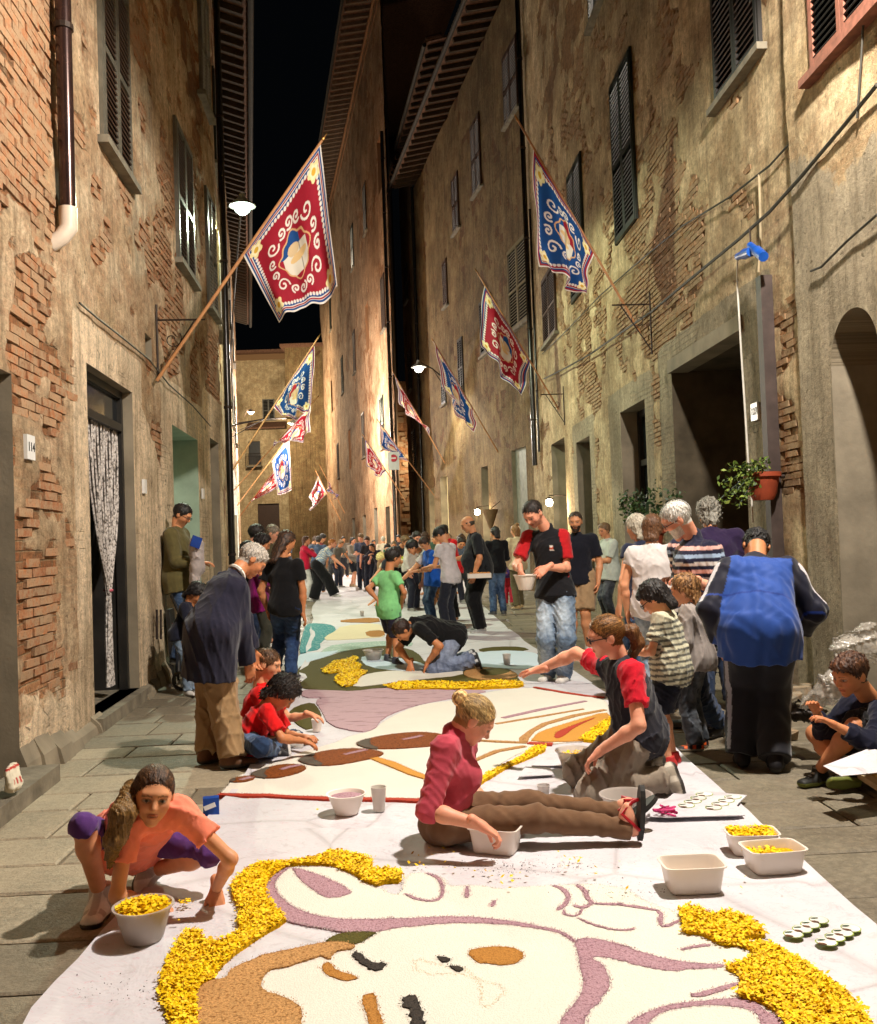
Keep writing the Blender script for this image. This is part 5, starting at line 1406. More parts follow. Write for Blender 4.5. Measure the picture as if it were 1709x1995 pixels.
# ---- middle part of the design
mid = c4([(30,985),(150,850),(300,790),(500,720),(700,640),(900,590),(1000,540),(1100,515),(1200,490),(1250,440),(1350,380),(1500,310),(1680,275)])+c5([(200,290),(560,200),(830,180),(900,200),(1100,225),(1440,280),(1480,330),(1480,620),(1010,650),(850,680),(600,800),(350,1010)])+[(842,1562),(700,1558),(428,1551)]
S('cream_rice', mid, Z1-.004, M_rice, label='large cream rice field behind the seated woman')
sheet_g('red_line', stroke([(427,1554),(480,1556),(520,1556),(580,1560),(640,1562),(700,1563),(770,1564),(845,1567)], .05), Z3, M_red, 'brick red line closing the cream field, left of the seated woman')
for k, (L, D, ln, lb) in enumerate((([(95,890),(150,860),(240,845),(310,850),(270,880),(180,895)], [(95,890),(140,862),(160,870),(140,893)], [(190,880),(270,858)], 'smallest coffee-brown oval, leftmost of the row'),
    ([(255,835),(340,795),(480,760),(620,755),(700,780),(640,820),(520,850),(430,865),(300,855)], [(255,835),(340,795),(420,778),(360,820),(400,866),(300,856)], [(500,800),(560,780),(640,765)], 'second coffee-brown oval from the left'),
    ([(620,720),(720,680),(850,650),(1000,635),(1150,640),(1280,665),(1250,695),(1100,730),(900,765),(750,765),(650,745)], [(620,720),(720,680),(760,672),(730,710),(830,765),(750,768),(650,746)], [(980,685),(1060,665),(1145,648)], 'long coffee-brown oval in the middle of the row'),
    ([(1050,600),(1120,570),(1300,530),(1500,510),(1650,515),(1760,540),(1709,610),(1550,625),(1300,640),(1150,635)], [(1050,600),(1120,570),(1180,558),(1160,600),(1250,642),(1150,637)], [(1420,570),(1500,555),(1560,540)], 'coffee-brown oval partly behind the seated woman'))):
    S('coffee_seeds', c4(L), Z2+.002, M_cof, label=lb); S('grey_seeds', c4(D), Z3+.001, M_gdk, label='dark grey left end of the '+lb.split(',')[0]); sheet_g('pink_highlight', stroke(c4(ln), .04), Z4, M_mauve, 'pale pink highlight on the '+lb.split(',')[0])
sheet_g('orange_line', stroke(c4([(1200,708),(1320,750),(1500,828),(1600,860)]), .07), Z3, M_org, 'ochre stalk running from the ovals to the seated woman')
for L, w_, m, lb in ((c5([(1290,298),(900,372),(600,440)]), .05, M_mauve, 'thin mauve contour across the cream field'), (c5([(1270,365),(900,430),(540,490)]), .035, M_tan, 'thin tan contour below the mauve contour'), (c5([(1450,372),(1200,420),(950,490),(840,550),(775,610),(772,640)]), .06, M_tan, 'outer tan contour of the ochre wedge'), (c5([(300,625),(550,640),(800,650)]), .04, M_tan, 'level tan contour right of the seated woman'), (c5([(360,800),(550,720),(780,680)]), .045, M_tan, 'slanting tan contour by the seated woman'), (c5([(860,180),(1100,225),(1300,255),(1440,265)]), .05, M_red, 'dark red contour at the tall man\'s feet'), (c5([(810,652),(900,658),(1010,660)]), .07, M_red, 'short thick red bar beside the bowl')):
    sheet_g('contour_line', stroke(L, w_), Z3-.001, m, lb)
S('ochre_seeds', c5([(850,612),(900,560),(1050,510),(1250,450),(1450,390),(1500,430),(1480,600),(1250,640),(830,640)]), Z2, M_org, label='ochre wedge by the kneeling woman\'s knees')
S('red_powder', c5([(1020,600),(1050,560),(1120,530),(1250,480),(1400,430),(1200,520),(1100,600),(1050,620)]), Z3, M_red, label='red drop shape inside the ochre wedge')
mau = [(583,1346),(650,1348),(690,1350),(740,1343),(800,1345),(880,1346),(955,1348),(920,1356),(880,1363),(830,1372),(780,1386),(745,1402),(730,1425),(700,1430),(640,1416),(627,1388),(613,1368),(632,1362),(590,1362)]
tmm = NT('mauve_streaks', .9, .15); gg = tmm.n('ShaderNodeNewGeometry').outputs['Position']; mp_ = tmm.n('ShaderNodeMapping'); mp_.inputs['Scale'].default_value = (.8, 4, 1); mp_.inputs['Rotation'].default_value = (0, 0, .25); tmm.l(gg, mp_.inputs[0])
cc = tmm.ramp(tmm.noise(gg, 200, 2), [(.3, C(160, 130, 138)), (.7, C(196, 168, 174))]); cc = tmm.mix(tmm.ramp(tmm.noise(mp_.outputs[0], 5, 4, .6), [(.56, 0), (.64, .7)]), cc, C(118, 88, 96)); tmm.color(cc)
S('mauve_rice', mau, Z2-.004, tmm.m, label='streaky mauve field in front of the crouching boys')
olv = c6([(50,640),(60,590),(110,550),(250,510),(330,480),(430,462),(600,440),(700,450),(800,480),(860,560),(1090,575),(1300,568),(1400,600),(1420,640),(1465,690),(1200,682),(800,672),(600,700),(400,730),(110,712),(60,690)])
S('olive_leaves', olv, Z2-.006, M_olv, label='dark olive field under the man on hands and knees')
S('olive_leaves', [(578,1378),(610,1370),(622,1385),(628,1400),(604,1428),(575,1412),(560,1392)], Z2-.006, M_olv, label='small olive patch at the crouching boys\' hands')
S('pale_blue_rice', c6([(440,520),(520,500),(700,520),(860,560),(870,600),(700,602),(500,580)]), Z2-.003, M_pblue, label='pale blue crescent under the green-shirted boy')
S('pale_blue_rice', c6([(1080,500),(1300,472),(1500,480),(1570,510),(1570,585),(1400,590),(1130,570)]), Z2-.003, M_pblue, label='pale blue field behind the tall man\'s feet')
S('pale_blue_rice', c6([(40,600),(60,520),(90,490),(260,480),(330,470),(250,508),(110,548),(60,590)]), Z2-.003, M_pblue, label='pale blue edge at the left of the olive field')
S('white_rice', c6([(400,705),(420,670),(440,640),(520,615),(650,600),(760,605),(1085,598),(1080,628),(850,650),(600,682)]), Z2, M_rice, label='white crescent sweeping across the olive field')
S('tan_seeds', c6([(1080,620),(1110,595),(1200,580),(1350,590),(1430,625),(1400,645),(1250,660),(1130,650)]), Z2+.001, M_tan, label='tan oval beside the reaching hand')
S('olive_leaves', c6([(1180,600),(1250,585),(1340,585),(1390,605),(1300,632),(1200,630)]), Z3, M_olv, label='olive centre of the tan oval')
S('teal_rice', c6([(70,490),(90,390),(110,320),(140,300),(260,308),(300,330),(290,370),(200,420),(205,465),(120,480)]), Z2-.006, M_teal, label='teal patch by the left edge of the paper')
S('ivory_rice', c6([(220,392),(300,350),(330,320),(560,300),(600,345),(600,385),(560,392),(250,412)]), Z2-.005, M_rice2, label='ivory band next to the teal patch')
S('brown_powder', c6([(330,282),(560,265),(575,300),(330,296)]), Z2-.003, M_brn, label='brown bar furthest up the design')
S('brown_powder', c6([(480,352),(600,345),(600,388),(490,388)]), Z2-.003, M_brn, label='brown block behind the green-shirted boy')
S('pale_green_rice', c6([(200,475),(300,430),(650,410),(780,420),(760,450),(600,440),(430,462),(250,495)]), Z2-.005, M_pgrn, label='pale green band above the olive field')
S('olive_leaves', c6([(1180,462),(1300,448),(1450,450),(1500,472),(1300,484),(1190,480)]), Z2-.004, M_olv, label='thin olive strip at the far right of the design')
# ---- yellow petals
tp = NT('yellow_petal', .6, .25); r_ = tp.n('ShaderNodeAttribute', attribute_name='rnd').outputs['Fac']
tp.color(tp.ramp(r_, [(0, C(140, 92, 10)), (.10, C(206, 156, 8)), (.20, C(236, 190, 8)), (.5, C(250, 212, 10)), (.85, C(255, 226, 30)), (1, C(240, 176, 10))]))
tp.b.inputs['Subsurface Weight'].default_value = .0
M_petal = tp.m
M_pbase = grain('petal_litter', C(214, 166, 8), .4, 120, C(140, 96, 6))
def inside(poly, x, y):
    n = len(poly); c = np.zeros(len(x), bool); j = n-1
    for i in range(n):
        xi, yi = poly[i]; xj, yj = poly[j]; m = ((yi > y) != (yj > y)) & (x < (xj-xi)*(y-yi)/(yj-yi+1e-12)+xi); c ^= m; j = i
    return c
def petals_mesh(x, y, z, size, seed=0):
    r = np.random.default_rng(seed); n = len(x); a = r.uniform(0, 2*PI, n); t1 = r.normal(0, .45, n); sz = size*r.uniform(.6, 1.25, n)
    u = np.stack([np.cos(a), np.sin(a), np.sin(t1)*.8], 1); w_ = np.stack([-np.sin(a), np.cos(a), r.normal(0, .5, n)], 1)
    c = np.stack([x, y, z], 1); u = u*sz[:, None]; w_ = w_*sz[:, None]*.55
    up = np.zeros((n, 3)); up[:, 2] = sz*.35
    v = np.stack([c-u, c-w_+up*.3, c+u*.9+up, c+w_+up*.3], 1).reshape(-1, 3); v[:, 2] = np.maximum(v[:, 2], .028)
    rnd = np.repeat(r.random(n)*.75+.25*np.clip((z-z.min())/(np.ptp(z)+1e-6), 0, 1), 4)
    return v, np.arange(4*n).reshape(-1, 4), rnd
def petal_bed(pts, label, dens=11000, size=.011, h=.015, base=True):
    g = np.array([G(*p)[:2] for p in pts]); lo, hi = g.min(0), g.max(0); n = int((hi-lo).prod()*dens)
    r = np.random.default_rng(len(pts)); x = r.uniform(lo[0]-.02, hi[0]+.02, n); y = r.uniform(lo[1]-.02, hi[1]+.02, n); m = inside(g+0, x+r.normal(0, .006, n), y+r.normal(0, .006, n))
    x, y = x[m], y[m]; z = .024+h*r.random(len(x))*(.5+fbm2(x*9+40, y*9+40, 3, 2))
    if base: S('petal_litter', pts, .028, M_pbase, label='trodden petals beneath the '+label.split(',')[0])
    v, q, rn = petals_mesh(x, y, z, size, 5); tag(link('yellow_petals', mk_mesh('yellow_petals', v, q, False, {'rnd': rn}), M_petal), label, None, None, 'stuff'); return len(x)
k_ = petal_bed(c1([(700,180),(640,210),(560,270),(515,340),(530,400),(560,460),(575,500),(550,560),(580,600),(560,640),(490,690),(420,710),(340,700),(300,640),(220,640),(170,690),(130,760),(90,850),(50,950),(35,1030),(60,1120),(100,1213),(130,1330),(290,1330),(290,1213),(270,1080),(300,1020),(340,985),(400,965),(410,920),(480,830),(600,740),(720,660),(880,570),(870,540),(800,480),(760,420),(740,360),(760,290),(830,230),(900,190),(960,182),(1100,182),(1180,190),(1290,230),(1370,270),(1400,300),(1480,320),(1560,300),(1650,300),(1650,225),(1550,215),(1480,225),(1440,200),(1465,155),(1370,130),(1270,100),(1180,95),(1100,130),(980,155),(900,170),(800,175)]), 'bright yellow petal mane curving down the left of the face', 38000, .0085)
k_ += petal_bed(c3([(405,490),(480,470),(530,465),(600,505),(650,520),(720,500),(800,515),(880,550),(950,600),(990,660),(850,660),(830,685),(900,710),(1020,715),(1100,760),(1250,840),(1350,920),(1450,990),(1540,1060),(1640,1180),(1700,1290),(1120,1290),(1090,1190),(950,1100),(790,1060),(830,940),(770,900),(700,865),(830,840),(925,785),(830,725),(700,725),(640,690),(560,650),(430,640),(440,560)]), 'bright yellow petal mass at the bottom right corner', 38000, .0085)
petal_bed(c5([(340,1010),(400,960),(500,900),(600,850),(760,770),(860,690),(960,685),(950,720),(800,790),(650,850),(520,930),(370,1020)]), 'yellow petal line running up from the seated woman', 15000, .011, h=.010)
petal_bed(c5([(1230,632),(1300,580),(1400,500),(1510,440),(1520,480),(1450,580),(1400,645)]), 'yellow petal wedge under the kneeling woman\'s arm', 15000, .011, h=.010)
petal_bed(c6([(210,600),(290,545),(380,530),(410,510),(440,525),(410,545),(460,570),(440,600),(500,605),(450,640),(420,690),(340,705),(290,670),(300,640),(330,610),(230,620)]), 'yellow petal figure on the olive field', 7000, .015, h=.010)
petal_bed(c6([(590,700),(700,675),(900,672),(1100,680),(1300,665),(1450,675),(1460,700),(1300,708),(1050,720),(850,715),(680,722)]), 'long yellow petal strip along the olive field', 7000, .015, h=.010)
edge_grains()
# loose petals and crumbs on the paper
r = np.random.default_rng(8); pts = []
for (x, y, n, s_) in ((775, 1600+120, 7, 14), (870, 1672, 9, 40), (980, 1725, 14, 22), (1100, 1690, 10, 18), (1090, 1715, 5, 30), (1460, 1745, 2, 30), (1528, 1752, 1, 2), (362, 1775, 26, 9), (345, 1812, 3, 3), (1240, 1700, 6, 60), (700, 1700, 4, 30), (1480, 1860, 3, 4), (900, 1640, 4, 10), (830, 1690, 6, 30), (560, 1600, 3, 60)):
    for k in range(n): g = G(x+r.normal(0, s_), y+r.normal(0, s_*.4)); pts.append(g)
pts = np.array(pts); v, q, rn = petals_mesh(pts[:, 0], pts[:, 1], np.full(len(pts), .036), .010, 9)
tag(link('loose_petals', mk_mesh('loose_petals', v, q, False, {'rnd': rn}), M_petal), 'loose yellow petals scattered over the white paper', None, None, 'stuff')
pts = np.array([G(r.normal(1010, 70), r.normal(1702, 9)) for k in range(260)]+[G(r.normal(1230, 60), r.normal(1752, 10)) for k in range(90)]+[G(r.uniform(150, 330), r.normal(1950, 14)) for k in range(60)])
v, q, rn = petals_mesh(pts[:, 0], pts[:, 1], np.full(len(pts), .030), .0035, 10)
tag(link('spilled_seeds', mk_mesh('spilled_seeds', v, q), M_blk), 'dark spilled seeds dotted on the paper in front of the seated woman', None, None, 'stuff')
# ================================================================== FLAGS
def flag_paint(U, V_, base, second, cool=False):
    "printed banner: striped rim, band with scalloped edge, roses in the corners, scrolls, cartouche"
    n = len(U); col = np.tile(np.asarray(base), (n, 1)); white = C(226, 214, 208); cream = C(232, 214, 160); gold = C(214, 166, 60); tanc = C(206, 160, 116)
    e = np.minimum(np.minimum(U, 1-U), np.minimum(V_, 1-V_))
    along = np.where(np.minimum(U, 1-U) < np.minimum(V_, 1-V_), V_, U)
    # scrolls
    def curl(cx, cy, r0, turns, a0, sgn, w_=.010):
        d = np.full(n, 9.0)
        for t_ in np.linspace(0, 1, 40):
            a = a0+sgn*t_*turns*2*PI; rr = r0*(1-.82*t_); d = np.minimum(d, np.hypot(U-cx-rr*math.cos(a), V_-cy-rr*math.sin(a)))
        return d < w_
    m = np.zeros(n, bool)
    for (cx, cy, r0, tu, a0, sg) in ((.27,.30,.075,1.2,0,1),(.40,.24,.05,1.2,2,-1),(.50,.21,.055,1.3,1,1),(.60,.24,.05,1.2,1,1),(.73,.30,.075,1.2,3.1,-1),(.22,.44,.05,1.2,1,1),(.78,.44,.05,1.2,2,-1),
        (.27,.72,.075,1.2,0,-1),(.40,.78,.05,1.2,2,1),(.50,.81,.055,1.3,4,-1),(.60,.78,.05,1.2,1,-1),(.73,.72,.075,1.2,3.1,1),(.21,.58,.05,1.2,4,1),(.79,.58,.05,1.2,2,1)): m |= curl(cx, cy, r0, tu, a0, sg)
    col[m] = white
    # cartouche
    a = np.arctan2(V_-.5, U-.5); rr = np.hypot((U-.5), (V_-.5)); R_ = .195+.018*np.cos(4*a)+.012*np.cos(8*a)
    col[rr < R_] = tanc; i = rr < R_-.016; col[i] = base
    col[i & (V_ < .47) & (U > .42)] = second
    bl = i & (U > .34) & (U < .66) & (V_ > .42+.25*np.abs(U-.46)) & (V_ < .66); col[bl] = C(214, 204, 192)
    col[bl & (np.abs(U-.44) < .006)] = C(150, 140, 130); dm = i & (np.hypot((U-.52)/.075, (V_-.44)/.05) < 1); col[dm] = C(204, 176, 140)
    col[i & (np.hypot((U-.47)/.12, (V_-.52)/.035) < 1)] = C(214, 178, 128)
    # band and rim
    band = e < .088; col[band] = second
    sc_ = (np.hypot(np.mod(along, .040)-.02, e-.088) < .017); col[sc_ & (e < .105)] = white
    col[e < .058] = white; col[(e > .014) & (e < .032)] = second if True else base; col[(e > .036) & (e < .050)] = base
    for cx in (.12, .88):
        for cy in (.12, .88):
            d = np.hypot(U-cx, V_-cy); an = np.arctan2(V_-cy, U-cx); q = d < .068+.012*np.cos(5*an); col[q] = cream; col[q & (d < .045+.008*np.cos(5*an+1)) & (d > .030)] = C(240, 226, 190); col[d < .026] = gold
    return col
tf = NT('printed_flag_cloth', .75, .25); fa_ = tf.n('ShaderNodeAttribute', attribute_name='col').outputs['Color']; tf.color(fa_)
tf.bump(tf.noise(tf.coord(), 500, 2), .15, .001)
# thin cloth lets some lamp light through
tr_ = tf.n('ShaderNodeBsdfTranslucent'); tf.l(fa_, tr_.inputs['Color']); mxs = tf.n('ShaderNodeMixShader'); mxs.inputs[0].default_value = .35
outn = tf.t.nodes['Material Output']; tf.l(tf.b.outputs[0], mxs.inputs[1]); tf.l(tr_.outputs[0], mxs.inputs[2]); tf.l(mxs.outputs[0], outn.inputs['Surface'])
M_FLAG = tf.m
M_pole = simple('pale_wood_pole', C(170, 120, 76), .5, .35, var=.2, scale=10)
REDF = C(150, 28, 46); BLUF = C(26, 68, 128)
def flag(label, base, tip, A, B, Cc, D, red=True, d=10, N=120, rip=.05, fold=0, dd=(0, 0, 0, 0), group='festival flags on poles along the street', bracket=True, tint=None):
    pb, ptp = P(*base), P(*tip); root = thing('flag', label, 'flag', pb, group)
    ax = unit(ptp-pb)
    mb = MB(); mb.tube([pb, pb+(ptp-pb)*.5, ptp-ax*.06], [.019, .018, .014], 8); mb.build('pole', M_pole, root, True)
    mb = MB(); mb.lathe([(0.001, .0), (.014, .01), (.02, .03), (.012, .06), (.001, .12)], ptp-ax*.08, 8, np.stack([unit(np.cross(ax, (0, 1, 0))), unit(np.cross(ax, np.cross(ax, (0, 1, 0)))), ax], 1)); mb.build('finial', simple('brass_tip', C(150, 110, 60), .4, metal=.8), root, True)
    # corners: A and B on the pole
    def on_pole(px, py):
        best = min(np.linspace(0, 1, 200), key=lambda t_: (PIX(pb+(ptp-pb)*t_)[0]-px)**2+(PIX(pb+(ptp-pb)*t_)[1]-py)**2); return pb+(ptp-pb)*best
    a, b = on_pole(*A), on_pole(*B); da = a[1]; db = b[1]; c = P(Cc[0], Cc[1], db+dd[2]); e = P(D[0], D[1], da+dd[3])
    u = np.linspace(0, 1, N); UU, VV = np.meshgrid(u, u, indexing='ij')      # U from A to B along the pole, V downwards
    p = ((1-UU)*(1-VV))[..., None]*a+(UU*(1-VV))[..., None]*b+(UU*VV)[..., None]*c+((1-UU)*VV)[..., None]*e
    nrm_ = unit(np.cross(b-a, e-a)); sgn = 1 if nrm_[1] > 0 else -1; nrm_ = nrm_*sgn
    w_ = 1.7*rip*VV**.7*(np.sin(UU*7+VV*2.2+d)+.55*np.sin(UU*15-VV*3+d*2)+.3*np.sin(VV*9+UU*5)+.16*np.sin(UU*31+VV*7+d)); p = p+w_[..., None]*nrm_
    p[..., 2] -= .05*rip/.05*np.sin(PI*UU)*VV*0+.03*np.sin(PI*UU)*VV
    if fold: 
        k = np.clip((UU-.55)*2, 0, 1)*VV; p = p+(k*fold*np.sin(VV*5))[..., None]*nrm_
    col = flag_paint(UU.ravel(), VV.ravel(), REDF if red else BLUF, BLUF if red else REDF)
    idx = np.arange(N*N).reshape(N, N); q = np.stack([idx[:-1, :-1], idx[1:, :-1], idx[1:, 1:], idx[:-1, 1:]], -1).reshape(-1, 4)
    link('banner_cloth', mk_mesh('banner_cloth', p.reshape(-1, 3), q, True, {'col': col}), M_FLAG, root)
    return root
flag('big red flag with white scrolls and blue rim, nearest on the left wall', (305, 742, 10.0), (634, 264, 10.35), (626, 280), (476, 497), (541, 624), (660, 563), True, 10, 230, .045, dd=(0, 0, -.3, -.35))
flag('large blue flag with red rim on the right wall, below the green shutters', (1272, 690, 13.5), (1004, 226, 12.7), (1040, 287), (1160, 492), (1148, 573), (1053, 518), False, 13, 190, .10, dd=(0, 0, -.35, .1))
flag('red flag hanging by the tall drainpipe on the right', (1105, 825, 20.2), (926, 524, 19.2), (944, 556), (1034, 706), (1018, 770), (936, 676), True, 20, 130, .10, dd=(0, 0, -.4, .1))
flag('narrow blue flag, third from the right on the alley side', (982, 900, 27.5), (842, 660, 26.3), (848, 670), (922, 798), (921, 843), (866, 762), False, 27, 100, .08, dd=(0, 0, -.4, 0))
flag('red flag hanging under the far street lamp', (880, 925, 34.8), (764, 722, 33.5), (770, 732), (838, 852), (830, 832), (776, 788), True, 34, 80, .1, dd=(0, 0, -.4, .1))
flag('bright white and blue flag in front of the corner building', (846, 965, 37.0), (734, 816, 36.2), (738, 822), (798, 899), (776, 892), (746, 872), False, 36, 80, .1)
flag('small dark red flag against the corner building', (790, 975, 37), (706, 846, 36.5), (711, 856), (745, 922), (741, 930), (716, 908), True, 38, 70, .1)
flag('crimson pennant-like flag low in the middle distance', (664, 1015, 44), (614, 915, 43), (619, 926), (638, 962), (607, 996), (606, 968), True, 43, 60, .1)
flag('tiny blue flag beside the crimson one', (672, 1000, 48), (622, 905, 47), (637, 934), (657, 970), (655, 972), (642, 950), False, 48, 50, .1)
flag('pale blue flag high on the left side of the bend', (447, 925, 20.2), (623, 653, 20.8), (614, 670), (534, 793), (548, 808), (603, 806), False, 20, 110, .12, dd=(0, 0, -.3, -.4))
flag('whitish flag glowing in front of a street lamp on the left', (456, 955, 27.5), (622, 770, 28), (606, 788), (526, 868), (540, 868), (608, 846), True, 28, 80, .1, dd=(0, 0, -.4, -.4))
flag('blue and red flag hanging straight down on the left', (462, 985, 30), (572, 838, 30.5), (564, 850), (530, 895), (540, 965), (568, 955), False, 34, 80, .1)
flag('washed-out pink flag lowest on the left side', (468, 1005, 40), (556, 888, 40.5), (550, 897), (490, 972), (488, 978), (550, 944), True, 40, 70, .1)
# ================================================================== STREET FITTINGS
def glow(name, col, s): return simple(name, col, .4, emit=col, estr=s, bump=0, var=0)
def street_lamp(label, head, wall, power, col, glowm, scale=1.0, group='wall street lamps', cone=None):
    "enamel dish on a bracket arm; wall is the point where the arm is fixed"
    root = thing('street_lamp', label, 'street lamp', wall, group); head = np.asarray(head); wall = np.asarray(wall)
    mb = MB(); mid_ = (head+wall)/2+V(0, 0, .18); mb.tube([wall, mid_, head+V(0, 0, .20)], .022, 7); mb.tube([wall-V(0, 0, .35), mid_], .014, 6); mb.build('arm', M_iron, root, True)
    mb = MB(); mb.lathe([(.04, .20), (.06, .14), (.10, .10), (.20, .02), (.21, 0), (.20, .0), (.09, .07), (.001, .09)], head, 20, np.eye(3)*scale); mb.build('shade', simple('enamel_shade', (.35, .36, .34), .4), root, True)
    mb = MB(); mb.lathe([(.001, -.13), (.06, -.12), (.11, -.07), (.125, -.01), (.10, .03), (.001, .05)], head, 16, np.eye(3)*scale); mb.build('bulb', glowm, root, True)
    lamp_light(head-V(0, 0, .30*scale), power, col, .12, cone)
G_COOL = glow('mercury_lamp_glass', (.80, 1.0, .86), 26); G_WARM = glow('warm_lamp_glass', (1.0, .90, .74), 22)
def wall_pt(W, px, py, off=0): s_, z_ = W.hit(px, py); return W.at(s_, z_, off)
street_lamp('lit street lamp on the left with greenish white light, above the big red flag', P(472, 402, 17.0), L2.at(L2.hit(441, 430)[0], P(472, 402, 17)[2]-.1, 0), LP[0], COOL, G_COOL, 1.15, cone=176)
street_lamp('lit street lamp over the mouth of the side alley', P(816, 716, 32.0), R2.at(R2.hit(868, 716)[0], P(816, 716, 32)[2]-.1, 0), LP[1], (1.0, .93, .72), G_WARM, 1.25, cone=150)
street_lamp('street lamp further back that lights the corner building', P(574, 824, 41.0), L2.at(25, P(574, 824, 41)[2]-.1, 0), LP[2], WARM, G_WARM, 1.3)
street_lamp('lit street lamp shining through the whitish flag on the left', P(577, 826, 29.3), L2.at(13.5, P(577, 826, 29.3)[2]-.1, 0), 650, (1, .93, .8), G_WARM, 1.1)
street_lamp('round hanging lamp far down on the left', P(489, 803, 68), P(476, 803, 69), LP[3], (1.0, .85, .62), G_WARM, 1.2)
street_lamp('street lamp over the near end of the street', NEAR, R1.at(R1.hit(1500, 900)[0], NEAR[2]-.15, 0), LP[4], WARM, G_WARM, 1.1, cone=180)
def wall_lantern(label, p, wallp, power, scale=1):
    root = thing('wall_lantern', label, 'lantern', p, 'small lit lanterns on the right wall')
    mb = MB(); mb.lathe([(.001, .07), (.05, .05), (.062, 0), (.05, -.05), (.001, -.07)], p, 12, np.eye(3)*scale); mb.build('globe', glow('lantern_globe', (1, .86, .6), 30), root, True)
    mb = MB(); mb.tube([np.asarray(wallp), np.asarray(p)+V(0, 0, .15), np.asarray(p)+V(0, 0, .07)], .012, 6); mb.lathe([(.001, .10), (.07, .07), (.075, .06)], p, 12, np.eye(3)*scale); mb.build('bracket', M_iron, root, True)
    lamp_light(np.asarray(p)-V(0, .14, .12), power, (1, .82, .55), .06)
wall_lantern('lit lantern on the wall behind the bearded man in black polo', wall_pt(R1, 1103, 978, .35), wall_pt(R1, 1103, 965, 0), 55, 1.2)
wall_lantern('lit lantern further back, by the wicker cone on the wall', wall_pt(R2, 952, 997, .35), wall_pt(R2, 952, 985, 0), 60, 1.4)
wall_lantern('added unseen lantern brightening the rough stone house at the end of the alley', P(814, 880, 47.6), P(814, 876, 49), 320, 1.2)  # added lantern, hidden behind the house corner, to brighten the alley
def pipe(label, pts, r, mat, wall=None, clips=True, cap=None):
    root = thing('downpipe', label, 'downpipe', pts[-1]); mb = MB(); mb.tube(pts, r, 12); mb.build('pipe', mat, root, True)
    a, b = np.asarray(pts[0]), np.asarray(pts[-1])
    if clips:
        n_ = max(2, int(abs(a[2]-b[2])/2.2))
        for k in range(n_):
            c = a+(b-a)*(k+.5)/n_; mb = MB(); mb.tube([c-V(0, 0, .02), c+V(0, 0, .02)], r*1.22, 12); mb.build('clip', M_iron, root)
    return root
sA = L1.hit(105, 415)[0]; zA = L1.hit(107, 415)[1]
pr = pipe('thick brown metal downpipe on the near left wall ending in a pale elbow', [L1.at(sA, 9.4, .10), L1.at(sA, zA, .10)], .058, M_copper)
mb = MB(); mb.tube([L1.at(sA, zA+.03, .10), L1.at(sA, zA-.12, .10), L1.at(sA-.03, zA-.20, .06), L1.at(sA-.05, zA-.26, -.02)], [.066, .066, .06, .058], 12); mb.build('elbow', M_pvc, pr, True)
sB = L1.hit(432, 800)[0]
pipe('dark downpipe at the end of the near left house', [L1.at(sB, 12, .10), L1.at(sB, .1, .10)], .056, M_pipe_dark)
sC = R1.hit(1048, 800)[0]; zb_ = R1.hit(1055, 905)[1]
pipe('tall shiny dark downpipe at the end of the long right house', [R1.at(sC, 16.5, .12), R1.at(sC, zb_, .12)], .062, M_pipe_dark)
pipe('second slim pipe beside the tall downpipe on the right', [R1.at(sC-.35, 9.3, .06), R1.at(sC-.35, zb_+.3, .06)], .03, M_pipe_dark)
pipe('downpipe on the corner of the pink masonry house', [CW.at(.25, 18.1, .10), CW.at(.25, 6.2, .10), CW.at(.1, 5.6, .12), CW.at(.1, .2, .10)], .07, M_pipe_dark)
pipe('downpipe at the start of the brown house beyond the bend', [R2.at(R2.s1-.3, 16, .1), R2.at(R2.s1-.3, .1, .1)], .06, M_pipe_dark)
# steel post on the right wall
s0_, _ = R1.hit(1488, 900, .13); _, zt_ = R1.hit(1482, 535, .13)
sp_ = thing('steel_post', 'brown steel channel post fixed to the right wall beside house number 127', 'post', R1.at(s0_, 0)); mb = MB(); R1.obox(mb, s0_-.12, s0_, .02, zt_, .02, .13)
mb.build('post', simple('brown_painted_steel', (.06, .042, .036), .6, .3), sp_)
def cable(label, W, pts, r=.012, mat=M_pipe_dark, off=.07, name='cable'):
    mb = MB(); L = []
    for i, (x, y) in enumerate(pts): s_, z_ = W.hit(x, y, off); L.append(W.at(s_, z_, off))
    # smooth
    Q = []
    for i in range(len(L)-1):
        for t_ in (0, .33, .66): Q.append(L[i]*(1-t_)+L[i+1]*t_)
    Q.append(L[-1]); mb.tube(Q, r, 6); return tag(mb.build(name, mat, None, True), label, 'cable')
M_cab = simple('grey_cable', (.045, .04, .03), .6); M_wcab = simple('white_cable', (.6, .57, .5), .5); M_tcab = simple('dusty_cable', (.36, .29, .18), .8)
cable('thick dark cable sagging along the whole right wall below the shutters', R1, [(1709, 165), (1640, 250), (1560, 345), (1500, 412), (1440, 466), (1340, 548), (1270, 607), (1200, 655), (1150, 690), (1100, 718), (1060, 738)], .016, M_cab, .12)
cable('thinner cable high along the right wall', R1, [(1558, 258), (1500, 322), (1420, 385), (1330, 440), (1250, 505), (1170, 575), (1100, 648), (1056, 690)], .010, M_cab, .05)
cable('dusty vertical cable from the top of the right wall', R1, [(1547, 0), (1552, 120), (1558, 180), (1562, 260), (1560, 310), (1568, 360)], .012, M_tcab, .05)
cable('short vertical cable above the blue connector', R1, [(1479, 340), (1481, 400), (1482, 460), (1478, 530)], .012, M_tcab, .05)
cable('cable from the pink-red window down the edge wall', R0, [(1684, 20), (1676, 150), (1670, 230)], .008, M_cab, .05)
cable('low cable across the right edge wall', R0, [(1709, 418), (1650, 470), (1600, 520), (1580, 528)], .010, M_cab, .05)
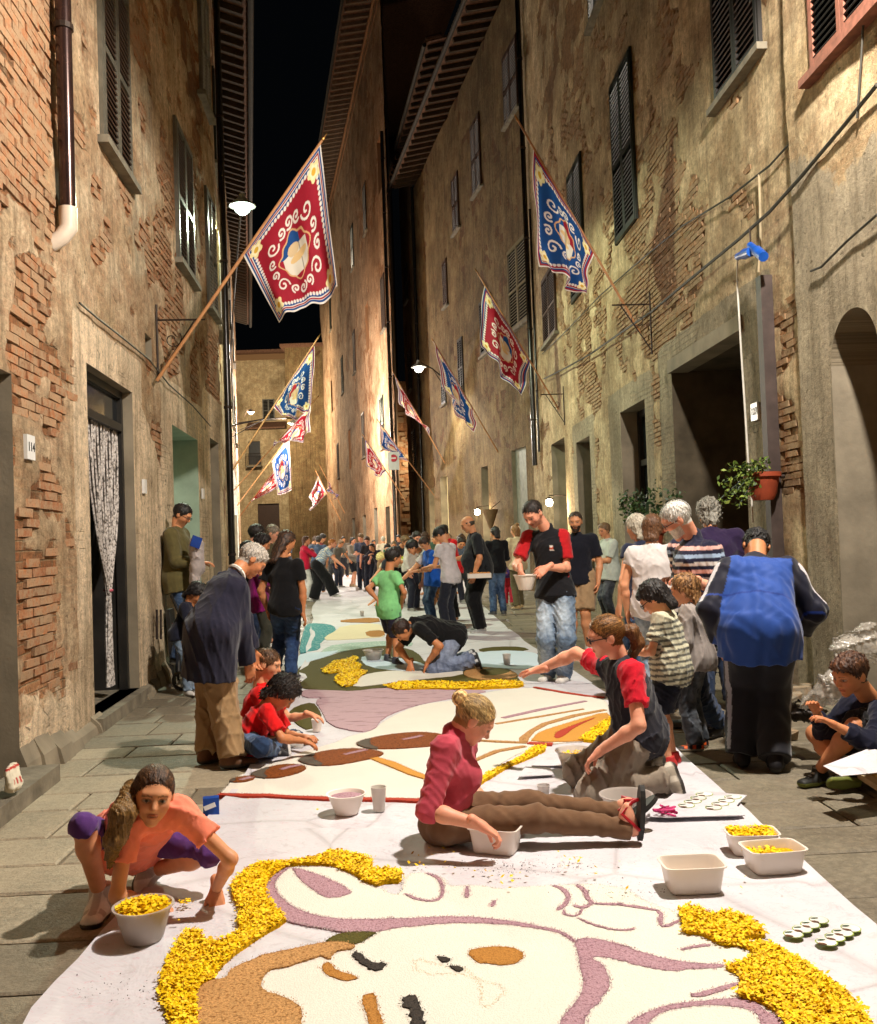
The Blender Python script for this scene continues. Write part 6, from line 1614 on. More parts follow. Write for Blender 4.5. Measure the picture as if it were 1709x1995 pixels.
cable('slack cable over the near left doorway', L1, [(155, 590), (190, 620), (235, 655), (290, 700), (330, 750), (375, 790), (410, 830)], .008, M_cab, .05)
wc = [R1.at(*R1.hit(x, y, .16), .16) for x, y in ((1437, 500), (1437, 560), (1444, 680), (1452, 800), (1458, 900), (1464, 960), (1467, 1018))]
mb = MB(); mb.tube(wc, .009, 6); tag(mb.build('power_cable', M_wcab, None, True), 'white power cable hanging from the blue connector down past number 127', 'cable')
bp = thing('power_connector', 'pair of bright blue plug sockets hooked on the wires above number 127', 'connector', R1.at(*R1.hit(1462, 492, .16), .16))
for (x0, y0, x1, y1) in ((1438, 500, 1464, 490), (1462, 478, 1488, 500)):
    a, b = R1.at(*R1.hit(x0, y0, .18), .18), R1.at(*R1.hit(x1, y1, .2), .2); mb = MB(); mb.tube([a, a*.6+b*.4, a*.5+b*.5, b], [.034, .036, .05, .046], 10); mb.build('socket', simple('blue_plastic', C(24, 84, 178), .35, .5, bump=.02), bp, True)
mb = MB(); a = R1.at(*R1.hit(1463, 490, .18), .18); mb.tube([a+V(0, 0, .03), a+V(0, 0, .22)], .008, 6); mb.build('hook', M_iron, bp)
# iron flag holders
def holder(label, W, px, py, L_, H_):
    root = thing('iron_bracket', label, 'bracket', wall_pt(W, px, py)); s_, z_ = W.hit(px, py); mb = MB()
    mb.tube([W.at(s_, z_+H_, .03), W.at(s_, z_, .03)], .012, 6); mb.tube([W.at(s_, z_+H_*.8, .03), W.at(s_, z_+H_*.8, L_)], .011, 6); mb.tube([W.at(s_, z_+.05, .03), W.at(s_, z_+H_*.8, L_*.8)], .009, 6); mb.build('frame', M_iron, root)
    mb = MB(); c = W.at(s_, z_+H_*.55, L_*.35); U, N, Z = W.frame(); mb.tube([c+(N*math.cos(t_)+Z*math.sin(t_))*(.02+.012*t_) for t_ in np.linspace(0, 7, 24)], .006, 5); mb.build('scroll', M_iron, root)
holder('wrought iron bracket holding the big red flag on the left wall', L1, 303, 745, .55, .85)
holder('wrought iron bracket at the foot of the large blue flag pole', R1, 1275, 690, .55, .85)
holder('iron bracket at the foot of the drainpipe flag pole', R1, 1103, 828, .5, .8)
# house number plates (digits as flat print)
def plate(W, px, py, w_, h_, text, label, sz=None):
    s_, z_ = W.hit(px, py); root = thing('number_plate', label, 'sign', W.at(s_, z_, .03)); mb = MB(); W.obox(mb, s_-w_/2, s_+w_/2, z_-h_/2, z_+h_/2, .02, .045); mb.build('plate', M_white, root)
    if text:
        cu = bpy.data.curves.new('digits', 'FONT'); cu.body = text; cu.size = sz or h_*.62; cu.align_x = 'CENTER'; cu.align_y = 'CENTER'; cu.extrude = .001
        tmp = bpy.data.objects.new('digits', cu); tm = bpy.data.meshes.new_from_object(tmp); bpy.data.objects.remove(tmp)
        t_ = bpy.data.objects.new('digits', tm); COL.objects.link(t_); tm.materials.clear(); tm.materials.append(M_black_paint); adopt(t_, root)
        N = np.array([W.n[0], W.n[1], 0]); X = np.cross(V(0, 0, 1), N); M = Matrix((( X[0], 0, N[0]), (X[1], 0, N[1]), (X[2], 1, N[2]))).to_4x4()
        t_.matrix_basis = Matrix.Translation(Vector(W.at(s_, z_, .048))) @ M
    return root
plate(L1, 47, 872, .15, .16, '114', 'white house number plate 114 on the brick at the left edge', .085)
plate(R1, 1478, 802, .17, .17, '127', 'white house number plate 127 between the big doorway and the steel post', .10)
plate(L1, 275, 948, .11, .14, '', 'small blank-looking white plate right of the curtained door')
plate(L1, 391, 962, .11, .14, '', 'small white plate beside the pale green doorway')
# round prohibition sign far back
sg_ = thing('road_sign', 'white sign with a round red emblem under the flags at the alley corner', 'sign', P(767, 900, 27.5)); c = P(767, 898, 27.5)
mb = MB(); mb.obox(c, (.16, .03, 0), (0, .01, 0), (0, 0, .26)); mb.build('board', M_white, sg_)
mb = MB(); mb.lathe([(.001, .0), (.11, 0), (.11, .004), (.001, .004)], c+V(0, -.018, .08), 24, np.array([[1, 0, 0], [0, 0, -1], [0, 1, 0]])); mb.build('red_disc', simple('sign_red', C(190, 40, 60), .5), sg_)
mb = MB(); mb.obox(c+V(0, -.024, .08), (.07, 0, 0), (0, .003, 0), (0, 0, .018)); mb.build('white_bar', M_white, sg_)
mb = MB(); q_ = np.array(CW.at(.35, c[2]+.1, 0)); mb.tube([q_, c+V(0, .02, .1)], .02, 6); mb.build('arm', M_iron, sg_)
# bars on the left wall
bx = thing('iron_bars', 'pair of short iron bars fixed low on the left wall between the doorways', 'bars', wall_pt(L1, 302, 1215)); 
for x in (296, 304): mb = MB(); mb.tube([wall_pt(L1, x, 1188, .05), wall_pt(L1, x, 1246, .05)], .012, 6); mb.build('bar', M_iron, bx)
# lace curtain of strands in the near left doorway
cu_ = thing('lace_curtain', 'white and grey string curtain gathered with a pink tie in the left doorway', 'curtain', L1.at(d1[0], 0))
tl = NT('lace_strands', .85, .2); g_ = tl.coord((1, 1, 1)); tl.color(tl.ramp(tl.noise(g_, 38, 3, .6), [(.36, C(70, 66, 62)), (.5, C(180, 172, 166)), (.7, C(226, 220, 214))])); tl.bump(tl.noise(g_, 120, 3), .5, .01)
ta, tb_ = L1.hit(170, 800, -.13)[0], L1.hit(238, 826, -.13)[0]; ztop = L1.hit(170, 797, -.13)[1]; kn_s, kn_z = L1.hit(211, 1150, -.13); bt_z = .2; rr_ = random.Random(4)
for k in range(34):
    f_ = k/33; s_a = ta+(tb_-ta)*f_; pts = []
    last = f_ > .93
    for t_ in np.linspace(0, 1, 16):
        z = ztop+(bt_z-ztop)*t_; tk = (ztop-kn_z)/(ztop-bt_z)
        if last: s_ = s_a+.01*math.sin(t_*30)
        elif t_ < tk: q = (t_/tk)**2.2; s_ = s_a*(1-q)+(kn_s+(f_-.5)*.04)*q
        else: q = ((t_-tk)/(1-tk))**.8; s_ = kn_s+(f_-.5)*(.04+.14*q)
        pts.append(L1.at(s_+.004*math.sin(t_*60+k), z, -.13-.012*math.sin(k*2.3+t_*7)))
        if last and z < 1.1: break
    mb = MB(); mb.tube(pts, [.010+.004*abs(math.sin(i*1.7+k)) for i in range(len(pts))], 5); mb.build('strand', tl.m, cu_)
mb = MB(); U, N, Z = L1.frame(); mb.tube([L1.at(kn_s, kn_z, -.13)+(U*math.cos(a)+N*math.sin(a))*.034 for a in np.linspace(0, 2*PI, 13)], .012, 6, False); mb.build('tie', simple('pink_ribbon', C(190, 96, 110), .7), cu_)
mb = MB(); mb.tube([L1.at(ta-.04, ztop+.01, -.13), L1.at(tb_+.04, ztop+.01, -.13)], .010, 6); mb.build('rail', M_white, cu_)
# dark garments hanging behind the curtain
mb = MB()
# ------------------------------------------------------------------ potted plants
def leaf_cluster(name, centres, n_, size, mat, parent, spread, seed, droop=0):
    r = np.random.default_rng(seed); C_ = np.array(centres); k = r.integers(0, len(C_), n_); c = C_[k]+r.normal(0, 1, (n_, 3))*np.asarray(spread)
    a = r.normal(size=(n_, 3)); a /= np.linalg.norm(a, axis=1)[:, None]; b = np.cross(a, r.normal(size=(n_, 3))); b /= np.linalg.norm(b, axis=1)[:, None]; s_ = size*r.uniform(.5, 1.2, n_)[:, None]
    cr_ = np.cross(a, b)*s_*.25
    v = np.stack([c-a*s_, c-b*s_*.5+cr_, c+a*s_, c+b*s_*.5+cr_], 1).reshape(-1, 3); rn = np.repeat(r.random(n_), 4)
    return tag(link(name, mk_mesh(name, v, np.arange(4*n_).reshape(-1, 4), False, {'rnd': rn}), mat, parent), kind='stuff')
tl2 = NT('leaf_green', .5, .35); rr2 = tl2.n('ShaderNodeAttribute', attribute_name='rnd').outputs['Fac']; tl2.color(tl2.ramp(rr2, [(0, (.035, .07, .012)), (.5, (.11, .17, .025)), (1, (.26, .33, .06))])); M_leaf = tl2.m
tl3 = NT('leaf_dark_green', .5, .35); rr3 = tl3.n('ShaderNodeAttribute', attribute_name='rnd').outputs['Fac']; tl3.color(tl3.ramp(rr3, [(0, (.012, .03, .01)), (.6, (.04, .08, .02)), (1, (.09, .15, .04))])); M_leaf2 = tl3.m
M_terra = simple('terracotta', C(150, 66, 40), .7, .3, var=.15)
def pot_prof(s_=1): return [(.001, -.16), (.09, -.16), (.12, -.10), (.145, .04), (.165, .05), (.165, .09), (.14, .09), (.12, .04), (.001, .03)]
pc = R1.at(*R1.hit(1486, 940, .22), .22); pl_ = thing('potted_plant', 'trailing green plant in a terracotta wall pot under number 127', 'plant', pc)
mb = MB(); mb.lathe(pot_prof(), pc, 20); mb.build('pot', M_terra, pl_, True)
mb = MB(); mb.tube([pc+V(.2, 0, .05), pc+V(.165, 0, .05)], .02, 6); mb.build('hanger', M_iron, pl_)
br = []; stm = MB()
for (x, y) in ((1420, 912), (1412, 940), (1430, 960), (1416, 978), (1445, 930), (1450, 905), (1470, 915), (1490, 900), (1462, 945), (1400, 975), (1440, 985)):
    e = P(x, y, pc[1]-.12+random.uniform(-.1, .1)); a = pc+V(0, 0, .06); m_ = (a+e)/2+V(0, 0, .06); stm.tube([a, m_, e], .005, 4)
    for t_ in np.linspace(.2, 1, 8): br.append((1-t_)**2*a+2*t_*(1-t_)*m_+t_*t_*e)
stm.build('stems', M_leaf2, pl_); leaf_cluster('foliage', br, 520, .026, M_leaf, pl_, (.025, .03, .025), 4)
pc2 = R1.at(*R1.hit(1262, 1010, .45), .45); pl2 = thing('potted_plant', 'bushy dark green plant by the second doorway, behind the grey-haired person', 'plant', pc2)
mb = MB(); mb.lathe(pot_prof(), pc2-V(0, 0, .25), 16, np.eye(3)*1.3); mb.build('pot', M_terra, pl2, True)
leaf_cluster('foliage', [pc2+V(random.uniform(-.3, .3), random.uniform(-.2, .2), random.uniform(-.12, .32)) for k in range(26)], 900, .035, M_leaf2, pl2, (.06, .06, .06), 7)
mb = MB(); mb.tube([pc2-V(0, 0, .2), pc2+V(0, 0, .2)], .02, 6); mb.build('stems', M_leaf2, pl2)
mb = MB(); mb.tube([R1.at(R1.hit(1262, 1010)[0], pc2[2]-.35, 0), pc2-V(0, 0, .35)], .02, 6); mb.build('hanger', M_iron, pl2)
# wicker cone lantern shade on the wall
wq = wall_pt(R2, 975, 1000, .3); wk = thing('wicker_cone', 'brown wicker cone hanging on the wall beside the lantern', 'basket', wq)
mb = MB(); mb.lathe([(.001, -.5), (.05, -.42), (.16, -.1), (.24, .12), (.22, .12), (.14, -.1), (.001, -.3)], wq, 14); mb.build('basket', simple('wicker', (.24, .15, .08), .9, bump=1, bscale=60, bdist=.02), wk, True)
mb = MB(); mb.tube([wq+V(0, 0, .12), wq+V(.3, 0, .35)], .01, 5); mb.build('handle', M_iron, wk)
# ------------------------------------------------------------------ bowls, tubs, cups on the paper
M_plast = simple('milky_plastic', C(232, 220, 208), .35, .45, var=.03, bump=.03)
t_pl = NT('translucent_plastic', .3, .5); t_pl.b.inputs['Base Color'].default_value = (.80, .72, .66, 1); t_pl.b.inputs['Transmission Weight'].default_value = .45; t_pl.b.inputs['Alpha'].default_value = .72; M_tplast = t_pl.m
def bowl(label, px, py, r1, r0, h, fill=None, fillmat=None, mat=None, ribs=0, z0=.014, at=None, group=None, petals=0, fz=.75, name='bowl'):
    g = G(px, py) if at is None else np.asarray(at, float); c = V(g[0], g[1], z0 if at is None else g[2]); root = thing(name, label, 'bowl' if name == 'bowl' else name, c, group)
    mb = MB(); n_ = 40; prof = [(.001, .0), (r0*.9, .0), (r0, .008), (r1*.97, h*.93), (r1*1.05, h*.95), (r1*1.06, h), (r1*.98, h), (r1*.93, h*.93), (r0*.94, .015), (.001, .012)]
    mb.lathe(prof, c, n_)
    if ribs: 
        v = np.array(mb.v); rel = v[:, :2]-c[:2]; zz = (v[:, 2]-c[2])/h; an = np.arctan2(rel[:, 1], rel[:, 0]); k = 1+.02*np.cos(an*20)*(zz < .9); v[:, :2] = c[:2]+rel*k[:, None]; mb.v = [tuple(q) for q in v]
    mb.build('body', mat or M_plast, root, True)
    if fill:
        rf = r0+(r1-r0)*fz-.004; m2 = MB(); m2.lathe([(.001, h*fz+.010), (rf*.5, h*fz+.008), (rf, h*fz-.004), (r0*.9, .02), (.001, .018)], c, 24); ob = m2.build('contents', fillmat, root, True)
        if petals:
            r = np.random.default_rng(px); a = r.uniform(0, 2*PI, petals); q = np.sqrt(r.random(petals))*rf*1.02; x = c[0]+q*np.cos(a); y = c[1]+q*np.sin(a); z = c[2]+h*fz+.012*r.random(petals)+.014*(1-(q/rf)**2)
            v, f, rn = petals_mesh(x, y, z, .010, 3); tag(link('petal_heap', mk_mesh('petal_heap', v, f, False, {'rnd': rn}), M_petal, root), kind='stuff')
    return root
def tub(label, px, py, w_, d_, h, rot=0, petals=0, z0=.014, fz=.6, group='cream plastic tubs', shift=0, dens=1):
    g = G(px, py); c = V(g[0], g[1], z0); root = thing('plastic_tub', label, 'tub', c, group); ca, sa = math.cos(rot), math.sin(rot)
    def ring(k, z, n_=28):
        out = []
        for i in range(n_):
            a = 2*PI*i/n_; cx, sx = math.cos(a), math.sin(a); e = .32; x = math.copysign(abs(cx)**e, cx)*w_/2*k; y = math.copysign(abs(sx)**e, sx)*d_/2*k; out.append((c[0]+x*ca-y*sa, c[1]+x*sa+y*ca, c[2]+z))
        return out
    R_ = [ring(.80, 0), ring(.84, .006), ring(.97, h*.93), ring(1.05, h*.95), ring(1.06, h), ring(.98, h), ring(.94, h*.92), ring(.80, .012)]
    n_ = 28; v = [p for r in R_ for p in r]; f = [[i*n_+k, i*n_+(k+1) % n_, (i+1)*n_+(k+1) % n_, (i+1)*n_+k] for i in range(len(R_)-1) for k in range(n_)]; f += [list(range(n_))[::-1], [(len(R_)-1)*n_+k for k in range(n_)]]
    me = mk_mesh('body', v, f, True); 
    try: me.set_sharp_from_angle(angle=math.radians(35))
    except Exception: pass
    link('body', me, M_plast, root)
    if petals:
        k = .82+.14*fz; v = ring(k*.97, h*fz)+[tuple(c+V(0, 0, h*fz+.012))]; me = mk_mesh('contents', v, [[i, (i+1) % 28, 28] for i in range(28)]); link('contents', me, M_pbase, root)
        r = np.random.default_rng(int(px)); x = (r.uniform(-.5, .5, petals)*dens+shift)*w_*k*.95; y = r.uniform(-.5, .5, petals)*d_*k*.95; z = c[2]+h*fz+.016*r.random(petals)
        v, q, rn = petals_mesh(c[0]+x*ca-y*sa, c[1]+x*sa+y*ca, z, .011, 6); tag(link('petal_heap', mk_mesh('petal_heap', v, q, False, {'rnd': rn}), M_petal, root), kind='stuff')
    return root
tub('empty cream tub standing alone on the paper at the right', 1350, 1738, .235, .165, .105, .02)
tub('cream tub half full of yellow petals, the nearer of the pair', 1508, 1700, .235, .165, .095, .12, 240, fz=.62, shift=-.16, dens=.62)
tub('cream tub full of yellow petals standing behind the other one', 1466, 1665, .215, .15, .09, -.05, 420, fz=.86)
tub('cream tub under the hand of the seated woman', 968, 1662, .225, .165, .11, -.35)
bowl('ribbed clear bowl heaped with yellow petals beside the squatting girl', 281, 1838, .103, .068, .125, True, M_pbase, M_tplast, 20, petals=520, fz=.90)
bowl('white bowl of mauve rice left of the seated woman', 676, 1590, .098, .062, .105, True, M_mauve, M_plast, fz=.86)
bowl('white bowl of grain in front of the old man\'s shoes', 522, 1466, .105, .066, .105, True, grain('pale_grain', C(190, 160, 124), .2), M_plast, fz=.8)
bowl('clear bowl with a few petals at the kneeling woman\'s knees', 1123, 1508, .115, .075, .13, True, M_pbase, M_tplast, petals=120, fz=.7)
bowl('large clear bowl behind the seated woman\'s sandals', 1222, 1600, .125, .08, .12, None, None, M_tplast)
bowl('white plastic bowl held by the tall man', 0, 0, .105, .065, .14, True, M_pgrn, M_plast, at=P(1024, 1149, 8.78), fz=.8)
bowl('clear bowl of olive leaves on the paper behind the green-shirted boy', 728, 1288, .12, .08, .12, True, M_olv, M_tplast, fz=.5)
def cup(label, px, py, r1=.038, r0=.027, h=.105, fill=None, mat=None, z0=.014, group='plastic cups on the paper', at=None):
    g = G(px, py) if at is None else at; c = V(g[0], g[1], z0); root = thing('cup', label, 'cup', c, group); mb = MB(); mb.lathe([(.001, 0), (r0, 0), (r1, h*.97), (r1*1.06, h), (r1*.95, h), (r0*.93, .006), (.001, .005)], c, 20); mb.build('body', mat or M_tplast, root, True)
    if fill: mb = MB(); k = .6; mb.lathe([(.001, h*k), (r0+(r1-r0)*k-.003, h*k-.002), (r0*.9, .007), (.001, .007)], c, 16); mb.build('contents', fill, root, True)
cup('tall frosted cup behind the bowl of mauve rice', 739, 1585, .040, .030, .125)
cup('small cup with dark seeds between the two kneeling women', 1060, 1562, .034, .026, .075, M_blk)
cup('clear cup on the pale blue field behind the tall man', 988, 1298, .045, .034, .12, M_brn)
cup('white cup at the crouching boys\' hands', 618, 1428, .040, .030, .09, None, M_plast)
cup('little dark cup on the bare far paper, left one', 706, 1202, .04, .03, .10, M_blk); cup('little dark cup on the farthest paper strip', 696, 1152, .05, .04, .10, M_blk)
cup('white cup standing on the pale blue crescent', 772, 1292, .04, .03, .16, None, M_plast)
# sheets with printed ornament, boards
M_pgreen = simple('printed_green', C(140, 160, 70), .6, bump=0); M_pdk = simple('printed_dark_green', C(40, 66, 34), .6, bump=0); M_pbr = simple('printed_brown', C(96, 62, 40), .6, bump=0); M_clear = simple('printed_white', C(225, 220, 214), .5, bump=0)
def ornament(root, a, b, wd, z):
    "leafy strip from ground pixel a to b"
    ga, gb = G(*a), G(*b); ax = unit(gb-ga); nx = V(-ax[1], ax[0], 0); L = np.linalg.norm(gb-ga); m1, m2, m3, m4 = MB(), MB(), MB(), MB()
    def el(mb, c, ra, rb, zz, n_=14, rot=0, inner=0):
        o = [c+ax*(ra*math.cos(t_)*math.cos(rot)-rb*math.sin(t_)*math.sin(rot))+nx*(ra*math.cos(t_)*math.sin(rot)+rb*math.sin(t_)*math.cos(rot))+V(0, 0, zz) for t_ in np.linspace(0, 2*PI, n_, endpoint=False)]
        mb.add(o, [list(range(n_))])
    o = [ga-nx*wd/2, gb-nx*wd/2, gb+nx*wd/2, ga+nx*wd/2]
    for k, t_ in enumerate((.16, .40, .62, .86)):
        c = ga+(gb-ga)*t_; el(m1, c, L*.14, wd*.49, z+.001, rot=.5*(-1)**k); el(m3, c, L*.126, wd*.43, z+.002, rot=.5*(-1)**k); el(m2, c+nx*wd*.25, L*.06, wd*.08, z+.003, rot=-.6); el(m4, c-ax*L*.11, L*.035, wd*.2, z+.003, rot=.3)
    m1.build('green_print', M_pgreen, root); m3.build('white_print', M_clear, root); m2.build('dark_green_print', M_pdk, root); m4.build('brown_print', M_pbr, root)
    for ch in root.children: tag(ch, kind='stuff')
def card(label, pts, z, mat=M_paper, th=.004, cat='paper', name='card'):
    root = thing(name, label, cat, G(*pts[0])); g = [G(*p)+V(0, 0, z) for p in pts]; mb = MB(); mb.prism(g, (0, 0, -th)); mb.build('sheet', mat, root); return root
cd = card('white stencil card with two leafy green strips lying on the paper at the right', [(1258, 1604), (1325, 1548), (1456, 1562), (1436, 1582), (1452, 1602), (1300, 1606)], .034)
ornament(cd, (1330, 1588), (1380, 1556), .085, .034); ornament(cd, (1382, 1592), (1436, 1562), .085, .034)
o1 = thing('stencil_strip', 'leafy green printed strip on the paper, left of the near pair', 'stencil', G(1560, 1825)); ornament(o1, (1535, 1842), (1606, 1802), .07, .026)
o2 = thing('stencil_strip', 'leafy green and brown printed strip on the paper, right of the near pair', 'stencil', G(1635, 1840)); ornament(o2, (1600, 1858), (1668, 1818), .075, .026)
card('blank white card beside the kneeling woman\'s knee', [(1010, 1523), (1024, 1503), (1072, 1505), (1080, 1519)], .03)
card('white sheet near the kneeling woman\'s bowl', [(1036, 1500), (1050, 1478), (1100, 1476), (1098, 1500)], .026)
card('cardboard scrap under the boys\' hands with brown seeds on it', [(545, 1456), (572, 1442), (612, 1440), (622, 1450), (575, 1462)], .03, simple('cardboard', C(150, 110, 66), .9), name='cardboard')
# pink ribbons in clear bag
pk = thing('plastic_bag', 'clear bag with pink ribbons lying on the stencil card edge', 'bag', G(1290, 1600)); mb = MB(); r = random.Random(2)
for k in range(5):
    p = [G(1272+r.uniform(0, 48), 1600+r.uniform(-14, 6))+V(0, 0, .035+r.uniform(0, .03)) for _ in range(4)]; mb = MB(); mb.tube(p, .006, 5); mb.build('ribbon', simple('pink_plastic', C(206, 60, 120), .4), pk, True)
def crumpled(label, pts3, mat, amp, seed, sub=3, name='plastic_bag', cat='bag'):
    q = SDF(); 
    for a, b, ra, rb in pts3: q.cap(a, b, ra, rb, k=.05)
    v, f = q.mesh(.012, amp=amp, freq=38, seed=seed); return tag(link(name, mk_mesh(name, v, f, True), mat), label, cat)
M_bag = simple('clear_plastic_film', C(206, 198, 186), .16, .7, var=.1, scale=5, bump=.7, bscale=16, bdist=.03, alpha=.62, trans=.35)
wp = lambda px, py, d: P(px, py, d)
crumpled('crinkled clear plastic sack behind the sitting boy', [(wp(1630, 1330, 5.5), wp(1570, 1370, 5.6), .07, .05), (wp(1650, 1290, 5.5), wp(1620, 1350, 5.5), .06, .07)], M_bag, .022, 4)
crumpled('shiny plastic-wrapped bundle on the ledge at the right edge', [(wp(1640, 1262, 6.0), wp(1700, 1262, 6.0), .07, .09), (wp(1690, 1228, 6.0), wp(1700, 1262, 6.0), .05, .07)], M_bag, .02, 6)
crumpled('dark crumpled bag on the ground left of the sitting boy', [(wp(1545, 1385, 5.9), wp(1590, 1395, 5.8), .06, .05)], simple('dark_film', C(60, 50, 42), .4, .5, bump=.6, bscale=25, bdist=.02), .02, 8)
rbm = brick_mat('rubble_stone', (.30, .26, .19), (.36, .32, .25), (.26, .22, .16)); r = random.Random(9)
LBR = ['pale stone block nearest the wall corner, half behind the blue tracksuit man', 'pale stone block between the tracksuit man\'s legs and the wall', 'rough stone block under the crinkled plastic sack', 'broad flat stone block in front of the rubble by the right wall', 'low stone block at the left end of the rubble', 'single stone block lying nearest the camera in the rubble', 'small stone chip beside the dark crumpled bag', 'small stone chip right of the dark crumpled bag']
for k, (x, y, s_) in enumerate(((1468, 1382, .12), (1500, 1372, .10), (1556, 1352, .10), (1530, 1400, .13), (1478, 1400, .10), (1520, 1440, .12), (1545, 1362, .08), (1582, 1345, .09))):
    c = G(x, y)+V(0, 0, s_*.3); mb = MB(); v = []
    for a in (-1, 1):
        for b in (-1, 1):
            for e in (-1, 1): v.append(c+V(a*s_*r.uniform(.6, 1), b*s_*r.uniform(.4, .8), e*s_*r.uniform(.25, .4)))
    mb.add(v, [[0,1,3,2],[4,6,7,5],[0,4,5,1],[2,3,7,6],[0,2,6,4],[1,5,7,3]]); ob = mb.build('rubble_block', rbm); tag(ob, LBR[k], 'stone', 'broken blocks by the right wall')
# board with drawing at right edge
bd = thing('drawing_board', 'board with a coloured drawing and a lifted white sheet at the right edge', 'board', G(1700, 1560)); g = [G(1560, 1470, 0)+V(0, 0, .0), G(1720, 1600), G(1990, 1540), G(1760, 1440)]
g = [G(1622, 1508)+V(0, 0, .10), G(1716, 1572)+V(0, 0, .10), G(1930, 1560)+V(0, 0, .10), G(1760, 1475)+V(0, 0, .10)]
mb = MB(); mb.prism(g, (0, 0, -.03)); mb.build('board', simple('pale_board', C(168, 148, 116), .7), bd)
cc_ = sum(g)/4; g2 = [cc_+(q-cc_)*.82+V(0, 0, .003) for q in g]; mb = MB(); mb.add(g2, [[0, 1, 2, 3]]); tb3 = NT('coloured_drawing', .7, .2); nn = tb3.noise(tb3.coord(), 9, 2, .5, 1.0); tb3.color(tb3.ramp(nn, [(.36, C(60, 120, 60)), (.42, C(220, 200, 150)), (.5, C(226, 180, 60)), (.58, C(190, 110, 60)), (.64, C(120, 190, 190))])); mb.build('drawing', tb3.m, bd)
v = [P(1604, 1492, 4.75), P(1720, 1448, 4.9), P(1760, 1500, 4.7), P(1640, 1512, 4.6)]; mb = MB(); mb.prism(v, (0, 0, -.003)); mb.build('white_sheet', M_paper, bd)
# blue carton, red-and-white bag, stroller
bc = G(412, 1590)+V(0, 0, .01); bb = thing('carton', 'small blue and white carton standing on the paper behind the girl', 'box', bc); mb = MB(); mb.obox(bc+V(0, 0, .045), (.04, .010, 0), (-.006, .025, 0), (0, 0, .045)); mb.build('box', simple('blue_card', C(20, 66, 150), .5, bump=0), bb); mb = MB(); mb.obox(bc+V(0, -.030, .048), (.028, .006, .009), (0, .002, 0), (-.004, 0, .011)); mb.build('white_print', M_white, bb)
kc = L1.at(L1.hit(20, 1540, .2)[0], .13, .22); bb = thing('paper_bag', 'white paper bag with red lettering on the doorstep at the left edge', 'bag', kc); U, N, Z = L1.frame()
q = SDF(); q.ecap(kc+V(0, 0, .03), kc+V(0, 0, .12)-N*.01, U, .085, .04, .09, .022, k=.02); v, f = q.mesh(.008, amp=.006, freq=60, seed=3); c_ = np.tile(np.asarray(C(216, 208, 186), np.float32), (len(v), 1))
rel = v-kc; uu = rel @ U; c_[(np.abs(rel[:, 2]-.128) < .006)] = C(176, 60, 52); c_[(np.abs(rel[:, 2]-.055) < .017) & (np.sin(uu*190) > .3) & (np.abs(uu) < .06)] = C(176, 60, 52)
link('bag', mk_mesh('bag', v, f, True, {'col': c_}), M_cloth, bb)
sr = G(352, 1345); st = thing('stroller', 'folded dark pushchair with silver-rimmed wheels leaning by the pale green doorway', 'pushchair', sr)
for (dx, dy) in ((0, 0), (-.02, .38)):
    c = sr+V(dx, dy, .095); M_ = np.array([[1, 0, 0], [0, 0, 1], [0, 1, 0]], float); M_ = np.array([[.9, 0, .4], [-.4, 0, .9], [0, 1, 0]])
    mb = MB(); mb.lathe([(.07, -.018), (.095, -.018), (.095, .018), (.07, .018), (.07, -.018)], c, 24, M_); w_ = mb.build('wheel', M_dark, st, True)
    mb = MB(); mb.lathe([(.001, .02), (.02, .02), (.022, -.02)], c, 10, M_)
    for a in np.linspace(0, 2*PI, 6)[:-1]: mb.tube([c+M_ @ V(.015*math.cos(a), .015*math.sin(a), 0), c+M_ @ V(.07*math.cos(a), .07*math.sin(a), 0)], .007, 5)
    mb.build('rim', simple('silver_rim', (.6, .6, .6), .3, metal=.8), w_)
mb = MB(); mb.tube([sr+V(-.02, .0, .1), sr+V(-.05, .2, .75), sr+V(-.1, .1, .95)], .014, 6); mb.tube([sr+V(-.02, .38, .1), sr+V(-.05, .15, .75)], .014, 6); mb.build('frame', M_dark, st, True)
mb = MB(); mb.obox(sr+V(-.05, .2, .42), (.02, .02, .02), (-.02, .16, 0), (0, 0, .26)); mb.build('seat', simple('dark_canvas', C(26, 28, 36), .9), st)
pn = thing('panel', 'narrow dark board leaning on the wall by the stroller', 'board', G(325, 1340)); mb = MB(); U, N, Z = L1.frame(); a = wall_pt(L1, 322, 1260, .08); mb.obox(V(a[0], a[1], .38), U*.14, N*.02, Z*.38+N*-.02); mb.build('board', M_dark, pn)
# food tray, tissue bundle in arms
tr_c = P(934, 1121, 13.85); tr2 = thing('food_tray', 'shallow pale tray of food held by the bald man', 'tray', tr_c); mb = MB(); mb.box(tr_c[0]-.17, tr_c[0]+.17, tr_c[1]-.12, tr_c[1]+.12, tr_c[2]-.035, tr_c[2]+.03); mb.build('tray', M_plast, tr2); mb = MB()
for k in range(6): mb.box(tr_c[0]-.14+.05*k, tr_c[0]-.10+.05*k, tr_c[1]-.09, tr_c[1]+.05, tr_c[2]+.031, tr_c[2]+.045)
tag(mb.build('food', simple('orange_food', C(206, 140, 80), .8), tr2), kind='stuff')
M_bund = simple('grey_fabric_bundle', C(170, 160, 158), .9, .1, bump=.3, bscale=30, bdist=.01)
crumpled('pale jacket bundled in the arms of the man in the doorway', [(P(382, 1060, 10.1), P(385, 1105, 10.1), .075, .07), (P(382, 1105, 10.1), P(378, 1170, 10.1), .06, .04)], M_bund, .012, 12, name='bundled_jacket', cat='jacket')
mb = MB(); c = P(382, 1056, 10.0); mb.obox(c, (.045, .015, -.02), (-.006, .012, 0), (.02, 0, .055)); tag(mb.build('book', simple('blue_cover', C(24, 60, 140), .5, bump=0)), 'blue covered book sticking out of the bundled jacket', 'book')
